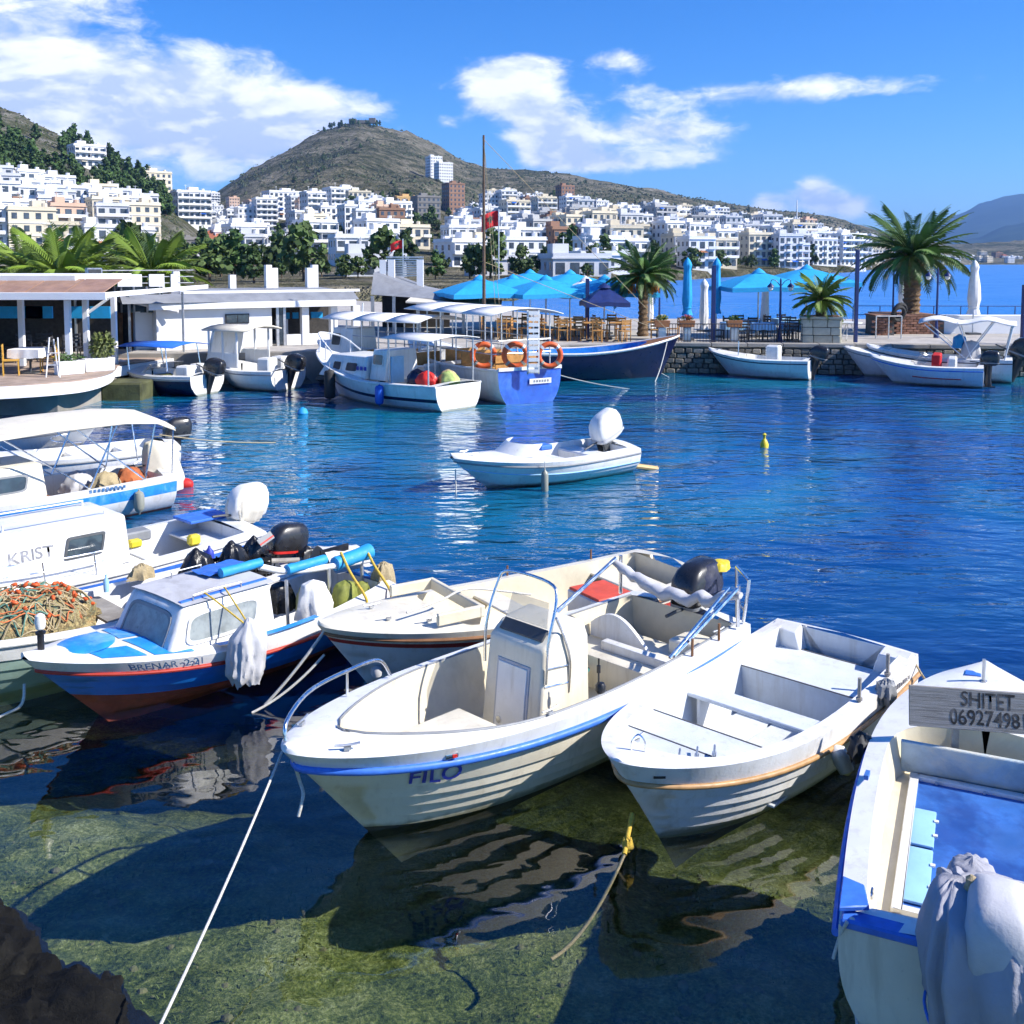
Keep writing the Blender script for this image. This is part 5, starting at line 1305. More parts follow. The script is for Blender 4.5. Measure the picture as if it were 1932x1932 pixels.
def woods():
    random.seed(99); rows = []
    # pines: band across the left hill
    n = 0; tries = 0
    LOWER = [(-60, 330), (0, 330), (100, 352), (200, 385), (260, 400), (340, 415)]
    UPPER = [(-60, 225), (0, 250), (40, 262), (100, 285), (150, 278), (230, 305), (300, 345), (345, 380)]
    while n < 190 and tries < 6000:
        tries += 1; px = random.uniform(-40, 346); r = random.uniform(330, 640); p = world_at(px, r)
        if left_height(px, r) < main_height(px, r)-1: continue
        u, v = project(p)
        if v < lerp_tab(UPPER, px)+random.uniform(-14, 10) or v > lerp_tab(LOWER, px)+6: continue
        if fbm(p.x*.02, p.y*.02, 1) < -.12: continue
        if (abs(u-172) < 26 and 300 < v < 345) or (abs(u-298) < 24 and 305 < v < 350): continue
        tree('pine', p-Vector((0, 0, .4)), random.uniform(.65, 1.2), 'dark green pine in the wood covering the left hillside', 'pines on the left hillside', n); n += 1
    # ridge-top and slope trees, named by where they stand
    for i in range(26):
        px = random.uniform(615, 720); rr = smooth_tab(RIDGE_R, px); p = world_at(px, rr-random.uniform(0, 45)); tree('pine', p, random.uniform(.6, 1.1), 'small dark tree on the top of the bare hill', 'trees on the hilltop', i)
    k = 0; tries = 0
    while k < 150 and tries < 5000:
        tries += 1; px = random.uniform(345, 1680); r = 250*(6.0**random.random()); rc = smooth_tab(COAST, px)
        if r < rc+12: continue
        p = world_at(px, r); u, v = project(p)
        if v < lerp_tab(TOP, px)+2: 
            if random.random() < .7: continue
        tree('broad' if random.random() < .65 else 'pine', p, random.uniform(.55, 1.15)*(1 if r > 320 else .8), 'bushy green tree between the town blocks', 'trees between the town blocks', k); k += 1
woods()
def shore_trees():
    random.seed(314)
    for i in range(74):
        px = random.uniform(230, 1500); r = max(smooth_tab(COAST, px)+random.uniform(8, 45), random.uniform(125, 235) if px < 1150 else 0); p = world_at(px, r); tree('broad' if i % 3 else 'pine', p, random.choice((.32, .45, .6, .85)), 'low green tree along the town shore behind the pier', 'trees along the town shore', i)
shore_trees()
def scrub():
    random.seed(7); mb = MB()
    def bush(p, s_):
        o = [(1, 0, 0), (0, 1, 0), (-1, 0, 0), (0, -1, 0), (0, 0, 1.1)]
        mb.add([(p.x+x*s_*random.uniform(.6, 1.2), p.y+y*s_*random.uniform(.6, 1.2), p.z+z*s_*random.uniform(.5, 1)-.2) for x, y, z in o], [(0, 1, 4), (1, 2, 4), (2, 3, 4), (3, 0, 4)])
    n = 0
    while n < 16000:
        px = random.uniform(380, 1650); r = random.uniform(700, 1700)
        if r > smooth_tab(RIDGE_R, px): continue
        p = world_at(px, r)
        if fbm(p.x*.012, p.y*.012, 5) < random.uniform(-.35, .35): n += 1; continue
        bush(p, .6+2.8*random.random()**2); n += 1
    for _ in range(2600):
        px = random.uniform(-60, 345); r = random.uniform(330, 640); bush(world_at(px, r), random.uniform(.4, 1.3))
    o = mb.build('scrub', material('scrub_leaf', (.045, .058, .022), .9, var=.4, scale=.05), None, smooth=0); tag(o, 'low dark scrub dotted over the bare hillsides', 'scrub', kind='stuff')
scrub()
# hilltop castle, chimney mast, flags
t = thing('hilltop_castle', 'low stone castle ruin on the top of the bare hill', 'castle', world_at(688, 1490)); 
for x, w, hh in ((-14, 10, 6), (0, 20, 4), (14, 9, 7)): mb = MB(); mb.box((x, 0, hh/2), (w, 10, hh)); mb.build('rampart', M['stone_a'], t)
t = thing('radio_mast', 'thin white mast on the slope left of the big palm', 'mast', world_at(1500, 700)); mb = MB(); mb.tube([(0, 0, -1), (0, 0, 26)], [.55, .3], 8); mb.build('pole', M['wall_white'], t)
def flag(label, px, py_top, y, w, h, base_z):
    p = at_depth(px, py_top, y); t = thing('flag', label, 'flag', (p.x, y, base_z))
    mb = MB(); mb.tube([(0, 0, 0), (0, 0, p.z-base_z+.05)], .02+.0004*y, 6); mb.build('pole', M['galv'], t)
    mb = MB(); H = p.z-base_z; mb.grid([[(-w*u, .10*w*sin(u*6+v), H-.05*h-h*v-.35*w*u*u) for u in [k/10 for k in range(11)]] for v in [k/6 for k in range(7)]]); c = mb.build('flag_cloth', M['red_cloth'], t)
    md = c.modifiers.new('thickness', 'SOLIDIFY'); md.thickness = .01
    mb = MB(); ring = [(0, .30), (.08, .16), (.26, .24), (.18, .05), (.28, -.08), (.10, -.06), (.10, -.26), (0, -.34), (-.10, -.26), (-.10, -.06), (-.28, -.08), (-.18, .05), (-.26, .24), (-.08, .16)]
    for off in (-.03, .03): mb.add([(-w*(.5+x*.7), .10*w*sin((.5+x*.7)*6+.5)+off, H-.05*h-h*(.5-z)-.35*w*(.5+x*.7)**2) for x, z in ring], [tuple(range(14))])
    mb.build('emblem', M['letter_dark'], c)
flag('red flag with dark emblem flying beside the tall wooden mast', 941, 396, 60, 1.0, .9, QZ)
flag('small red flag on a pole left of the excursion boats', 760, 452, 75, .9, .6, QZ)
# ================================================================== the moored boats nearest the camera
# ---- cream centre-console boat, blue rub rail, FILO on the bow
def filo():
    t, h = place_boat('console_boat', 'cream open boat with blue rub rail and FILO on its bow', 'boat', (-1.60, 6.92), (1.84, 10.42),
        B=1.70, zs=.72, zm=.70, zb=.88, tr=.86, tm=.42, p=2.6, q=.66, rake=1.05, keel=-.40, es=2.8, eb=.85, laps=(.285, .38, .47, .56, .65), lap=.024, bowfoot=-.38)
    L = h.L
    h.mesh([(.13, 0), (.665, 1), (1.01, 2)]).build('hull', [M['gel_white'], M['gel_cream'], M['antifoul_and_shade']], t, smooth=38)
    h.transom(0, (.34, .20)).build('transom', M['gel_white'], t)
    h.rail(.115, .032, extra=.012).build('rub_rail', M['blue_rail'], t, smooth=60)
    sdw, tf, tr0, ta = .115, .90, .60, .03
    h.deck(sdw, tf, tr0, ta, camber=.05).build('gunwale_deck', M['gel_white'], t, smooth=40)
    h.liner(sdw, tf, tr0, ta, .13, camber=.05).build('cockpit_liner', M['liner_cream'], t, smooth=35)
    # dark seam round the cockpit edge
    T = [ta+(tf-ta)*k/40 for k in range(41)]; T = [x for x in T if x < tf]+[tf-.004, tf-.0008]
    pts = [Vector((x*L, h.wi(x, sdw, tf, tr0)+.012, h.z(x)+.05*(1-(h.wi(x, sdw, tf, tr0)/max(h.w(x), .05))**2)+.004)) for x in T]
    MB().tube(pts+[Vector((p.x, -p.y, p.z)) for p in reversed(pts)], .011, 6).build('coaming_trim', M['grey_plastic'], t)
    # moulded bow seat: stepped, rising forward
    def slab(x0, x1, z0, z1, inset, name, mat, fx=1.0):
        mb = MB(); rings = []
        for k in range(9):
            x = x0+(x1-x0)*k/8; tt = x/L; w = max(.03, min(h.wi(tt, sdw, tf, tr0)-inset, h.inner_half(tt, z0, .05)))
            zf = min(h.floor_z(tt, z0, .09), z1-.01); rings.append([(x, w, zf), (x, w, z1), (x, 0, z1+.01), (x, -w, z1), (x, -w, zf)])
        mb.loft(rings); return mb.build(name, M[mat], t, smooth=30, bevel=.02, bseg=2)
    slab(3.50, tf*L-.03, .12, .44, .05, 'bow_platform', 'liner_cream')
    mb = MB(); mb.loft([[(x, .27*s, z) for x, s, z in ((2.95, 1.05, .13), (3.72, 1.0, .13), (3.72, .96, .53), (3.02, .92, .53))], [(x, -.27*s, z) for x, s, z in ((2.95, 1.05, .13), (3.72, 1.0, .13), (3.72, .96, .53), (3.02, .92, .53))]])
    mb.build('bow_seat', M['gel_cream'], t, bevel=.035, bseg=3)
    mb = MB(); mb.box((3.35, .10, .533), (.42, .30, .012)); mb.build('seat_hatch', M['gel_cream'], t, bevel=.004)
    for yy in (-.04, .24):
        mb = MB(); mb.box((3.62, yy, .545), (.06, .02, .01)); mb.build('hinge', M['galv'], t)
    # console
    mb = MB(); cy = .02
    prof = [(2.02, .13), (2.70, .13), (2.60, 1.05), (2.45, 1.16), (2.08, 1.20), (2.02, 1.05)]
    mb.loft([[(x, cy+yy*(1.08 if z < .3 else 1.0), z) for x, z in prof] for yy in (-.33, .33)])
    con = mb.build('console', M['gel_cream'], t, bevel=.045, bseg=3)
    mb = MB(); mb.loft([[(x, cy+yy, z) for x, z in ((2.68, .26), (2.703, .26), (2.638, .86), (2.61, .86))] for yy in (-.17, .17)])
    d = mb.build('locker_door', M['gel_white'], con, bevel=.004)
    mb = MB(); mb.loft([[(x, cy+yy, z) for x, z in ((2.664, .235), (2.695, .235), (2.627, .885), (2.60, .885))] for yy in (-.195, .195)]); mb.build('door_frame', M['canvas_grey'], con, bevel=.004)
    for zz in (.36, .77):
        mb = MB(); mb.lathe([(.001, .012), (.03, .012), (.034, 0), (.034, -.02)], 14); mb.xform(Matrix.Translation((2.70-.085*(zz-.26)/.6*.9, cy-.115, zz)) @ Matrix.Rotation(pi/2-.1, 4, 'Y')); mb.build('latch', M['steel'], con)
    mb = MB(); mb.loft([[(x, cy+yy, z) for x, z in ((2.55, 1.105), (2.47, 1.185), (2.455, 1.17), (2.535, 1.09))] for yy in (-.255, .255)]); mb.build('dark_panel', M['dark_grey'], con, bevel=.006)
    mb = MB(); mb.loft([[(x, cy+yy*s, z) for x, z, s in ((2.47, 1.19, 1), (2.42, 1.40, .9), (2.41, 1.40, .9), (2.455, 1.19, 1))] for yy in (-.24, .24)])
    glass = bpy.data.materials.new('smoked_acrylic'); glass.use_nodes = True; gb = glass.node_tree.nodes['Principled BSDF']
    gb.inputs['Base Color'].default_value = (.55, .50, .40, 1); gb.inputs['Alpha'].default_value = .32; gb.inputs['Roughness'].default_value = .12; MATS['smoked_acrylic'] = glass
    mb.build('windscreen', glass, con)
    mb = MB()
    pole(mb, [(2.60, -.36, .78), (2.58, -.36, 1.12), (2.46, -.34, 1.46), (2.42, -.24, 1.58), (2.42, .24, 1.58), (2.46, .36, 1.46), (2.58, .38, 1.12), (2.60, .37, .78)], .014)
    pole(mb, [(2.30, .36, .62), (2.30, .375, .9), (2.36, .37, 1.1), (2.44, .34, 1.3)], .012)
    for zz in (.75, .9): mb.tube([(2.60, .36, zz), (2.31, .36, zz-.04)], .009, 6)
    mb.build('grab_frame', M['steel'], con, smooth=60)
    # side steps rail beside the console
    mb = MB()
    for k in range(3): pole(mb, [(1.98+.04*k, .36, .18+.05*k), (2.2+.02*k, .42, .22+.05*k), (2.36, .40, .33+.05*k)], .011)
    mb.build('side_rails', M['steel'], con)
    # wheel behind the console
    mb = MB(); mb.tube([(0, .17*cos(2*pi*k/20), .17*sin(2*pi*k/20)) for k in range(21)], .014, 6)
    for k in range(3): mb.tube([(0, 0, 0), (0, .17*cos(2*pi*k/3), .17*sin(2*pi*k/3))], .01, 6)
    mb.xform(Matrix.Translation((1.94, cy, .93)) @ Matrix.Rotation(-.35, 4, 'Y')); mb.build('steering_wheel', M['black_plastic'], con)
    # helm bench and stern deck
    mb = MB(); hw = h.inner_half(.2, .45, .07); mb.box((.82, 0, .29), (.80, 2*hw, .34)); mb.build('aft_bench', M['gel_cream'], t, bevel=.03, bseg=2)
    mb = MB(); mb.box((.98, .12, .505), (.10, .9, .09)); mb.build('bench_step', M['gel_white'], t, bevel=.015, bseg=2)
    mb = MB(); mb.box((.46, .42, .52), (.34, .46, .16)); mb.build('stern_seat', M['gel_cream'], t, bevel=.04, bseg=3)
    mb = MB(); pts = [(-.36+.72*k/12, .26*sin(pi*(.15+.85*k/12))) for k in range(13)]
    mb.loft([[(.90+xx, y, .47+z) for y, z in pts]+[(.90+xx, .36, .45), (.90+xx, -.36, .45)] for xx in (-.02, .02)]); o = mb.build('seat_back', M['paint_white'], t); o.location = (-.1, -.28, .02)
    mb = MB(); mb.loft([[(.30+.05*sin(3*u)+r*cos(a), -.10+.06*cos(5*u)+r*sin(a)*.8, .47+.012*u) for a in [2*pi*k/14 for k in range(14)]] for u, r in [(q, .16-.01*q) for q in range(6)]]); o = mb.build('net_heap', M['net_green'], t); o.location = (1.1, -.3, .02); o.scale = (1, 1, .7)
    # motor, black, tilted slightly
    outboard(t, (-.02, 0, .60), 'black_paint', 'black_plastic', 1.05, tilt=.10, decal='grey_plastic')
    # folded awning: two raked legs each side carrying a rolled canvas across the stern
    for sy in (1, -1):
        mb = MB(); w0 = h.w(.30)-.10; w1 = h.w(.06)-.03
        mb.tube([(1.30, sy*w0, h.z(.3)+.06), (.28, sy*(w1+.02), 1.14)], .021, 8); mb.tube([(1.36, sy*w0, h.z(.3)+.06), (.34, sy*(w1-.03), 1.16)], .014, 8)
        mb.tube([(.22, sy*(w1), h.z(.05)+.03), (.22, sy*(w1), 1.16)], .02, 8)
        mb.build('awning_leg', M['steel'], t)
    mb = MB(); w1 = h.w(.06); rr = []
    for k in range(25):
        y = -w1*1.04+2.08*w1*k/24; s_ = .035+.028*sin(pi*k/24)**.7+.020*fbm(k*.7, 2); zc = 1.10-.20*sin(pi*k/24)-.06*fbm(k*.45, 7)
        rr.append([(.27+s_*1.25*cos(2*pi*j/14)*(1+.25*fbm(j*.9, k*.3)), y, zc+s_*sin(2*pi*j/14)*(1+.3*fbm(j*.8, k*.4, 3))) for j in range(14)])
    mb.loft(rr); mb.build('rolled_awning', M['canvas_grey'], t, smooth=70)
    # yellow and black jacket of the motor cover
    mb = cloth_blob([(.50, .05, .05, -.25, .02), (.49, .16, .13, -.27, .02), (.40, .24, .19, -.24, .02), (.22, .27, .21, -.2, .02)], 7, .05, 3); o = mb.build('motor_cover', M['tarp_dark'], t, smooth=60); o.location = (.03, 0, .66)
    mb = cloth_blob([(.50, .05, .05, -.25, .02), (.49, .12, .10, -.27, .02), (.42, .15, .12, -.24, .02)], 5, .05, 5); o = mb.build('yellow_flap', M['yellow'], t, smooth=60); o.location = (-.13, .09, .645)
    # stern rail
    mb = MB(); w1 = h.w(.02)
    pole(mb, [(.06, w1-.05, h.z(0)+.02), (.02, w1-.02, 1.12), (-.02, w1-.06, 1.16), (-.30, w1-.36, 1.16)], .017); mb.tube([(-.30, w1-.36, 1.16), (-.32, w1-.36, .42)], .017, 8); mb.tube([(-.30, w1-.36, .82), (.04, w1-.04, .84)], .012, 8)
    mb.build('stern_rail', M['steel'], t)
    # low bow rail on the far side
    mb = MB(); pts = [Vector((x*L, -(h.w(x)-.06), h.z(x)+zz)) for x, zz in ((.985, .04), (.975, .16), (.90, .22), (.80, .22), (.72, .20), (.69, .03))]
    mb.tube(bez(pts, 6), .016, 8); mb.tube([pts[3], pts[3]-Vector((0, 0, .2))], .013, 8); mb.build('bow_rail', M['steel'], t, smooth=60)
    # fittings
    for x, sy in ((.93, 1), (.93, -1), (.60, 1), (.10, 1)): cleat(t, (x*L, sy*(h.w(x)-.09), h.z(x)+.03), rz=-.5*sy if x > .9 else 0)
    if 0: mb.loft([[(.955*L+a*cos(2*pi*k/14), b*sin(2*pi*k/14)*1.6, .952-zz) for k in range(14)] for a, b, zz in ((.14, .10, .02), (.13, .095, 0))]); mb.build('anchor_hatch', M['gel_cream'], t)
    p = h.pt(.80, .06, 1, .004); mb = MB(); mb.box((0, 0, 0), (.10, .02, .035)); o = mb.build('navigation_light', M['steel'], t, bevel=.008, bseg=2); o.location = p; o.rotation_euler.z = -.42
    q = MB(); q.box((-.02, .012, 0), (.035, .012, .024)); q.build('lens', M['red_plastic'], o)
    h.letters('FILO', .215, .835, .205, 1, M['letter_blue'], t, italic=.25)
    mb = MB(); mb.lathe([(.001, .05), (.03, .045), (.045, .02), (.045, -.02), (.03, -.04), (.001, -.045)], 12); o = mb.build('deck_ball', M['black_plastic'], t); o.location = (.47*L, h.w(.47)-.13, h.z(.47)+.06)
    mb = MB(); mb.tube([(0, 0, 0), (0, 0, .22)], .008, 6); mb.tube([(0, 0, .1), (0, 0, .16)], .018, 6); q = mb.build('rod', M['black_plastic'], t); q.location = (.475*L, h.w(.47)-.13, h.z(.47)+.10)
    for x in (.12, .22):
        mb = MB(); mb.tube([(0, 0, -.02), (0, 0, .14)], .013, 7); q = mb.build('rowlock_pin', M['wood_brown'], t); q.location = (x*L, h.w(x)-.03, h.z(x)+.03)
    return t, h
FILO_T, FILO_H = filo()

# ---- open white dinghy with thwarts and tan rub rail
def dinghy():
    t, h = place_boat('rowing_boat', 'open white dinghy with thwarts, a tan rub rail and a yellow bow rope', 'boat', (.74, 6.98), (3.25, 9.76),
        B=1.52, zs=.66, zm=.60, zb=.78, tr=.94, tm=.40, p=2.5, q=.62, rake=.78, keel=-.38, es=2.8, eb=.85, laps=(.29, .39, .49, .59), lap=.026, bowfoot=-.36)
    L = h.L
    h.mesh([(.69, 0), (1.01, 1)]).build('hull', [M['paint_white'], M['antifoul_and_shade']], t, smooth=38)
    h.transom(0, (.33, .17)).build('transom', M['paint_white'], t)
    h.rail(.17, .022, extra=.012).build('rub_rail', M['tan_rail'], t, smooth=60)
    sdw, tf, tr0, ta = .13, .90, .78, .012
    h.deck(sdw, tf, tr0, ta, camber=.02, rn=3.0).build('gunwale_deck', M['paint_white'], t, smooth=40)
    h.liner(sdw, tf, tr0, ta, .08, camber=.02, rn=3.0, wallin=.035).build('cockpit_liner', M['paint_bluegrey'], t, smooth=40)
    def platform(t0, t1, z, name, th=.03, box=None):
        mb = MB(); rings = []
        for k in range(9):
            x = t0+(t1-t0)*k/8; w = max(.02, min(h.inner_half(x, z-.02, .035), h.wi(x, sdw, tf, tr0, 3.0)+.002))
            lo = h.floor_z(x, box, .07) if box is not None else z-th
            lo = min(lo, z-.01)
            wl = w if box is None else max(.02, min(w, h.inner_half(x, lo, .05)))
            rings.append([(x*L, wl, lo), (x*L, w, z), (x*L, -w, z), (x*L, -wl, lo)])
        mb.loft(rings); o = mb.build(name, M['paint_bluegrey'], t, smooth=20, bevel=.006)
        for e in (t0, t1):
            w = max(.05, min(h.inner_half(e, z-.02, .035), h.wi(e, sdw, tf, tr0, 3.0)))-.01; q = MB(); q.box((e*L, 0, z+.001), (.012, 2*w, .008)); q.build('seam', M['seam'], o)
        return o
    platform(.80, .893, h.z(.84)-.055, 'foredeck_panel', box=.1)
    platform(.655, .795, h.z(.72)-.10, 'bow_bench', box=.10)
    platform(.045, .245, .47, 'stern_bench', box=.12)
    h.thwart(.46, .50, .26, .035).build('thwart', M['paint_bluegrey'], t, bevel=.008)
    for sy in (1, -1):
        mb = MB(); mb.box((.46*L, sy*.52, .29), (.20, .035, .37)); mb.build('thwart_bracket', M['paint_white'], t, bevel=.006)
    for k, y in enumerate((-.36, 0, .36)):
        mb = MB(); mb.box((.45*L, y, .09), (1.45, .335, .02)); mb.build('floor_board', M['paint_bluegrey'], t, bevel=.004)
    # transom corner blocks
    for sy in (1, -1):
        mb = MB(); w = h.w(0)
        mb.loft([[(x, sy*(w-.02), z), (x, sy*.42, z)] + [(x, sy*.36, .45), (x, sy*(w-.08), .45)] for x, z in ((.05, .68), (.20, .64))]); mb.build('corner_block', M['paint_white'], t, bevel=.01)
    for x, s_ in ((.335, 1), (.165, 1)):
        mb = MB(); mb.tube([(0, 0, -.02), (0, 0, .19)], .017, 8); mb.lathe([(.028, 0), (.028, .02)], 10); q = mb.build('thole_pin', M['wood_grey'], t); q.location = (x*L, s_*(h.w(x)-.065), h.z(x)+.02)
    mb = MB(); mb.tube(bez([(0, -.05, 0), (0, -.045, .08), (0, 0, .13), (0, .045, .08), (0, .05, 0)], 5), .008, 6); q = mb.build('bow_eye', M['steel'], t); q.location = (.93*L, .0, h.z(.93)+.01); q.rotation_euler.z = .6
    for x, s_ in ((.96, 1), (.96, -1)):
        p = h.pt(x, .085, s_, .003); mb = MB(); mb.box((0, 0, 0), (.085, .012, .018)); q = mb.build('fairlead_slot', M['black_plastic'], t); q.location = p; q.rotation_euler.z = -.8*s_
    for k in range(3): cleat(t, ((.80+.03*k)*L, (.34-.08*k), h.z(.84)-.045), rz=.5)
    cleat(t, (.86*L, -.2, h.z(.86)-.04))
    # little nameplate strokes on the quarter
    mb = MB(); random.seed(5)
    for k in range(9): mb.box((k*.045, 0, random.uniform(-.004, .004)), (.022, .003, random.choice((.04, .03, .045))))
    p = h.pt(.17, .09, 1, .004); q = mb.build('registration_marks', M['letter_grey'], t); q.location = p; q.rotation_euler.z = pi+.02
    # block of lashed rope and float between the two boats
    mb = MB(); mb.lathe([(.01, -.12), (.06, -.09), (.075, 0), (.06, .09), (.01, .12)], 14); q = mb.build('float', M['gel_white'], t); q.location = h.pt(.50, .25, 1, .10); q.rotation_euler = (.5, 0, 0)
    return t, h
DINGHY_T, DINGHY_H = dinghy()

# ---- white boat with blue inside, sale board across it and a shrouded motor
def sale_boat():
    t, h = place_boat('motor_boat', 'white boat with deep blue cockpit and a hand-lettered board across it', 'boat', (4.16, 8.74), (2.50, 5.13),
        B=1.66, zs=.62, zm=.60, zb=.76, tr=.90, tm=.45, p=2.6, q=.62, rake=.6, keel=-.3, es=3.4, eb=.9)
    L = h.L
    h.mesh([(.10, 1), (1.01, 0)]).build('hull', [M['gel_cream'], M['deep_blue']], t)
    h.transom(0, (.18, .10)).build('transom', M['gel_cream'], t)
    h.rail(.06, .024, extra=.014).build('rub_rail', M['blue_rail'], t)
    mb = MB(); mb.box((.045, h.w(0)/2+.04, h.z(0)+.012), (.12, h.w(0)-.10, .055)); mb.box((.045, -h.w(0)/2-.04, h.z(0)+.012), (.12, h.w(0)-.10, .055)); mb.build('transom_cap', M['blue_rail'], t, bevel=.012)
    sdw, tf, tr0, ta = .14, .70, .52, .05
    h.deck(sdw, tf, tr0, ta, camber=.06, rn=5.0).build('gunwale_deck', M['gel_white'], t, smooth=40)
    h.liner(sdw, tf, tr0, ta, .34, camber=.06, rn=5.0).build('side_liner', M['liner_cream'], t, smooth=40)
    # inner well painted blue, with a raised white frame
    x0, x1, w0, w1, zt, zb = .72, 2.42, .46, .46, .355, .10
    well = MB(); F = [(x0, -w0), (x1, -w1), (x1, w1), (x0, w0)]
    well.loft([[(x, y, zt+.012) for x, y in F], [(x, y*.98, zb+.26) for x, y in F]], False); 
    well.add([(x, y, zb+.258) for x, y in F], [(0, 1, 2, 3)])
    well.build('blue_well', M['deep_blue'], t)
    mb = MB()
    for (cx, cy, sx, sy) in ((.5*(x0+x1), w0+.03, x1-x0+.12, .06), (.5*(x0+x1), -w0-.03, x1-x0+.12, .06), (x1+.03, 0, .06, 2*w0), (x0-.03, 0, .06, 2*w0)):
        mb.box((cx, cy, zt+.015), (sx, sy, .035))
    mb.build('well_frame', M['gel_white'], t, bevel=.006)
    for k, (a, b) in enumerate(((.78, 1.42), (1.46, 1.95))):
        mb = MB(); mb.box(((a+b)/2, w0-.075, zt+.02), (b-a, .15, .02)); q = mb.build('locker_lid', M['pale_blue'], t, bevel=.015, bseg=2)
        for xx in (.3, .7):
            r = MB(); r.box((a+(b-a)*xx, w0-.155, zt+.032), (.03, .03, .012)); r.build('hinge', M['gel_white'], q)
    # peeling coaming panel under the board and the cream foredeck step
    mb = MB(); mb.box((2.50, 0, .50), (.035, 1.18, .28), ry=-.25); mb.build('peeling_panel', M['peeling'], t, bevel=.006)
    for y in (-.33, 0, .33):
        mb = MB(); mb.tube([(2.44, y, .37), (2.40, y, .37)], .012, 6); mb.build('bolt', M['galv'], t)
    mb = MB(); mb.tube([(0, 0, 0), (0, 0, .20)], .014, 8); mb.lathe([(.03, 0), (.03, .015)], 10); q = mb.build('bow_post', M['galv'], t); q.location = (.90*L, .02, h.z(.9)+.05)
    mb = MB(); mb.box((0, 0, 0), (.10, .12, .02)); q = mb.build('bow_chock', M['blue_rail'], t); q.location = (.93*L, .1, h.z(.93)+.05)
    # stern quarter knees (blue) and ring
    for sy in (1, -1):
        mb = MB(); w = h.w(.03); mb.loft([[(0.02, sy*(w-.005), z), (.34, sy*(h.w(.09)-.005), z), (.30, sy*(h.w(.09)-.13), z), (.10, sy*(w-.16), z)] for z in (h.z(0)+.055, h.z(0)+.085)]); mb.build('quarter_knee', M['blue_rail'], t, bevel=.006)
    mb = MB(); mb.tube([(.03*cos(2*pi*k/16), 0, .03*sin(2*pi*k/16)) for k in range(17)], .007, 6); q = mb.build('ring_bolt', M['steel'], t); q.location = (.30, .60, .66)
    mb = MB(); mb.box((0, 0, 0), (.16, .03, .03), ry=.2); q = mb.build('side_cleat', M['deep_blue'], t); q.location = (1.75, h.w(.44)-.06, h.z(.44)+.05)
    # dark splash of the cover's shade falls by itself; motor
    outboard(t, (-.02, -.05, .62), 'canvas_grey', 'dark_grey', 1.0, plain=True)
    mb = cloth_blob([(.64, .05, .06, -.06, .12), (.62, .22, .20, -.10, .05), (.56, .38, .33, -.14, -.04), (.30, .45, .38, -.16, -.06), (-.02, .40, .36, -.2, -.08), (-.16, .30, .30, -.20, -.10), (-.36, .38, .34, -.20, -.12), (-.56, .34, .36, -.18, -.16)], 11, .12, 1.3, n=150, rag=.20, sq=.62)
    o = mb.build('motor_shroud', M['shroud'], t, smooth=75); o.location = (.02, .02, .47); o.scale = (.86, .9, .92)
    q = MB(); q.tube(bez([(.10, .24, -.02), (-.2, .30, -.06), (-.5, .18, -.10), (-.58, -.08, -.16), (-.46, -.30, -.2)], 5), .009, 6); q.build('lashing', M['blue_rail'], o)
    q = MB(); q.lathe([(.01, .05), (.035, .03), (.03, 0), (.045, -.03), (.02, -.05)], 10, (-.12, .07, .66)); q.build('knot', M['rope_tan'], o)
    # tiller-like bulge under the shroud
    mb = cloth_blob([(.02, .03, .03, 0, 0), (0, .10, .10, 0, 0), (-.14, .16, .16, 0, 0), (-.40, .15, .17, 0, 0), (-.62, .13, .15, 0, 0)], 7, .10, 4.1, n=48, rag=.12); q = mb.build('shroud_tail', M['shroud'], t, smooth=75); q.location = (.18, .08, 1.04)
    return t, h
material('shroud', (.34, .34, .38), .8, var=.07, scale=3, bump=.25, bscale=70)
SALE_T, SALE_H = sale_boat()
def sale_board():
    a, b = at(1714, 1296, 1.02), at(1714, 1368, .80)
    c = Vector((3.30, 8.08, .92))
    t = thing('sale_board', 'grey weathered plank painted SHITET with a phone number', 'sign', (0, 0, 0))
    p0 = at(1715, 1330, .93); p1 = at(2010, 1352, .93)
    d = (p1-p0); d.normalize(); ang = atan2(d.y, d.x)
    W = 1.62; H = .30
    t.location = p0; t.rotation_euler = (0, 0, ang)
    tilt = .18
    mb = MB(); mb.box((W/2, 0, 0), (W, .028, H), rx=-tilt); o = mb.build('board', M['weathered_board'], t, bevel=.004)
    for txt, sz, xx, zz in (('SHITET', .160, .56, .070), ('0692749815', .165, .60, -.062)):
        me = text_mesh(txt, sz); me.transform(Matrix.Translation((xx, -.0155, zz)) @ Matrix.Rotation(pi/2, 4, 'X') @ Matrix.Diagonal((.76, 1.0, 1, 1)))
        me.transform(Matrix.Rotation(-tilt, 4, 'X')); me.materials.append(M['letter_dark']); put('lettering', me, o)
    for xx in (.35, 1.25):
        mb = MB(); mb.box((xx, .05, -.28), (.05, .04, .60)); mb.build('support', M['wood_grey'], t)
sale_board()
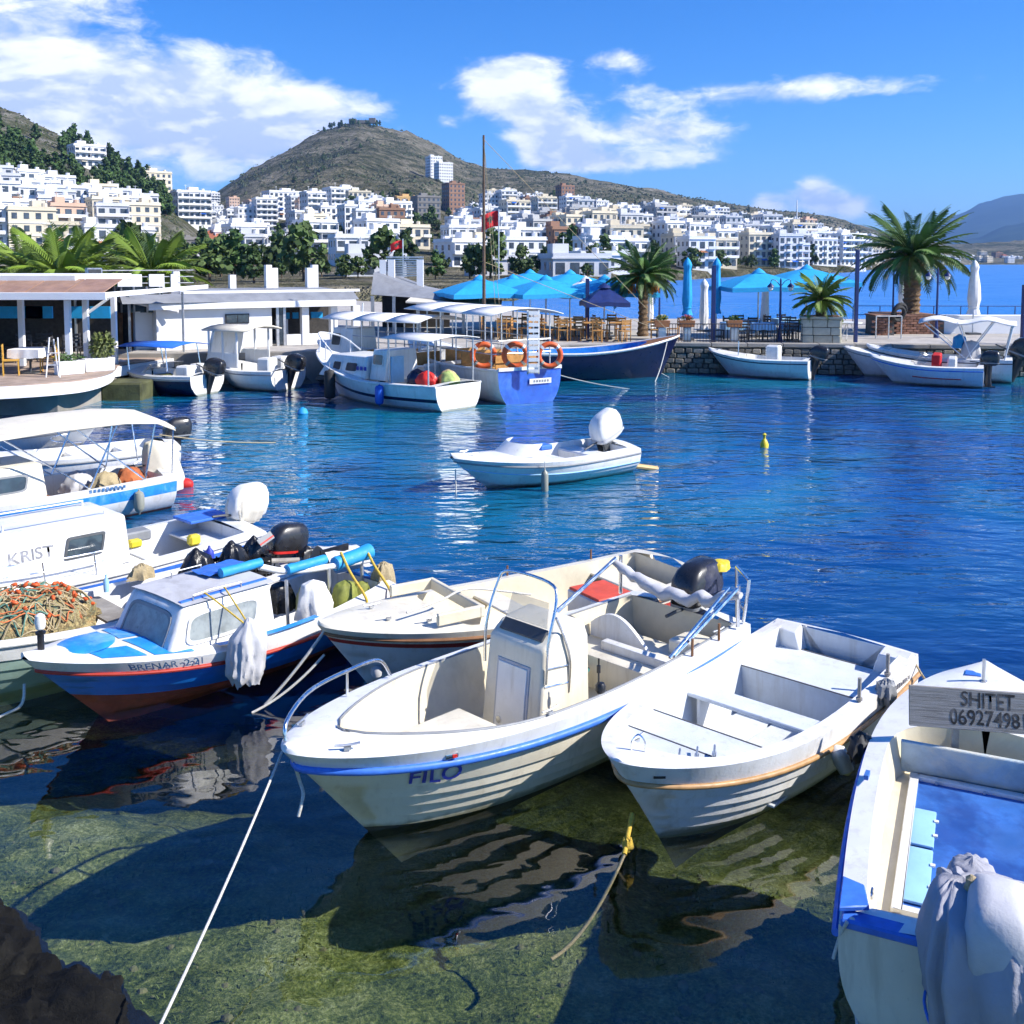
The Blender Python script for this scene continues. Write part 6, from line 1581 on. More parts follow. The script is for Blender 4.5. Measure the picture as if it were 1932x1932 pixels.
# ---- blue cabin boat, BRENAR 2.21
def cabin_box(h, t, x0, x1, z0, z1, w0, w1, rake_f, rake_a, mat, name='cabin', bev=.05):
    prof = [(x0, z0), (x1, z0), (x1-rake_f, z1), (x0+rake_a, z1)]
    mb = MB(); mb.loft([[(x, s*(w0 if z == z0 else w1), z) for x, z in prof] for s in (1, -1)])
    return mb.build(name, mat, t, bevel=bev, bseg=3)
def side_window(parent, x0, x1, z0, z1, y0, y1, slant, frame, glass, name='window', rnd=.4):
    """rounded pane on a cabin side; y0 at z0, y1 at z1 (local to the boat)"""
    def ring(gr, oy):
        cx, cz, a, b = (x0+x1)/2, (z0+z1)/2, (x1-x0)/2+gr, (z1-z0)/2+gr; r = []
        for k in range(24):
            an = 2*pi*k/24; c, q = cos(an), sin(an); x = cx+a*math.copysign(abs(c)**rnd, c); z = cz+b*math.copysign(abs(q)**rnd, q)
            y = y0+(y1-y0)*(z-z0)/(z1-z0); r.append((x-slant*(z-cz), y+oy*math.copysign(1, y0), z))
        return r
    mb = MB(); mb.loft([ring(.03, -.004), ring(.03, .010), ring(.0, .012), ring(0, .0)], False); o = mb.build(name+'_frame' if False else 'window', M[frame], parent)
    mb = MB(); mb.loft([ring(.002, -.004), ring(.002, .006)]); mb.build('pane', M[glass], o); return o
def brenar():
    t, h = place_boat('cabin_boat', 'small blue and white cabin boat lettered BRENAR 2.21, bow near the camera', 'boat', (-4.39, 8.91), (-1.80, 11.95),
        B=1.56, zs=.60, zm=.50, zb=.76, tr=.78, tm=.42, p=2.2, q=.72, rake=.80, keel=-.2, es=2.6, eb=.9, laps=(.30, .42, .54, .64), lap=.016, bowfoot=-.10)
    L = h.L
    h.mesh([(.17, 0), (.56, 1), (1.01, 2)]).build('hull', [M['paint_white'], M['hull_blue'], M['antifoul_red']], t, smooth=38)
    h.transom(0).build('transom', M['hull_blue'], t)
    h.rail(.17, .020, extra=.008).build('rub_rail', M['red_trim'], t)
    sdw, tf, tr0, ta = .15, .475, .45, .03
    h.deck(sdw, tf, tr0, ta, camber=.06, rn=6.0).build('deck', M['paint_white'], t, smooth=40)
    h.liner(sdw, tf, tr0, ta, .05, camber=.06, rn=6.0).build('cockpit_liner', M['paint_white'], t)
    # blue painted deck panels, four of them, and a round hatch
    def dz(x, y): w = max(h.w(x/L), .05); return h.z(x/L)+.06*(1-(y/w)**2)
    def panel(quad, nm='deck_panel'):
        mb = MB(); rows = []
        for i in range(7):
            u = i/6; row = []
            for j in range(7):
                v = j/6; a = Vector(quad[0]).lerp(Vector(quad[1]), u); b = Vector(quad[3]).lerp(Vector(quad[2]), u); p = a.lerp(b, v); row.append((p.x, p.y, dz(p.x, p.y)+.006))
            rows.append(row)
        mb.grid(rows); return mb.build(nm, M['deck_blue'], t)
    panel([(2.62, .03), (3.05, .03), (2.98, .50), (2.62, .60)]); panel([(2.62, -.03), (3.05, -.03), (2.98, -.50), (2.62, -.60)])
    panel([(3.10, .20), (3.50, .16), (3.42, .36), (3.04, .48)]); panel([(3.10, -.20), (3.50, -.16), (3.42, -.36), (3.04, -.48)])
    mb = MB(); n = 28
    rings = [[(3.40+r*1.15*cos(2*pi*k/n), r*sin(2*pi*k/n), dz(3.40, 0)+z) for k in range(n)] for r, z in ((.235, 0), (.235, .02), (.215, .028), (.10, .036), (.01, .037))]
    mb.loft(rings); mb.build('round_hatch', M['deck_blue'], t)
    # cabin
    cab = cabin_box(h, t, 1.62, 2.92, .44, .985, .56, .47, .26, .02, M['paint_white'], 'cabin', .06)
    mb = MB(); mb.loft([[(1.60, y*.50, .985+.02-.02*abs(y)**2) for y in (-1, -.5, 0, .5, 1)], [(2.66, y*.48, .985+.02-.02*abs(y)**2) for y in (-1, -.5, 0, .5, 1)]], False, closed=False); mb.v = [(x, y, z+.008) for x, y, z in mb.v]; mb.build('roof_skin', M['canvas_grey'], cab)
    mb = MB(); mb.box((2.13, .37, 1.004), (1.0, .05, .012)); mb.build('roof_stripe', M['blue_rail'], cab)
    side_window(cab, 1.86, 2.62, .64, .88, .535, .495, .28, 'paint_white', 'glass_fogged'); side_window(cab, 1.86, 2.62, .64, .88, -.535, -.495, .28, 'paint_white', 'glass_fogged')
    # windscreen: on the raked front
    def ws(oy, gr, w):
        r = []
        for k in range(24):
            an = 2*pi*k/24; c, q = cos(an), sin(an); y = (w+gr)*math.copysign(abs(c)**.35, c); zz = .725+(.165+gr)*math.copysign(abs(q)**.4, q)
            r.append((2.92-.26*(zz-.44)/.545+oy, y*(1-.12*(zz-.725)), zz))
        return r
    mb = MB(); mb.loft([ws(-.01, .03, .36), ws(.012, .03, .36), ws(.014, 0, .36), ws(.0, 0, .36)], False); o = mb.build('windscreen', M['grey_plastic'], cab)
    mb = MB(); mb.loft([ws(-.004, .002, .36), ws(.007, .002, .36)]); mb.build('pane', M['glass_fogged'], o)
    mb = MB()
    for y in (.40,):
        mb.tube([(1.95, y, 1.0), (1.95, y, 1.05), (2.3, y, 1.06), (2.5, y, 1.05), (2.5, y, 1.0)], .009, 6)
    mb.tube([(2.25, -.40, 1.0), (2.25, -.40, 1.06), (1.9, -.40, 1.06), (1.9, -.40, 1.0)], .009, 6); mb.build('roof_rail', M['galv'], cab)
    # blue stripe on the side deck, mooring bitt with white float, stem head
    for sy in (1, -1):
        mb = MB(); mb.grid([[(x*L, sy*(h.w(x)-a), h.z(x)+.052+.0*a) for a in (.05, .14)] for x in [.30+.30*k/10 for k in range(11)]]); mb.build('side_stripe', M['deck_blue'], t)
    mb = MB(); mb.lathe([(.03, -.02), (.03, .12), (.045, .13), (.045, .15), (.01, .16)], 12); o = mb.build('bow_bitt', M['black_plastic'], t); o.location = (3.80, -.03, .80)
    mb = MB(); mb.lathe([(.012, .16), (.04, .18), (.05, .24), (.04, .30), (.01, .32)], 12); mb.build('float_cap', M['gel_white'], o)
    h.letters('BRENAR  2.21', .115, .735, .075, 1, M['letter_teal'], t)
    return t, h
BREN_T, BREN_H = brenar()
def local(t, p):
    c, s = cos(t.rotation_euler.z), sin(t.rotation_euler.z)
    return Vector((t.location.x+p[0]*c-p[1]*s, t.location.y+p[0]*s+p[1]*c, p[2]))
def loose(mb, name, mat, boat, p, label, cat, rz=0.0, smooth=60, bevel=0.0, rot=None):
    o = mb.build(name, M[mat] if isinstance(mat, str) else mat, None, smooth=smooth, bevel=bevel)
    o.location = local(boat, p); o.rotation_euler = rot if rot else (0, 0, boat.rotation_euler.z+rz); tag(o, label, cat); return o
def bren_load():
    t = BREN_T
    # wrapped float hanging over the side
    mb = cloth_blob([(.10, .03, .03, 0, 0), (.05, .08, .07, 0, 0), (-.06, .19, .14, 0, 0), (-.18, .21, .16, 0, 0), (-.30, .20, .16, .02, 0), (-.42, .19, .15, .03, 0), (-.50, .15, .12, .03, 0)], 5, .11, 2.0, n=60, rag=.07)
    loose(mb, 'wrapped_float', 'canvas_grey', t, (2.20, .88, .74), 'float wrapped in grey-white cloth hanging over the blue cabin boat', 'float')
    mb = MB(); mb.tube([local(t, (2.20, .86, .80)), local(t, (2.18, .50, 1.03)), local(t, (2.15, .40, 1.05))], .009, 6); mb.tube([local(t, (2.24, .88, .80)), local(t, (2.36, .52, 1.01)), local(t, (2.38, .40, 1.05))], .009, 6)
    tag(mb.build('lashing_cord', M['rope_yellow']), 'pair of thin yellow cords tying the wrapped float to the cabin rail', 'rope')
    # rolled bright blue awnings over the cockpit
    def roll(x0, x1, y, z, r, lab, fl=0.0):
        mb = MB(); n = 18; rr = []
        for k in range(n+1):
            u = k/n; x = x0+(x1-x0)*u; R = r*(1+.10*fbm(u*6, x0)+.25*fl*u); rr.append([(x, y+R*cos(2*pi*j/16)*(1+.08*fbm(j, u*3)), z+R*.9*sin(2*pi*j/16)+fl*.06*u) for j in range(16)])
        mb.loft(rr); loose(mb, 'rolled_awning', 'tarp_bright', t, (0, 0, 0), lab, 'awning')
    roll(1.95, 1.45, .04, 1.07, .055, 'bright blue rolled awning resting on the roof of the blue cabin boat')
    roll(1.15, .62, .10, .93, .06, 'thin bright blue roll across the middle of the cluttered cockpit'); roll(.52, .0, .15, .86, .085, 'thick bright blue roll at the stern of the blue cabin boat', .6)
    mb = MB(); mb.grid([[(1.50+.55*u, -.42+.42*v, 1.02+.035*fbm(u*3, v*3, 5)+.02*v) for v in [k/6 for k in range(7)]] for u in [k/8 for k in range(9)]]); loose(mb, 'folded_tarp', 'blue_rail', t, (0, 0, .01), 'folded mid-blue tarp lying flat on the grey cabin roof', 'tarp')
    mb = MB(); mb.tube(bez([(1.45, .02, 1.02), (1.1, .08, .90), (.5, .16, .84), (.0, .18, .80)], 6), .035, 8); loose(mb, 'awning_spar', 'paint_white', t, (0, 0, .0), 'white spar carrying the blue rolls along the cockpit', 'spar')
    mb = MB()
    for x, y in ((1.20, .30), (.62, .33), (.12, .3)): mb.tube([(x, y*.6, .05), (x, y*.5, .84)], .02, 8)
    loose(mb, 'spar_props', 'galv', t, (0, 0, 0), 'thin metal props standing in the cockpit under the blue rolls', 'prop')
    for i, (x, y, m, lab, s_) in enumerate(((.95, .30, 'canvas_white', 'crumpled white sheet hanging in the cockpit of the blue cabin boat', 1.0), (.55, .36, 'olive_bag', 'olive green bag slumped against the gunwale under the blue rolls', .8), (.28, .32, 'olive_bag', 'smaller olive bag near the stern under the thick blue roll', .6), (1.05, -.15, 'bag_black', 'black bag tucked behind the cabin of the blue boat', .8), (.85, .12, 'pale_yellow', 'pale yellow sheet hung between the white sheet and the props', .8))):
        mb = cloth_blob([(.36, .05, .05, 0, 0), (.33, .14, .12, 0, 0), (.2, .20, .16, 0, 0), (.02, .22, .18, 0, 0)], 5+i, .10, i*2.1, n=32); o = loose(mb, 'bag', m, t, (x, y, .38), lab, 'bag'); o.scale = (s_, s_, s_*1.15)
    # stern tent of black net and grey cover
    mb = MB(); mb.grid([[(.45-.55*u, -.50+.62*v, .62+.34*sin(pi*min(1, v*1.15)*.92)*(1-.25*u)+.03*fbm(u*4, v*4, 2)) for v in [k/10 for k in range(11)]] for u in [k/8 for k in range(9)]]); loose(mb, 'stern_cover', 'canvas_grey', t, (0, 0, .02), 'grey crumpled cover propped over the stern of the blue cabin boat', 'cover')
    mb = MB(); mb.box((.30, -.12, .86), (.42, .02, .17)); loose(mb, 'black_board', 'black_plastic', t, (0, 0, .02), 'black board leaning against the grey stern cover', 'board')
    mb = cloth_blob([(.22, .03, .03, 0, 0), (.18, .10, .09, 0, 0), (.06, .14, .12, 0, 0), (-.1, .15, .12, 0, 0)], 6, .16, 9, n=32); loose(mb, 'rope_coil_heap', 'rope_tan', t, (-.02, .38, .58), 'heap of tan rope and rags on the stern corner of the blue cabin boat', 'rope')
    for k in range(2):
        x = .42-.36*k; mb = MB(); mb.tube(bez([(x, .14, .97), (x+.08, .40, .80), (x+.10, .66, .60), (x+.10, .70, .50)], 5), .016, 7); loose(mb, 'lashing_cord', 'rope_yellow', t, (0, 0, 0), ('yellow lashing cord over the near gunwale amid the blue rolls', 'yellow lashing cord over the gunwale close to the stern')[k], 'rope')
material('olive_bag', (.20, .22, .04), .7, var=.3, scale=8); material('pale_yellow', (.55, .55, .25), .8, var=.15)
bren_load()

# ---- cream boat with red sheer stripe, behind the console boat
def red_boat():
    t, h = place_boat('open_boat', 'cream open boat with a red stripe, moored behind the console boat', 'boat', (-1.90, 9.76), (1.95, 12.22),
        B=1.56, zs=.66, zm=.60, zb=.76, tr=.85, tm=.42, p=2.5, q=.66, rake=.6, keel=-.25, es=2.8, eb=.9, laps=(.4, .6, .8), lap=.012)
    L = h.L
    h.mesh([(.13, 0), (.24, 1), (1.01, 2)]).build('hull', [M['gel_cream'], M['red_trim'], M['gel_white']], t); h.transom(0, (.3, .16)).build('transom', M['gel_cream'], t)
    h.rail(.10, .018, extra=.008).build('rub_rail', M['wood_brown'], t)
    sdw, tf, tr0, ta = .13, .72, .66, .03
    h.deck(sdw, tf, tr0, ta, camber=.05, rn=6.0).build('deck', M['gel_cream'], t, smooth=40); h.liner(sdw, tf, tr0, ta, .10, camber=.05, rn=6.0).build('cockpit_liner', M['liner_cream'], t)
    mb = MB()
    for (cx, cy, sx, sy) in ((3.02, 0, .06, 1.12), (3.28, .53, .5, .05), (3.28, -.53, .5, .05)): mb.box((cx, cy, .77), (sx, sy, .12))
    mb.build('coaming', M['liner_cream'], t, bevel=.01)
    h.thwart(.50, .50, .3).build('thwart', M['gel_cream'], t, bevel=.01); h.thwart(.12, .50, .5).build('stern_bench', M['gel_cream'], t, bevel=.01)
    mb = MB(); mb.box((1.30, .28, .42), (.52, .60, .34)); o = mb.build('engine_box', M['paint_white'], t, bevel=.015); mb = MB(); mb.box((1.30, .28, .605), (.50, .56, .03)); mb.build('red_lid', M['red_board'], o, bevel=.01)
    for x, y in ((3.9, .2), (3.9, -.2), (3.55, .4)): cleat(t, (x, y, h.z(x/L)+.055))
    mb = MB(); mb.tube(bez([(3.75, .30, .82), (3.3, .2, .84), (2.9, .1, .86), (2.2, .2, .70)], 5), .012, 6); mb.build('deck_line', M['rope_white'], t)
    mb = MB(); mb.lathe([(.001, .06), (.05, .04), (.06, 0), (.05, -.04), (.001, -.06)], 12); o = mb.build('bow_float', M['canvas_grey'], t); o.location = h.pt(.95, .6, 1, .10)
    for x in (.16, .42): 
        q = MB(); q.tube([(0, 0, 0), (0, 0, .12)], .012, 6); o = q.build('thole_pin', M['wood_brown'], t); o.location = (x*L, -(h.w(x)-.06), h.z(x)+.02)
    return t, h
RED_T, RED_H = red_boat()

# ---- KRIST: white launch with low cabin
def krist():
    st = (-3.87, 14.09); bw = (st[0]-.69*5.9, st[1]-.72*5.9)
    t, h = place_boat('cabin_launch', 'white launch lettered KRIST with a low cabin and blue stripe', 'boat', bw, st, B=1.8, zs=.68, zm=.62, zb=.95, tr=.85, tm=.42, p=2.3, q=.7, rake=.8, keel=-.3, es=2.8, eb=.9)
    L = h.L
    h.mesh([(.10, 0), (.28, 1), (.36, 0), (.44, 1), (1.01, 0)]).build('hull', [M['gel_white'], M['blue_rail']], t); h.transom(0).build('transom', M['gel_white'], t)
    h.rail(.03, .022, extra=.006).build('rub_rail', M['gel_white'], t)
    sdw, tf, tr0, ta = .16, .34, .32, .04
    h.deck(sdw, tf, tr0, ta, camber=.05, rn=6.0).build('deck', M['gel_white'], t, smooth=40); h.liner(sdw, tf, tr0, ta, .10, camber=.05, rn=6.0).build('cockpit_liner', M['gel_white'], t)
    cab = cabin_box(h, t, 1.80, 3.95, .60, 1.20, .60, .50, .55, .02, M['gel_white'], 'cabin', .05)
    mb = MB()
    for y in (.32, -.32): mb.tube([(2.0, y, 1.20), (2.0, y, 1.26), (3.2, y, 1.27), (3.2, y, 1.20)], .016, 8)
    mb.build('roof_rail', M['gel_white'], cab)
    side_window(cab, 2.15, 2.56, .82, 1.02, .565, .535, .25, 'dark_grey', 'glass_dark', rnd=.18); side_window(cab, 2.15, 2.56, .82, 1.02, -.565, -.535, .25, 'dark_grey', 'glass_dark', rnd=.18)
    me = text_mesh('KRIST', .20); me.transform(Matrix.Translation((2.98, .565, .93)) @ Matrix.Rotation(-.17, 4, 'X') @ Matrix.Rotation(pi, 4, 'Z') @ Matrix.Rotation(pi/2, 4, 'X')); 
    for v in me.vertices: v.co.y = .60-(v.co.z-.60)/.60*.10+.004
    me.materials.append(M['letter_grey']); put('lettering', me, cab)
    mb = MB(); x0, x1 = .36, .66
    for zz in (.16, .28): pole(mb, [(x*L, h.w(x)-.05, h.z(x)+zz) for x in (x0, .45, .55, x1, .75)], .011)
    for x in (.40, .50, .60, .70): mb.tube([(x*L, h.w(x)-.05, h.z(x)), (x*L+.03, h.w(x)-.05, h.z(x)+.28)], .010, 6)
    mb.build('guard_rail', M['steel'], t)
    h.thwart(.07, .52, .5).build('stern_bench', M['gel_white'], t, bevel=.01); h.thwart(.22, .46, .22).build('thwart', M['gel_white'], t, bevel=.01)
    mb = MB(); mb.box((1.35, -.40, .66), (.5, .25, .14)); mb.build('side_seat', M['grey_plastic'], t, bevel=.02)
    mb = MB(); mb.box((.30, -.38, .74), (.62, .5, .04)); mb.build('blue_lid', M['blue_rail'], t, bevel=.01)
    mb = MB(); mb.box((1.62, .30, .75), (.16, .12, .10)); mb.build('yellow_pad', M['yellow'], t, bevel=.02)
    mb = MB(); mb.box((.98, .62, .73), (.16, .12, .14)); mb.build('yellow_pouch', M['yellow'], t, bevel=.03)
    for k in range(2): fender(t, Vector((1.15-.22*k, h.w(.2)+.06, .70)), .06, .30, 'letter_blue', 'blue_fender')
    outboard(t, (-.02, .05, .66), 'canvas_white', 'dark_grey', 1.0, plain=True)
    mb = cloth_blob([(.56, .05, .05, -.10, 0), (.52, .19, .14, -.13, 0), (.40, .28, .21, -.13, 0), (.22, .31, .24, -.13, 0), (.06, .25, .20, -.12, 0), (.0, .20, .17, -.12, 0)], 5, .085, .7, n=70, sq=.72); o = mb.build('motor_cover', M['canvas_cream'], t, smooth=70); o.location = (-.02, .05, .66); o.scale = (.85, .85, .85)
    return t, h
KRIST_T, KRIST_H = krist()

# ---- net boat squeezed between KRIST and BRENAR
def net_boat():
    t, h = place_boat('fishing_boat', 'green and white fishing boat heaped with orange and green nets', 'boat', (-6.50, 8.90), (-2.96, 12.50), B=1.40, zs=.60, zm=.54, zb=.84, tr=.8, tm=.42, p=2.2, q=.72, rake=.7, keel=-.3, es=2.6, eb=.9, laps=(.22, .36, .50, .64, .78), lap=.014)
    L = h.L
    h.mesh([(.22, 0), (1.01, 1)]).build('hull', [M['paint_white'], material('pale_green_paint', (.30, .42, .36), .6, var=.12, scale=4, dirt=(.5, .5, .45), dirt_amt=.5)], t, smooth=38); h.transom(0).build('transom', M['paint_white'], t)
    h.rail(.02, .02, extra=.006).build('rub_rail', M['paint_white'], t)
    sdw, tf, tr0, ta = .12, .86, .70, .03
    h.deck(sdw, tf, tr0, ta, camber=.02).build('gunwale_deck', M['paint_white'], t); h.liner(sdw, tf, tr0, ta, .08, camber=.02).build('cockpit_liner', M['paint_white'], t)
    h.thwart(.42, .48, .3).build('thwart', M['wood_grey'], t); h.thwart(.12, .5, .6).build('stern_bench', M['paint_white'], t)
    o = outboard(t, (-.02, 0, .58), 'black_paint', 'black_plastic', .9, tilt=-.15, decal='red_plastic')
    return t, h
NETB_T, NETB_H = net_boat()
def net_material():
    m = bpy.data.materials.new('fishing_net'); m.use_nodes = True; t = NT(m.node_tree); b = t.n['Principled BSDF']
    P = t.new('ShaderNodeTexCoord').outputs['Object']; n = t.noise(P, 5, 4, .7, 1.2); k = t.noise(P, 30, 3, .7, 1.0)
    c = t.ramp(n, [(.34, (.10, .17, .12)), (.46, (.36, .30, .14)), (.56, (.48, .38, .18)), (.66, (.50, .25, .08))]); c = t.mix(t.maprange(k, .4, .62), c, (.16, .12, .06))
    t.l.new(c, b.inputs['Base Color']); b.inputs['Roughness'].default_value = .95
    bn = t.new('ShaderNodeBump', {'Strength': 1.0, 'Distance': .02, 'Height': k}); t.l.new(bn.outputs[0], b.inputs['Normal']); MATS['fishing_net'] = m
net_material()
def nets():
    random.seed(11)
    t = NETB_T
    pile = thing('fishing_net', 'heap of tan fishing net with orange floats in the green boat', 'net', local(t, (3.05, .0, .30)), t.rotation_euler.z)
    mb = MB(); rings = []
    for i in range(12):
        u = i/11; r = []
        for k in range(36):
            a = 2*pi*k/36; R = (1-u**2.2)**.5 if u < 1 else .02; R *= 1+.16*fbm(cos(a)*2.3, sin(a)*2.3, u*3)
            r.append((.78*R*cos(a), .43*R*sin(a), .10+.50*u+.06*fbm(cos(a)*4*R, sin(a)*4*R, 4)))
        rings.append(r)
    mb.loft(rings); mb.build('net_heap', M['fishing_net'], pile, smooth=70)
    # loose strands and cord over the heap
    for mat, cnt in (('rope_tan', 60), ('net_strand_green', 30), ('orange_cord', 26)):
        mb = MB()
        for _ in range(cnt):
            a = random.uniform(0, 2*pi); pts = []; R = random.uniform(.2, .95); da = random.uniform(-.5, .5)
            for s in range(6):
                aa = a+da*s*.4; rr = min(.98, max(.05, R+random.uniform(-.13, .13))); z = .12+.50*(1-rr*rr)**.45+random.uniform(.0, .05)
                pts.append((.80*rr*cos(aa), .45*rr*sin(aa), z))
            mb.tube(bez(pts, 3), .008, 4)
        o = mb.build('net_strands', M[mat], pile, smooth=60); o['kind'] = 'stuff'
    mb = MB(); mb.lathe([(.008, -.035), (.019, -.02), (.021, .02), (.008, .035)], 8); me = mb.mesh('net_float', M['orange_ring'], 50)
    for k in range(44):
        a = random.uniform(0, 2*pi); rr = sqrt(random.random())*.97; o = put('net_float', me, pile, (.79*rr*cos(a), .44*rr*sin(a), .14+.50*(1-rr*rr)**.45+.03)); o.rotation_euler = (random.uniform(0, 3), random.uniform(0, 3), 0)
    mb = cloth_blob([(.16, .03, .03, 0, 0), (.13, .10, .08, 0, 0), (.0, .16, .13, 0, 0)], 6, .2, 3, n=28); loose(mb, 'rope_bundle', 'rope_tan', t, (1.52, -.42, .62), 'small bundle of tan cord and red floats on the green boat gunwale', 'rope')
    mb = MB(); mb.lathe([(.03, 0), (.032, .13), (.012, .16), (.012, .2)], 10); loose(mb, 'bottle', 'pale_blue', t, (1.95, -.40, .56), 'clear plastic bottle standing on the green boat by the cord bundle', 'bottle')
    # stern: black crate, black bags, outboard gear
    cr = thing('plastic_crate', 'black slatted plastic crate on the stern of the net boat', 'crate', local(t, (.66, .28, .52)), t.rotation_euler.z)
    for sy in (-.20, .20):
        for k in range(4): q = MB(); q.box((0, sy, .05+.075*k), (.62, .014, .045)); q.build('slat', M['black_plastic'], cr)
    for sx in (-.31, .31):
        for k in range(4): q = MB(); q.box((sx, 0, .05+.075*k), (.014, .40, .045)); q.build('slat', M['black_plastic'], cr)
    for sx in [-.31+.62*k/9 for k in range(10)]:
        for sy in (-.203, .203): q = MB(); q.box((sx, sy, .16), (.016, .012, .31)); q.build('slat', M['black_plastic'], cr)
    q = MB(); q.box((0, 0, .012), (.62, .40, .02)); q.build('crate_floor', M['black_plastic'], cr)
    for i, (x, y, z, s_, lab) in enumerate(((1.15, .22, .52, 1.0, 'tall crumpled black bin bag beside the black crate'), (.70, .22, .62, .8, 'black bag bulging out of the black crate'), (.38, .18, .66, .7, 'dark bag with a grey and red flap behind the black crate'))):
        mb = cloth_blob([(.50, .03, .03, .02, 0), (.45, .08, .07, .02, 0), (.40, .15, .12, 0, 0), (.22, .23, .18, 0, 0), (.02, .25, .20, 0, 0)], 7, .10, 5+i*1.7, n=40); o = loose(mb, 'bin_bag', 'bag_black', t, (x, y, z), lab, 'bag'); o.scale = (s_,)*3
    mb = MB(); mb.box((0, 0, 0), (.20, .012, .10)); mb.box((0, .008, -.02), (.20, .006, .02), m=1); o = mb.build('motor_label', [M['grey_plastic'], M['red_plastic']]); o.location = local(t, (.34, .36, 1.0)); o.rotation_euler = (.5, .4, t.rotation_euler.z); tag(o, 'grey and red panel lying on the dark bags at the stern', 'panel')
    mb = MB(); mb.tube([local(t, (.35, .30, .72)), local(t, (-.30, .28, .60))], .03, 8); tag(mb.build('wooden_pole', M['wood_grey']), 'grey wooden pole sticking out over the net boat stern', 'pole')
    mb = cloth_blob([(.14, .03, .03, 0, 0), (.10, .10, .08, 0, 0), (.0, .13, .11, 0, 0)], 5, .2, 8, n=26); loose(mb, 'rag_heap', 'black_plastic', t, (-.30, .28, .62), 'small black and tan rag heap on the pole end', 'rag')
material('net_strand_green', (.10, .22, .17), .9, var=.3); material('orange_cord', (.48, .14, .05), .9, var=.3)
nets()

# ---- launch under a cream awning, further back
def bimini_boat():
    hs = (-6.37, 18.03); hb = (hs[0]-.7*6.2, hs[1]-.714*6.2)
    t, h = place_boat('awning_launch', 'white launch with cream awning, blue stripe and red bottom paint', 'boat', hb, hs, B=1.9, zs=.62, zm=.60, zb=.9, tr=.85, tm=.42, p=2.3, q=.7, rake=.8, keel=-.3, es=3.0, eb=.9)
    L = h.L
    h.mesh([(.10, 0), (.26, 1), (.62, 0), (1.01, 2)]).build('hull', [M['paint_white'], M['deck_blue'], M['antifoul_red']], t); h.transom(0).build('transom', M['paint_white'], t)
    sdw, tf, tr0, ta = .14, .36, .34, .03
    h.deck(sdw, tf, tr0, ta, camber=.04, rn=6).build('deck', M['paint_white'], t); h.liner(sdw, tf, tr0, ta, .08, camber=.04, rn=6).build('cockpit_liner', M['paint_white'], t)
    cab = cabin_box(h, t, 2.10, 4.0, .56, 1.10, .62, .52, .5, .04, M['gel_cream'], 'cabin', .05)
    side_window(cab, 2.42, 3.3, .72, .94, .585, .555, .2, 'grey_plastic', 'glass_dark', rnd=.3); side_window(cab, 2.42, 3.3, .72, .94, -.585, -.555, .2, 'grey_plastic', 'glass_dark', rnd=.3)
    mb = MB(); mb.box((2.00, 0, .30), (.05, 1.3, .44)); mb.build('bulkhead', M['wood_brown'], t)
    # awning: hip shaped canvas on raked tubes
    zc = 1.62; rows = []
    for x, dzz in ((.02, -.16), (.35, .0), (.9, .06), (2.0, .06), (2.9, .02), (3.35, -.14)):
        rows.append([(x, y, zc+dzz+.10*(1-(y/.85)**2)-(.05 if abs(y) > .8 else 0)) for y in (-.86, -.8, -.5, 0, .5, .8, .86)])
    aw = MB().grid(rows); me = aw.build('awning_canvas', M['canvas_cream'], t); md = me.modifiers.new('thickness', 'SOLIDIFY'); md.thickness = .012
    mb = MB()
    for sy in (1, -1):
        mb.tube([(1.5, sy*.78, .62), (2.85, sy*.80, zc)], .014, 7); mb.tube([(1.5, sy*.78, .62), (1.0, sy*.80, zc+.05)], .014, 7); mb.tube([(.55, sy*.76, .62), (1.75, sy*.80, zc+.05)], .014, 7); mb.tube([(.55, sy*.76, .62), (.35, sy*.8, zc)], .014, 7); mb.tube([(.04, sy*.8, zc-.16), (.0, sy*.62, .55)], .012, 7)
    mb.tube([(.35, -.8, zc), (.35, .8, zc)], .012, 7); mb.tube([(.02, -.84, zc-.17), (.02, .84, zc-.17)], .012, 7); mb.build('awning_frame', M['steel'], t)
    mb = MB(); pole(mb, [(.1, -.6, .64), (-.35, -.62, .80), (-.6, -.3, .82), (-.6, .3, .80)], .014); mb.build('stern_rail', M['steel'], t)
    fender(t, Vector((.75, h.w(.12)+.07, .52)), .085, .40, 'gel_white'); mb = MB(); mb.tube([(1.9+.10*cos(2*pi*k/14), h.w(.3)+.03, .20+.10*sin(2*pi*k/14)) for k in range(15)], .02, 6); mb.build('tyre_fender', M['grey_plastic'], t)
    mb = MB(); random.seed(3)
    for k in range(9): mb.box((1.55-k*.07, h.w(.24)+.004, .60), (.045, .004, random.choice((.05, .06, .045))))
    mb.build('name_marks', M['letter_teal'], t)
    outboard(t, (-.02, 0, .56), 'canvas_cream', 'dark_grey', .95, plain=True)
    mb = cloth_blob([(.58, .05, .05, -.02, 0), (.55, .16, .14, -.04, 0), (.40, .26, .22, -.10, 0), (.15, .33, .26, -.16, 0), (-.15, .36, .27, -.22, 0), (-.35, .30, .22, -.26, 0)], 6, .06, 2.7, n=40); o = mb.build('motor_cover', M['canvas_cream'], t, smooth=70); o.location = (.05, 0, .55)
    return t, h
BIM_T, BIM_H = bimini_boat()
mb = MB(); mb.lathe([(.02, -.22), (.07, -.20), (.12, -.12), (.13, .0), (.12, .12), (.07, .20), (.02, .22)], 16); mb.xform(Matrix.Rotation(pi/2, 4, 'Y')); o = mb.build('mooring_buoy', M['red_plastic']); o.location = at(343, 914, .04); tag(o, 'red plastic float on the water behind the awning launch', 'buoy')
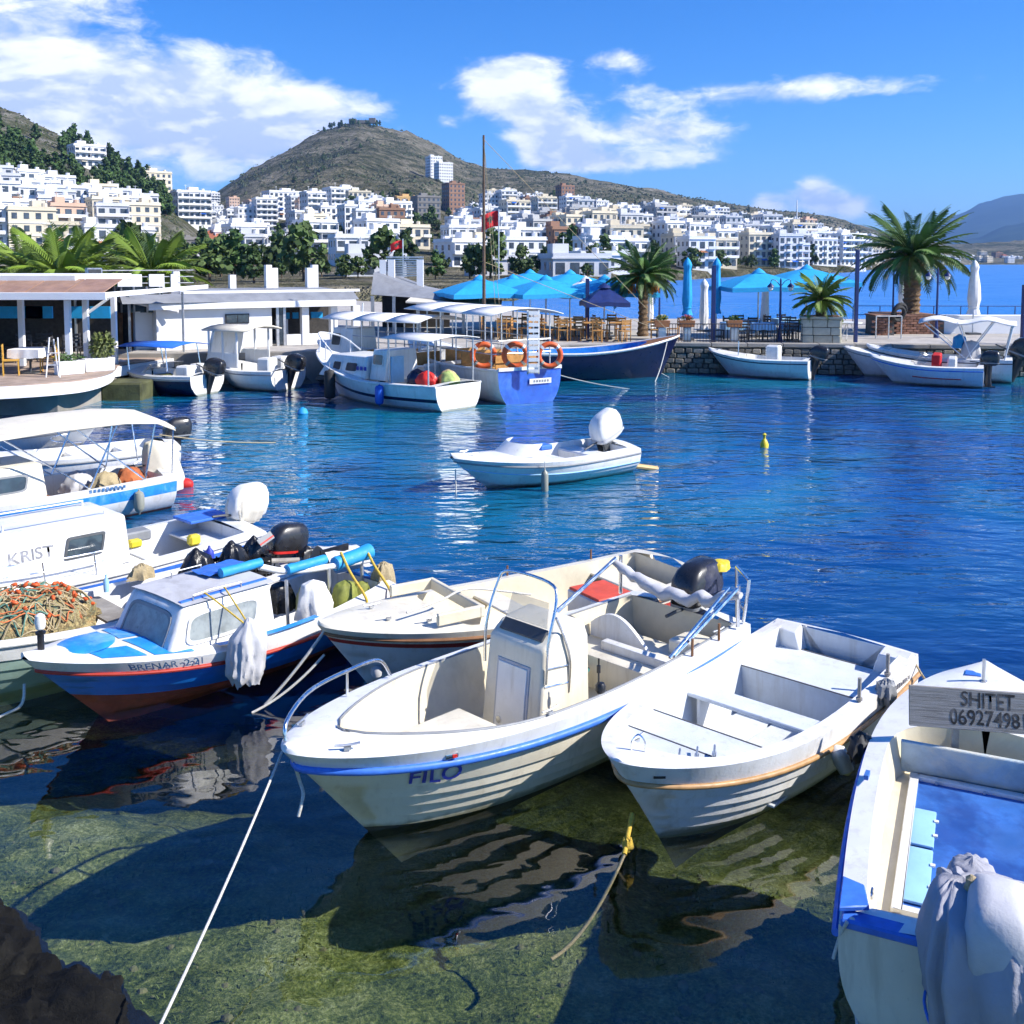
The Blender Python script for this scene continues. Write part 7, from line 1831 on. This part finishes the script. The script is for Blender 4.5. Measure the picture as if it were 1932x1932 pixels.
for i, (x, y, m, lab) in enumerate(((1.0, .2, 'rope_tan', 'tan coil of rope in the awning launch cockpit'), (.5, .1, 'orange_cord', 'brown net bundle at the stern of the awning launch'), (1.3, -.2, 'canvas_grey', 'grey folded cover inside the awning launch'))):
    mb = cloth_blob([(.24, .04, .04, 0, 0), (.20, .16, .14, 0, 0), (.05, .26, .22, 0, 0), (-.1, .28, .22, 0, 0)], 6, .12, i*3.3, n=28); loose(mb, 'bundle', m, BIM_T, (x, y, .50), lab, 'bundle')
# tarp bundle on the fore part of KRIST's far side
mb = cloth_blob([(.44, .05, .05, 0, 0), (.40, .28, .16, 0, 0), (.22, .60, .26, 0, 0), (.0, .80, .30, 0, 0)], 6, .09, 4.4, n=40)
loose(mb, 'tarp_bundle', 'tarp_dark', KRIST_T, (3.15, -.86, .70), 'dark blue tarpaulin bundle behind the low cabin of the KRIST launch', 'tarp')

# ---- small craft beyond the awning launch
def runabout(name, label, bow, stern, B=1.7, hullmat='gel_white', deckmat='gel_white', zs=.55, zb=.75, stripe=None, bands=None, mats=None, group=None, screen=True, motor='black_paint', cock=(.62, .52), tilt=0.0, ms=1.0, notch=None):
    t, h = place_boat(name, label, 'boat', bow, stern, group=group, B=B, zs=zs, zm=zs-.02, zb=zb, tr=.88, tm=.4, p=2.2, q=.72, rake=.9, keel=-.25, es=2.8, eb=1.0, laps=(.45, .7), lap=.02)
    L = h.L
    h.mesh(bands or [(1.01, 0)]).build('hull', mats or M[hullmat], t); h.transom(0, notch).build('transom', M[hullmat], t)
    h.rail(.12, .02, extra=.004).build('rub_rail', M[stripe or 'grey_plastic'], t)
    tf, tr0 = cock
    h.deck(.16, tf, tr0, .06, camber=.09, rn=4).build('deck', M[deckmat], t, smooth=50); h.liner(.16, tf, tr0, .06, .10, camber=.09, rn=4).build('cockpit_liner', M[deckmat], t)
    h.thwart(.18, .42, .5, .2).build('stern_seat', M['gel_white'], t, bevel=.03); h.thwart(.42, .42, .4, .2).build('helm_seat', M['gel_white'], t, bevel=.03)
    if screen:
        mb = MB(); n = 12; w = h.wi(tf-.12, .16, tf, tr0, 4)+.05; zd = h.z(tf)+.05; x0 = (tf-.12)*L
        lo = [(x0+.42*cos(a)*1.0, w*sin(a), zd) for a in [-pi/2+pi*k/n for k in range(n+1)]]; hi = [(x-.22, y*.9, z+.22) for x, y, z in lo]
        mb.grid([lo, hi]); g = mb.build('windscreen', M['smoked_acrylic'], t); mb = MB(); mb.tube(hi, .012, 6); mb.build('screen_rim', M['steel'], t)
    if motor: outboard(t, (-.02, 0, zs-.02), motor, 'black_plastic' if motor.startswith('black') else 'gel_white', ms, tilt=tilt)
    for x, s_ in ((.9, 1), (.9, -1)): cleat(t, (x*L, s_*h.w(x)*.4, h.z(x)+.07))
    return t, h
a, b = at(190, 830, .6), at(-120, 850, .6)
runabout('runabout', 'white runabout with bow seen past the awning launch', (a.x, a.y), (a.x-4.6, a.y+1.2), B=1.8, zs=.75, zb=1.0, screen=False, motor=None)
a = at(250, 860, .5); runabout('runabout', 'low white dinghy with dark motor just beyond the awning launch', (a.x-3.2, a.y-1.0), (a.x+.2, a.y+1.6), B=1.5, zs=.5, zb=.65, screen=True)
# ================================================================== boats across the harbour
# white speedboat lying alone in mid-harbour
t, h = runabout('speedboat', 'white speedboat with raised motor moored alone in mid-harbour', (-1.15, 18.75), (2.16, 21.2), B=1.75, zs=.52, zb=.68, cock=(.56, .50), screen=False, motor=None)
tn = atan2(18.75-21.2, -1.15-2.16)
o = outboard(t, (.30, 0, .50), 'gel_white', 'grey_plastic', 1.25, tilt=.42, decal='canvas_grey')
mb = MB(); n = 14; w = .52; mb.grid([[(2.55+.45*cos(a), w*sin(a), .60) for a in [-pi/2+pi*k/n for k in range(n+1)]], [(2.30+.40*cos(a), w*.9*sin(a), .82) for a in [-pi/2+pi*k/n for k in range(n+1)]]]); mb.build('windscreen', M['gel_white'], t)
mb = MB(); mb.box((2.1, .2, .70), (.3, .3, .1)); mb.build('blue_cushion', M['blue_rail'], t, bevel=.02)
h.rail(.34, .012, extra=.01, sides=(1, -1)).build('teal_stripe', M['pale_blue'], t)
fender(t, Vector((.62*h.L, h.w(.62)+.05, .42)), .07, .50, 'gel_white', 'fender', .15)
mb = MB(); mb.tube([(-.02, .5, .12), (-.62, .62, .0)], .055, 8); mb.build('swim_bar', material('varnish', (.55, .36, .14), .4), t)
rope([local(t, (h.L-.12, 0, .45)), local(t, (h.L-.1, .05, .0)), local(t, (h.L-.1, .06, -.6))], .012, 'rope_white', 'white mooring line dropping from the speedboat bow')
# yellow and blue buoys
mb = MB(); mb.lathe([(.02, -.2), (.09, -.15), (.10, .05), (.06, .14), (.03, .18), (.03, .24), (.05, .28), (.01, .31)], 14); o = mb.build('mooring_buoy', M['yellow']); o.location = at(1442, 842, .02); tag(o, 'small yellow buoy floating right of the speedboat', 'buoy')
mb = MB(); mb.lathe([(.01, -.16), (.12, -.1), (.16, 0), (.12, .1), (.03, .16)], 14); o = mb.build('mooring_buoy', M['tarp_bright']); o.location = at(571, 779, .03); tag(o, 'small light blue buoy floating below the fishing boat bow', 'buoy')
# ---- white fishing boat, bow left
def fishing():
    t, h = place_boat('fishing_boat', 'white fishing boat with fore cabin and blue fender, nearest of the excursion group', 'boat', (-6.35, 33.6), (-1.55, 29.6), B=2.4, zs=.75, zm=.72, zb=1.45, tr=.80, tm=.42, p=2.2, q=.7, rake=1.0, keel=-.5, es=2.6, eb=.9)
    L = h.L
    h.mesh([(.30, 0), (.36, 1), (.93, 0), (1.01, 1)]).build('hull', [M['gel_white'], M['navy_paint']], t); h.transom(0).build('transom', M['gel_white'], t); h.rail(.01, .035, extra=.0).build('rub_rail', M['gel_white'], t)
    h.deck(.18, .52, .5, .05, camber=.08, rn=6).build('deck', M['gel_white'], t); h.liner(.18, .52, .5, .05, .25, camber=.08, rn=6).build('cockpit_liner', M['gel_white'], t)
    cab = cabin_box(h, t, 3.1, 5.3, .72, 1.42, .85, .70, .5, .03, M['gel_white'], 'fore_cabin', .06)
    for a, b in ((3.5, 4.0), (4.25, 4.6)): side_window(cab, a, b, .95, 1.2, .83, .76, .1, 'gel_white', 'glass_dark', rnd=.3)
    mb = MB(); random.seed(2)
    for k in range(3): mb.box((3.42-.17*k, .845, 1.06), (.11, .006, .12))
    mb.build('blue_marks', M['letter_blue'], cab)
    wh = cabin_box(h, t, 2.35, 3.05, .72, 1.65, .72, .62, .1, .0, M['gel_white'], 'wheelhouse', .05); side_window(wh, 2.48, 2.9, 1.2, 1.5, .685, .65, .05, 'gel_white', 'glass_dark', rnd=.3)
    mb = MB(); mb.box((2.30, .25, 1.05), (.06, .5, .8)); mb.build('door', M['pale_blue'], t)
    mb = MB(); mb.box((1.2, 0, .5), (.6, .7, .5)); mb.build('engine_box', M['gel_white'], t, bevel=.04)
    mb = MB(); pole(mb, [(4.9, .6, 1.45), (5.6, .45, 1.85), (6.1, .05, 2.0), (5.6, -.45, 1.85), (4.9, -.6, 1.45)], .025)
    for x, y in ((5.3, .52), (5.3, -.52), (5.9, .25)): mb.tube([(x, y, 1.2), (x, y, 1.75)], .02, 6)
    mb.build('bow_rail', M['gel_white'], t)
    mb = MB()
    for x, y in ((.3, .95), (.3, -.95), (1.9, .98), (1.9, -.98)): mb.tube([(x, y, .75), (x, y, 2.05)], .025, 6)
    mb.tube([(.3, .95, 2.05), (1.9, .98, 2.05)], .02, 6); mb.tube([(.3, -.95, 2.05), (1.9, -.98, 2.05)], .02, 6); mb.build('canopy_posts', M['galv'], t)
    mb = MB(); mb.grid([[(x, y, 2.06+.10*(1-(y/1.05)**2)) for y in (-1.05, -.5, 0, .5, 1.05)] for x in (.1, 1, 2.2)]); c = mb.build('canopy', M['canvas_white'], t); c.modifiers.new('thickness', 'SOLIDIFY').thickness = .02
    fender(t, Vector((2.0, h.w(.35)+.08, .72)), .13, .62, 'buoy_blue', 'blue_fender', .2); fender(t, Vector((4.4, h.w(.7)+.1, 1.0)), .17, .95, 'rubber', 'tyre_fender', .2)
    for i, (x, y, m, lab) in enumerate(((1.0, .3, 'red_plastic', 'red float lying in the fishing boat cockpit'), (.5, -.1, 'lime_net', 'lime green net heap at the stern of the fishing boat'), (1.6, .1, 'navy_paint', 'navy crate in the fishing boat cockpit'), (.8, -.4, 'rope_tan', 'tan rope heap in the fishing boat cockpit'))):
        mb = cloth_blob([(.34, .05, .05, 0, 0), (.28, .2, .18, 0, 0), (.1, .34, .3, 0, 0), (-.1, .36, .3, 0, 0)], 6, .12, i*2.2, n=26); loose(mb, 'gear_heap', m, t, (x, y, .75), lab, 'gear')
    return t, h
material('lime_net', (.40, .50, .16), .9, var=.25)
FISH_T, FISH_H = fishing()
# ---- excursion boat with life rings
def life_ring(label, loc, rz, R=.34):
    t = thing('life_ring', label, 'life ring', loc, rz, 'orange life rings on the excursion boat')
    mb = MB(); mb.tube([(R*cos(2*pi*k/28), 0, R*sin(2*pi*k/28)) for k in range(29)], .085, 10, cap=False); mb.build('ring', M['orange_ring'], t, smooth=70)
    for k in range(4):
        a = pi/4+k*pi/2; mb = MB(); mb.tube([(R*cos(a+d), 0, R*sin(a+d)) for d in (-.12, -.04, .04, .12)], .089, 10); mb.build('white_band', M['gel_white'], t)
def excursion(name, label, bow, stern, B, zs, roofz, blue_tr=False, rings=True, seed=1, hullm='gel_white', benches=True):
    t, h = place_boat(name, label, 'boat', bow, stern, B=B, zs=zs, zm=zs-.05, zb=zs+.55, tr=.90, tm=.45, p=2.2, q=.7, rake=1.0, keel=-.6, es=3.0, eb=.9)
    L = h.L
    h.mesh([(.12, 0), (.9, 0), (1.01, 1)]).build('hull', [M[hullm], M['navy_paint']], t); h.transom(0).build('transom', M['transom_blue' if blue_tr else hullm], t)
    h.rail(.01, .045, extra=.0).build('rub_rail', M['gel_white'], t)
    mb = MB(); mb.box((-.012, 0, h.z(0)+.02), (.08, h.w(0)*2, .10)); mb.build('transom_cap', M['gel_white'], t)
    h.deck(.15, .80, .7, .04, camber=.03).build('gunwale_deck', M['gel_white'], t); h.liner(.15, .80, .7, .04, zs-.55, camber=.03).build('deck_liner', M['paint_white'], t)
    xs = [.5+(L*.72-.5)*k/5 for k in range(6)]
    for x in xs:
        for s in (1, -1):
            mb = MB(); y = s*(h.w(x/L)-.1); mb.tube([(x, y, zs), (x, y, roofz)], .025, 6); mb.build('roof_post', M['galv'], t)
    for s in (1, -1):
        for z in (zs+.45, zs+.85): mb = MB(); mb.tube([(x, s*(h.w(x/L)-.1), z) for x in xs], .018, 6); mb.build('guard_rail', M['galv'], t)
    mb = MB()
    for z in (zs+.45, zs+.85): mb.tube([(.45, -h.w(.05)+.1, z), (.45, h.w(.05)-.1, z)], .018, 6)
    mb.build('stern_guard', M['galv'], t)
    for k in range(3):
        a, b = xs[0]-.4+(xs[-1]-xs[0]+.8)*k/3, xs[0]-.4+(xs[-1]-xs[0]+.8)*(k+1)/3-.06; w = B/2+.05
        mb = MB(); mb.grid([[(x, y, roofz+.20*(1-(y/w)**2)) for y in [-w+2*w*j/8 for j in range(9)]] for x in (a, (a+b)/2, b)]); c = mb.build('canopy', M['canvas_white'], t); c.modifiers.new('thickness', 'SOLIDIFY').thickness = .025
    if benches:
        for k in range(4):
            x = 1.0+k*1.05; mb = MB(); mb.box((x, 0, zs-.12), (.42, B*.6, .05)); b = mb.build('bench', M['wood_chair'], t); mb = MB(); mb.box((x-.22, 0, zs+.15), (.04, B*.6, .42)); mb.build('bench_back', M['wood_chair'], b)
    return t, h
material('transom_blue', (.015, .10, .50), .4, var=.2, scale=3, dirt=(.1, .25, .6), dirt_amt=.4)
EX_T, EX_H = excursion('excursion_boat', 'white canopied excursion boat with blue transom and orange life rings', (-3.6, 37.6), (.55, 31.1), 2.55, 1.05, 2.7, True)
rz = EX_T.rotation_euler.z
def sternpt(y, z, x=.42): return local(EX_T, (x, y, z))
for px, y_, z_, lab in ((912, 31.4, 1.95, 'left orange life ring hanging on the excursion boat rail'), (972, 31.0, 1.98, 'middle orange life ring beside the white ladder'), (1037, 31.2, 2.02, 'right orange life ring hanging past the white ladder')):
    p = at_depth(px, 670, y_); life_ring(lab, Vector((p.x, y_, p.z)), .15)
t = thing('boarding_ladder', 'white slatted gangway standing upright at the excursion boat stern', 'ladder', at_depth(1006, 706, 30.7)); H = at_depth(1006, 585, 30.7).z-t.location.z; t.rotation_euler.z = .15
for s in (-.17, .17): mb = MB(); mb.box((s, 0, H/2), (.04, .06, H)); mb.build('side_rail', M['gel_white'], t)
for k in range(11): mb = MB(); mb.box((0, -.01, H*(k+.5)/11), (.30, .10, H/11*.62)); mb.build('tread', M['gel_white'], t)
mb = MB(); mb.box((-.05, -.35, .66), (.02, .8, .16)); mb.build('name_panel', M['gel_white'], EX_T)
mb = MB()
for k in range(6): mb.box((-.065, -.62+.10*k, .66), (.008, .06, .07))
mb.build('name_marks', M['letter_grey'], EX_T)
excursion('excursion_boat', 'second white excursion boat with long canopy behind the fishing boat', (-7.0, 37.2), (-2.2, 33.6), 2.3, .95, 2.35, False)
# blue-white wheelhouse of that boat
mb_t = thing('pilot_boat', 'white boat with tall rounded wheelhouse moored behind the fishing boat bow', 'boat', (-3.9, 34.1, 0), atan2(2.2, -2.6)); hh = Hull(3.6, B=2.0, zs=.8, zm=.8, zb=1.2, tr=.85)
hh.mesh([(1.01, 0)]).build('hull', M['gel_white'], mb_t); hh.transom(0).build('transom', M['gel_white'], mb_t); hh.deck(.15, .3, .2, .05).build('deck', M['gel_white'], mb_t); hh.liner(.15, .3, .2, .05, .3).build('cockpit_liner', M['gel_white'], mb_t)
cab = cabin_box(hh, mb_t, 1.5, 2.9, .75, 2.05, .66, .52, .35, .05, M['gel_white'], 'wheelhouse', .08); side_window(cab, 2.1, 2.55, 1.45, 1.85, .60, .55, .1, 'gel_white', 'glass_dark', rnd=.3)
mb = MB(); mb.tube([(1.65, .0, 2.05), (1.60, 0, 2.9)], .03, 6); mb.build('antenna_post', M['gel_white'], mb_t)
# ---- navy wooden boat with the tall mast
def navy():
    t, h = place_boat('sailing_boat', 'navy wooden boat with white sheer line and tall brown mast', 'boat', (6.25, 38.2), (-.6, 37.4), B=2.6, zs=1.05, zm=1.0, zb=1.55, tr=.7, tm=.42, p=2.0, q=.75, rake=.75, keel=-.6, es=2.4, eb=.95)
    L = h.L
    h.mesh([(.06, 0), (.20, 1), (.25, 0), (1.01, 1)]).build('hull', [M['gel_white'], M['navy_paint']], t); h.transom(0).build('transom', M['navy_paint'], t); h.rail(.0, .04).build('cap_rail', M['gel_white'], t)
    h.deck(.25, .82, .72, .08, camber=.05).build('deck', M['wood_brown'], t); h.liner(.25, .82, .72, .08, .5, camber=.05).build('deck_liner', M['deck_blue'], t)
    mb = MB(); mb.tube([(.0, 0, .5), (.0, 0, 8.85)], [.075, .04], 10); o = mb.build('mast', material('mast_wood', (.12, .075, .045), .6, var=.25), t); o.location = (L*.0+.35-(6.25-.6)*.0, 0, 0); 
    return t, h
NAVY_T, NAVY_H = navy()
for c in NAVY_T.children:
    if c.name.startswith('mast'):
        p = at_depth(912, 560, 37.6); r_ = NAVY_T.rotation_euler.z; d = p-NAVY_T.location; c.location = (d.x*cos(r_)+d.y*sin(r_), 0, 0); MX = c.location.x
mb = MB()
for x, y, z in ((6.6, 0, 1.6), (.2, 1.0, 1.05), (.2, -1.0, 1.05)): mb.tube([(MX, 0, 8.7), (x, y, z)], .009, 4)
mb.tube([(MX, 0, 4.3), (5.8, .3, 1.9)], .01, 4); o = mb.build('rigging', M['rope_tan'], NAVY_T); o['kind'] = 'stuff'
rope(sag(local(NAVY_T, (.25, -1.0, .95)), at(1290, 716, -.05)+Vector((-1.5, -3.5, 0)), .25), .022, 'rope_white', 'pale mooring line running into the water left of the navy boat bow')
rope(sag(local(NAVY_T, (NAVY_H.L-.6, -.5, 1.35)), at(1235, 722, -.05), .15), .02, 'rope_white', 'pale mooring line from the navy boat bow into the harbour')
rope(sag((on_quay(1180, 640, 39.2)), at(1262, 712, .0), .1), .02, 'rope_white', 'pale line crossing the navy hull amidships')
# ---- speedboats by the left restaurants
t, h = runabout('speedboat', 'navy-hulled speedboat with blue awning by the left terrace', (-13.2, 34.3), (-9.9, 33.1), B=2.0, zs=.66, zb=.95, bands=[(.16, 1), (1.01, 0)], mats=[M['navy_paint'], M['gel_white']], motor='black_paint', ms=1.2, tilt=-.3)
mb = MB()
for x in (.9, 2.4):
    for s in (1, -1): mb.tube([(x, s*.85, .8), (x+.1, s*.8, 1.60)], .022, 6)
mb.build('awning_frame', M['steel'], t); mb = MB(); mb.grid([[(x, y, 1.60+.10*(1-(y/.95)**2)-.03*abs(x-1.7)) for y in (-.95, -.5, 0, .5, .95)] for x in (.6, 1.7, 2.8)]); c = mb.build('awning', M['canvas_blue'], t); c.modifiers.new('thickness', 'SOLIDIFY').thickness = .02
for s in (.35, -.35): mb = MB(); mb.box((.55, s, .78), (.5, .5, .35)); mb.build('seat', M['gel_white'], t, bevel=.05)
t, h = runabout('speedboat', 'white cabin speedboat with cream hardtop beside the navy-hulled one', (-10.4, 35.6), (-7.5, 34.2), B=2.1, zs=.70, zb=1.0, motor='black_paint', ms=1.2, tilt=-.3, screen=False)
mb = MB(); mb.grid([[(x, y, 2.02+.14*(1-(y/.95)**2)) for y in (-.95, -.5, 0, .5, .95)] for x in (1.0, 1.9, 2.9)]); c = mb.build('hardtop', M['canvas_cream'], t); c.modifiers.new('thickness', 'SOLIDIFY').thickness = .05
cab = MB(); cab.loft([[(x, y, z) for x, y, z in ((2.9, .8, .8), (2.9, -.8, .8), (2.6, -.75, 2.0), (2.6, .75, 2.0))], [(x, y, z) for x, y, z in ((2.75, .8, .8), (2.75, -.8, .8), (2.5, -.75, 2.0), (2.5, .75, 2.0))]]); cab.build('windscreen', M['gel_white'], t)
for s in (.82, -.82):
    mb = MB(); mb.box((2.1, s, 1.0), (1.3, .05, .5)); mb.build('side_panel', M['gel_white'], t, bevel=.01)
    for x in (1.5, 2.1, 2.7): mb = MB(); mb.tube([(x, s, .8), (x, s, 2.02)], .04, 6); mb.build('hardtop_post', M['gel_white'], t)
for s in (.35, -.35): mb = MB(); mb.box((.6, s, .85), (.5, .5, .5)); mb.build('seat', M['gel_white'], t, bevel=.05)
# ---- boats under the pier on the right
t, h = runabout('speedboat', 'long low white speedboat below the wide blue parasol', (7.55, 39.2), (11.0, 37.4), B=1.7, zs=.72, zb=.95, motor='black_paint', ms=1.15, tilt=-.25, screen=False, stripe='navy_paint')
mb = MB(); mb.box((1.4, 0, .85), (.5, .5, .7)); mb.build('console', M['gel_white'], t, bevel=.05); mb = MB(); mb.tube([(2.6, .5, .8), (2.6, .45, 1.35)], .02, 6); mb.build('rail_post', M['steel'], t)
t, h = runabout('speedboat', 'white speedboat with thin red side stripe at the pier', (12.85, 36.7), (16.25, 35.1), B=1.7, zs=.70, zb=.95, motor='black_paint', ms=1.1, screen=True, stripe='blue_rail')
pts = [h.pt(x, .42, 1, .022) for x in (.62, .5, .35, .18)]; MB().tube(pts, .018, 6).build('red_stripe', M['red_plastic'], t)
for y in (.3, -.25): mb = MB(); mb.box((1.5, y, .85), (.3, .4, .5)); mb.build('red_seat', M['red_cloth'], t, bevel=.04)
mb = MB(); mb.box((1.0, 0, .8), (.3, .9, .4)); mb.build('white_seat', M['gel_white'], t, bevel=.05)
t, h = runabout('speedboat', 'white speedboat with raised white awning at the right end of the pier', (13.4, 38.6), (17.9, 36.5), B=2.0, zs=.85, zb=1.15, motor='black_paint', ms=1.7, tilt=-.35, stripe='frame_dark', screen=False)
mb = MB()
for s in (1, -1):
    mb.tube([(1.5, s*.9, .85), (2.9, s*.85, 2.05)], .022, 6); mb.tube([(1.5, s*.9, .85), (.6, s*.85, 2.2)], .022, 6); mb.tube([(.25, s*.85, .85), (.0, s*.8, 2.1)], .03, 6); mb.tube([(1.3, s*.9, .85), (1.8, s*.85, 2.15)], .022, 6)
mb.build('awning_frame', M['gel_white'], t)
mb = MB(); mb.grid([[(x, y, 2.08+.16*sin(x*1.9)**2+.10*(1-(y/.95)**2)) for y in [-.95+1.9*j/10 for j in range(11)]] for x in [-.1+3.2*k/14 for k in range(15)]]); c = mb.build('awning', M['canvas_white'], t); c.modifiers.new('thickness', 'SOLIDIFY').thickness = .03
mb = cloth_blob([(.55, .05, .05, 0, 0), (.5, .25, .22, 0, 0), (.2, .34, .3, 0, 0), (-.1, .36, .32, 0, 0)], 6, .1, 2, n=30); loose(mb, 'covered_console', 'canvas_grey', t, (1.35, 0, .9), 'grey covered console inside the awning speedboat at the pier', 'cover')
mb = cloth_blob([(.5, .05, .05, 0, 0), (.4, .2, .2, 0, 0), (.0, .25, .25, 0, 0)], 6, .1, 5, n=30); loose(mb, 'blue_bag', 'tarp_bright', t, (1.75, -.2, 1.15), 'bright blue bag under the white awning at the pier', 'bag')
runabout('speedboat', 'small white bowrider with pale screen against the stone quay wall', (12.6, 39.0), (15.6, 37.9), B=1.6, zs=.85, zb=1.1, motor=None, screen=True)
# ---- mooring ropes in the foreground
def fr(px, py, z): return at(px, py, z)
rope(sag(at(532, 1418, .74), at(290, 1960, .30), .04), .0095, 'rope_white', 'long white mooring rope from the FILO bow to the near shore')
rope(bez([at(552, 1432, .78), at(566, 1475, .55), at(572, 1500, .50), at(563, 1540, .36)], 6), .013, 'rope_white', 'short white rope end hanging off the FILO bow')
rope(bez([at(1193, 1535, .26), at(1184, 1580, .16), at(1178, 1612, .10)], 6), .018, 'rope_yellow', 'knotted yellow rope on the dinghy stem')
mb = cloth_blob([(.05, .01, .01, 0, 0), (.03, .035, .03, 0, 0), (-.02, .04, .035, 0, 0), (-.06, .015, .015, 0, 0)], 4, .15, 1, n=18); o = mb.build('rope_knot', M['rope_yellow']); o.location = at(1184, 1592, .14); tag(o, 'yellow knot in the rope below the dinghy stem', 'knot')
rope(sag(at(1178, 1612, .10), at(1040, 1810, -.45), .12), .012, 'rope_tan', 'tan rope running under water from the yellow knot')
rope(sag(at(612, 1190, .70), at(500, 1330, .02), .03), .015, 'rope_white', 'upper white rope from the red-striped boat bow to the water')
rope(sag(at(612, 1235, .45), at(475, 1345, .0), .06), .013, 'rope_white', 'lower slack rope from the red-striped boat bow')
rope(bez([at(46, 1290, .42), at(40, 1330, .25), at(0, 1352, .14), at(-60, 1385, .05)], 6), .014, 'rope_white', 'white rope with a loop at the blue cabin boat bow')
rope(sag(at(1722, 1240, .60), at(1752, 1290, .55), .02), .010, 'rope_tan', 'thin rope from the dinghy quarter to the sale boat')
rope(bez([at(1608, 1735, .66), at(1600, 1800, .3), at(1612, 1870, .15), at(1622, 1960, .02)], 6), .016, 'rope_white', 'pale blue-white rope hanging down the transom of the sale boat')
rope(bez([at(1598, 1740, .66), at(1585, 1765, .55), at(1572, 1808, .40)], 6), .010, 'rope_white', 'short cord end at the stern corner of the sale boat')
rope(sag(local(BIM_T, (-.3, -.4, 1.15)), at(520, 835, .3), .05), .010, 'rope_tan', 'thin line stretched from the awning launch over the water')
mb = cloth_blob([(.10, .03, .03, 0, 0), (.06, .12, .07, 0, 0), (-.03, .16, .09, 0, 0), (-.1, .12, .06, 0, 0)], 6, .18, 6, n=26); o = mb.build('rope_bundle', M['rubber']); o.location = at(1625, 1408, .56); o.rotation_euler.z = .9; tag(o, 'black rope and tyre lashing between dinghy and sale boat', 'rope')
mb = cloth_blob([(.08, .03, .03, 0, 0), (.05, .10, .07, 0, 0), (-.03, .13, .09, 0, 0), (-.12, .10, .06, 0, 0)], 6, .18, 8, n=26); o = mb.build('rope_bundle', M['grey_plastic']); o.location = at(1672, 1300, .62); o.rotation_euler.z = .9; tag(o, 'grey lashed bundle hung on the dinghy gunwale near the sale board', 'rope')
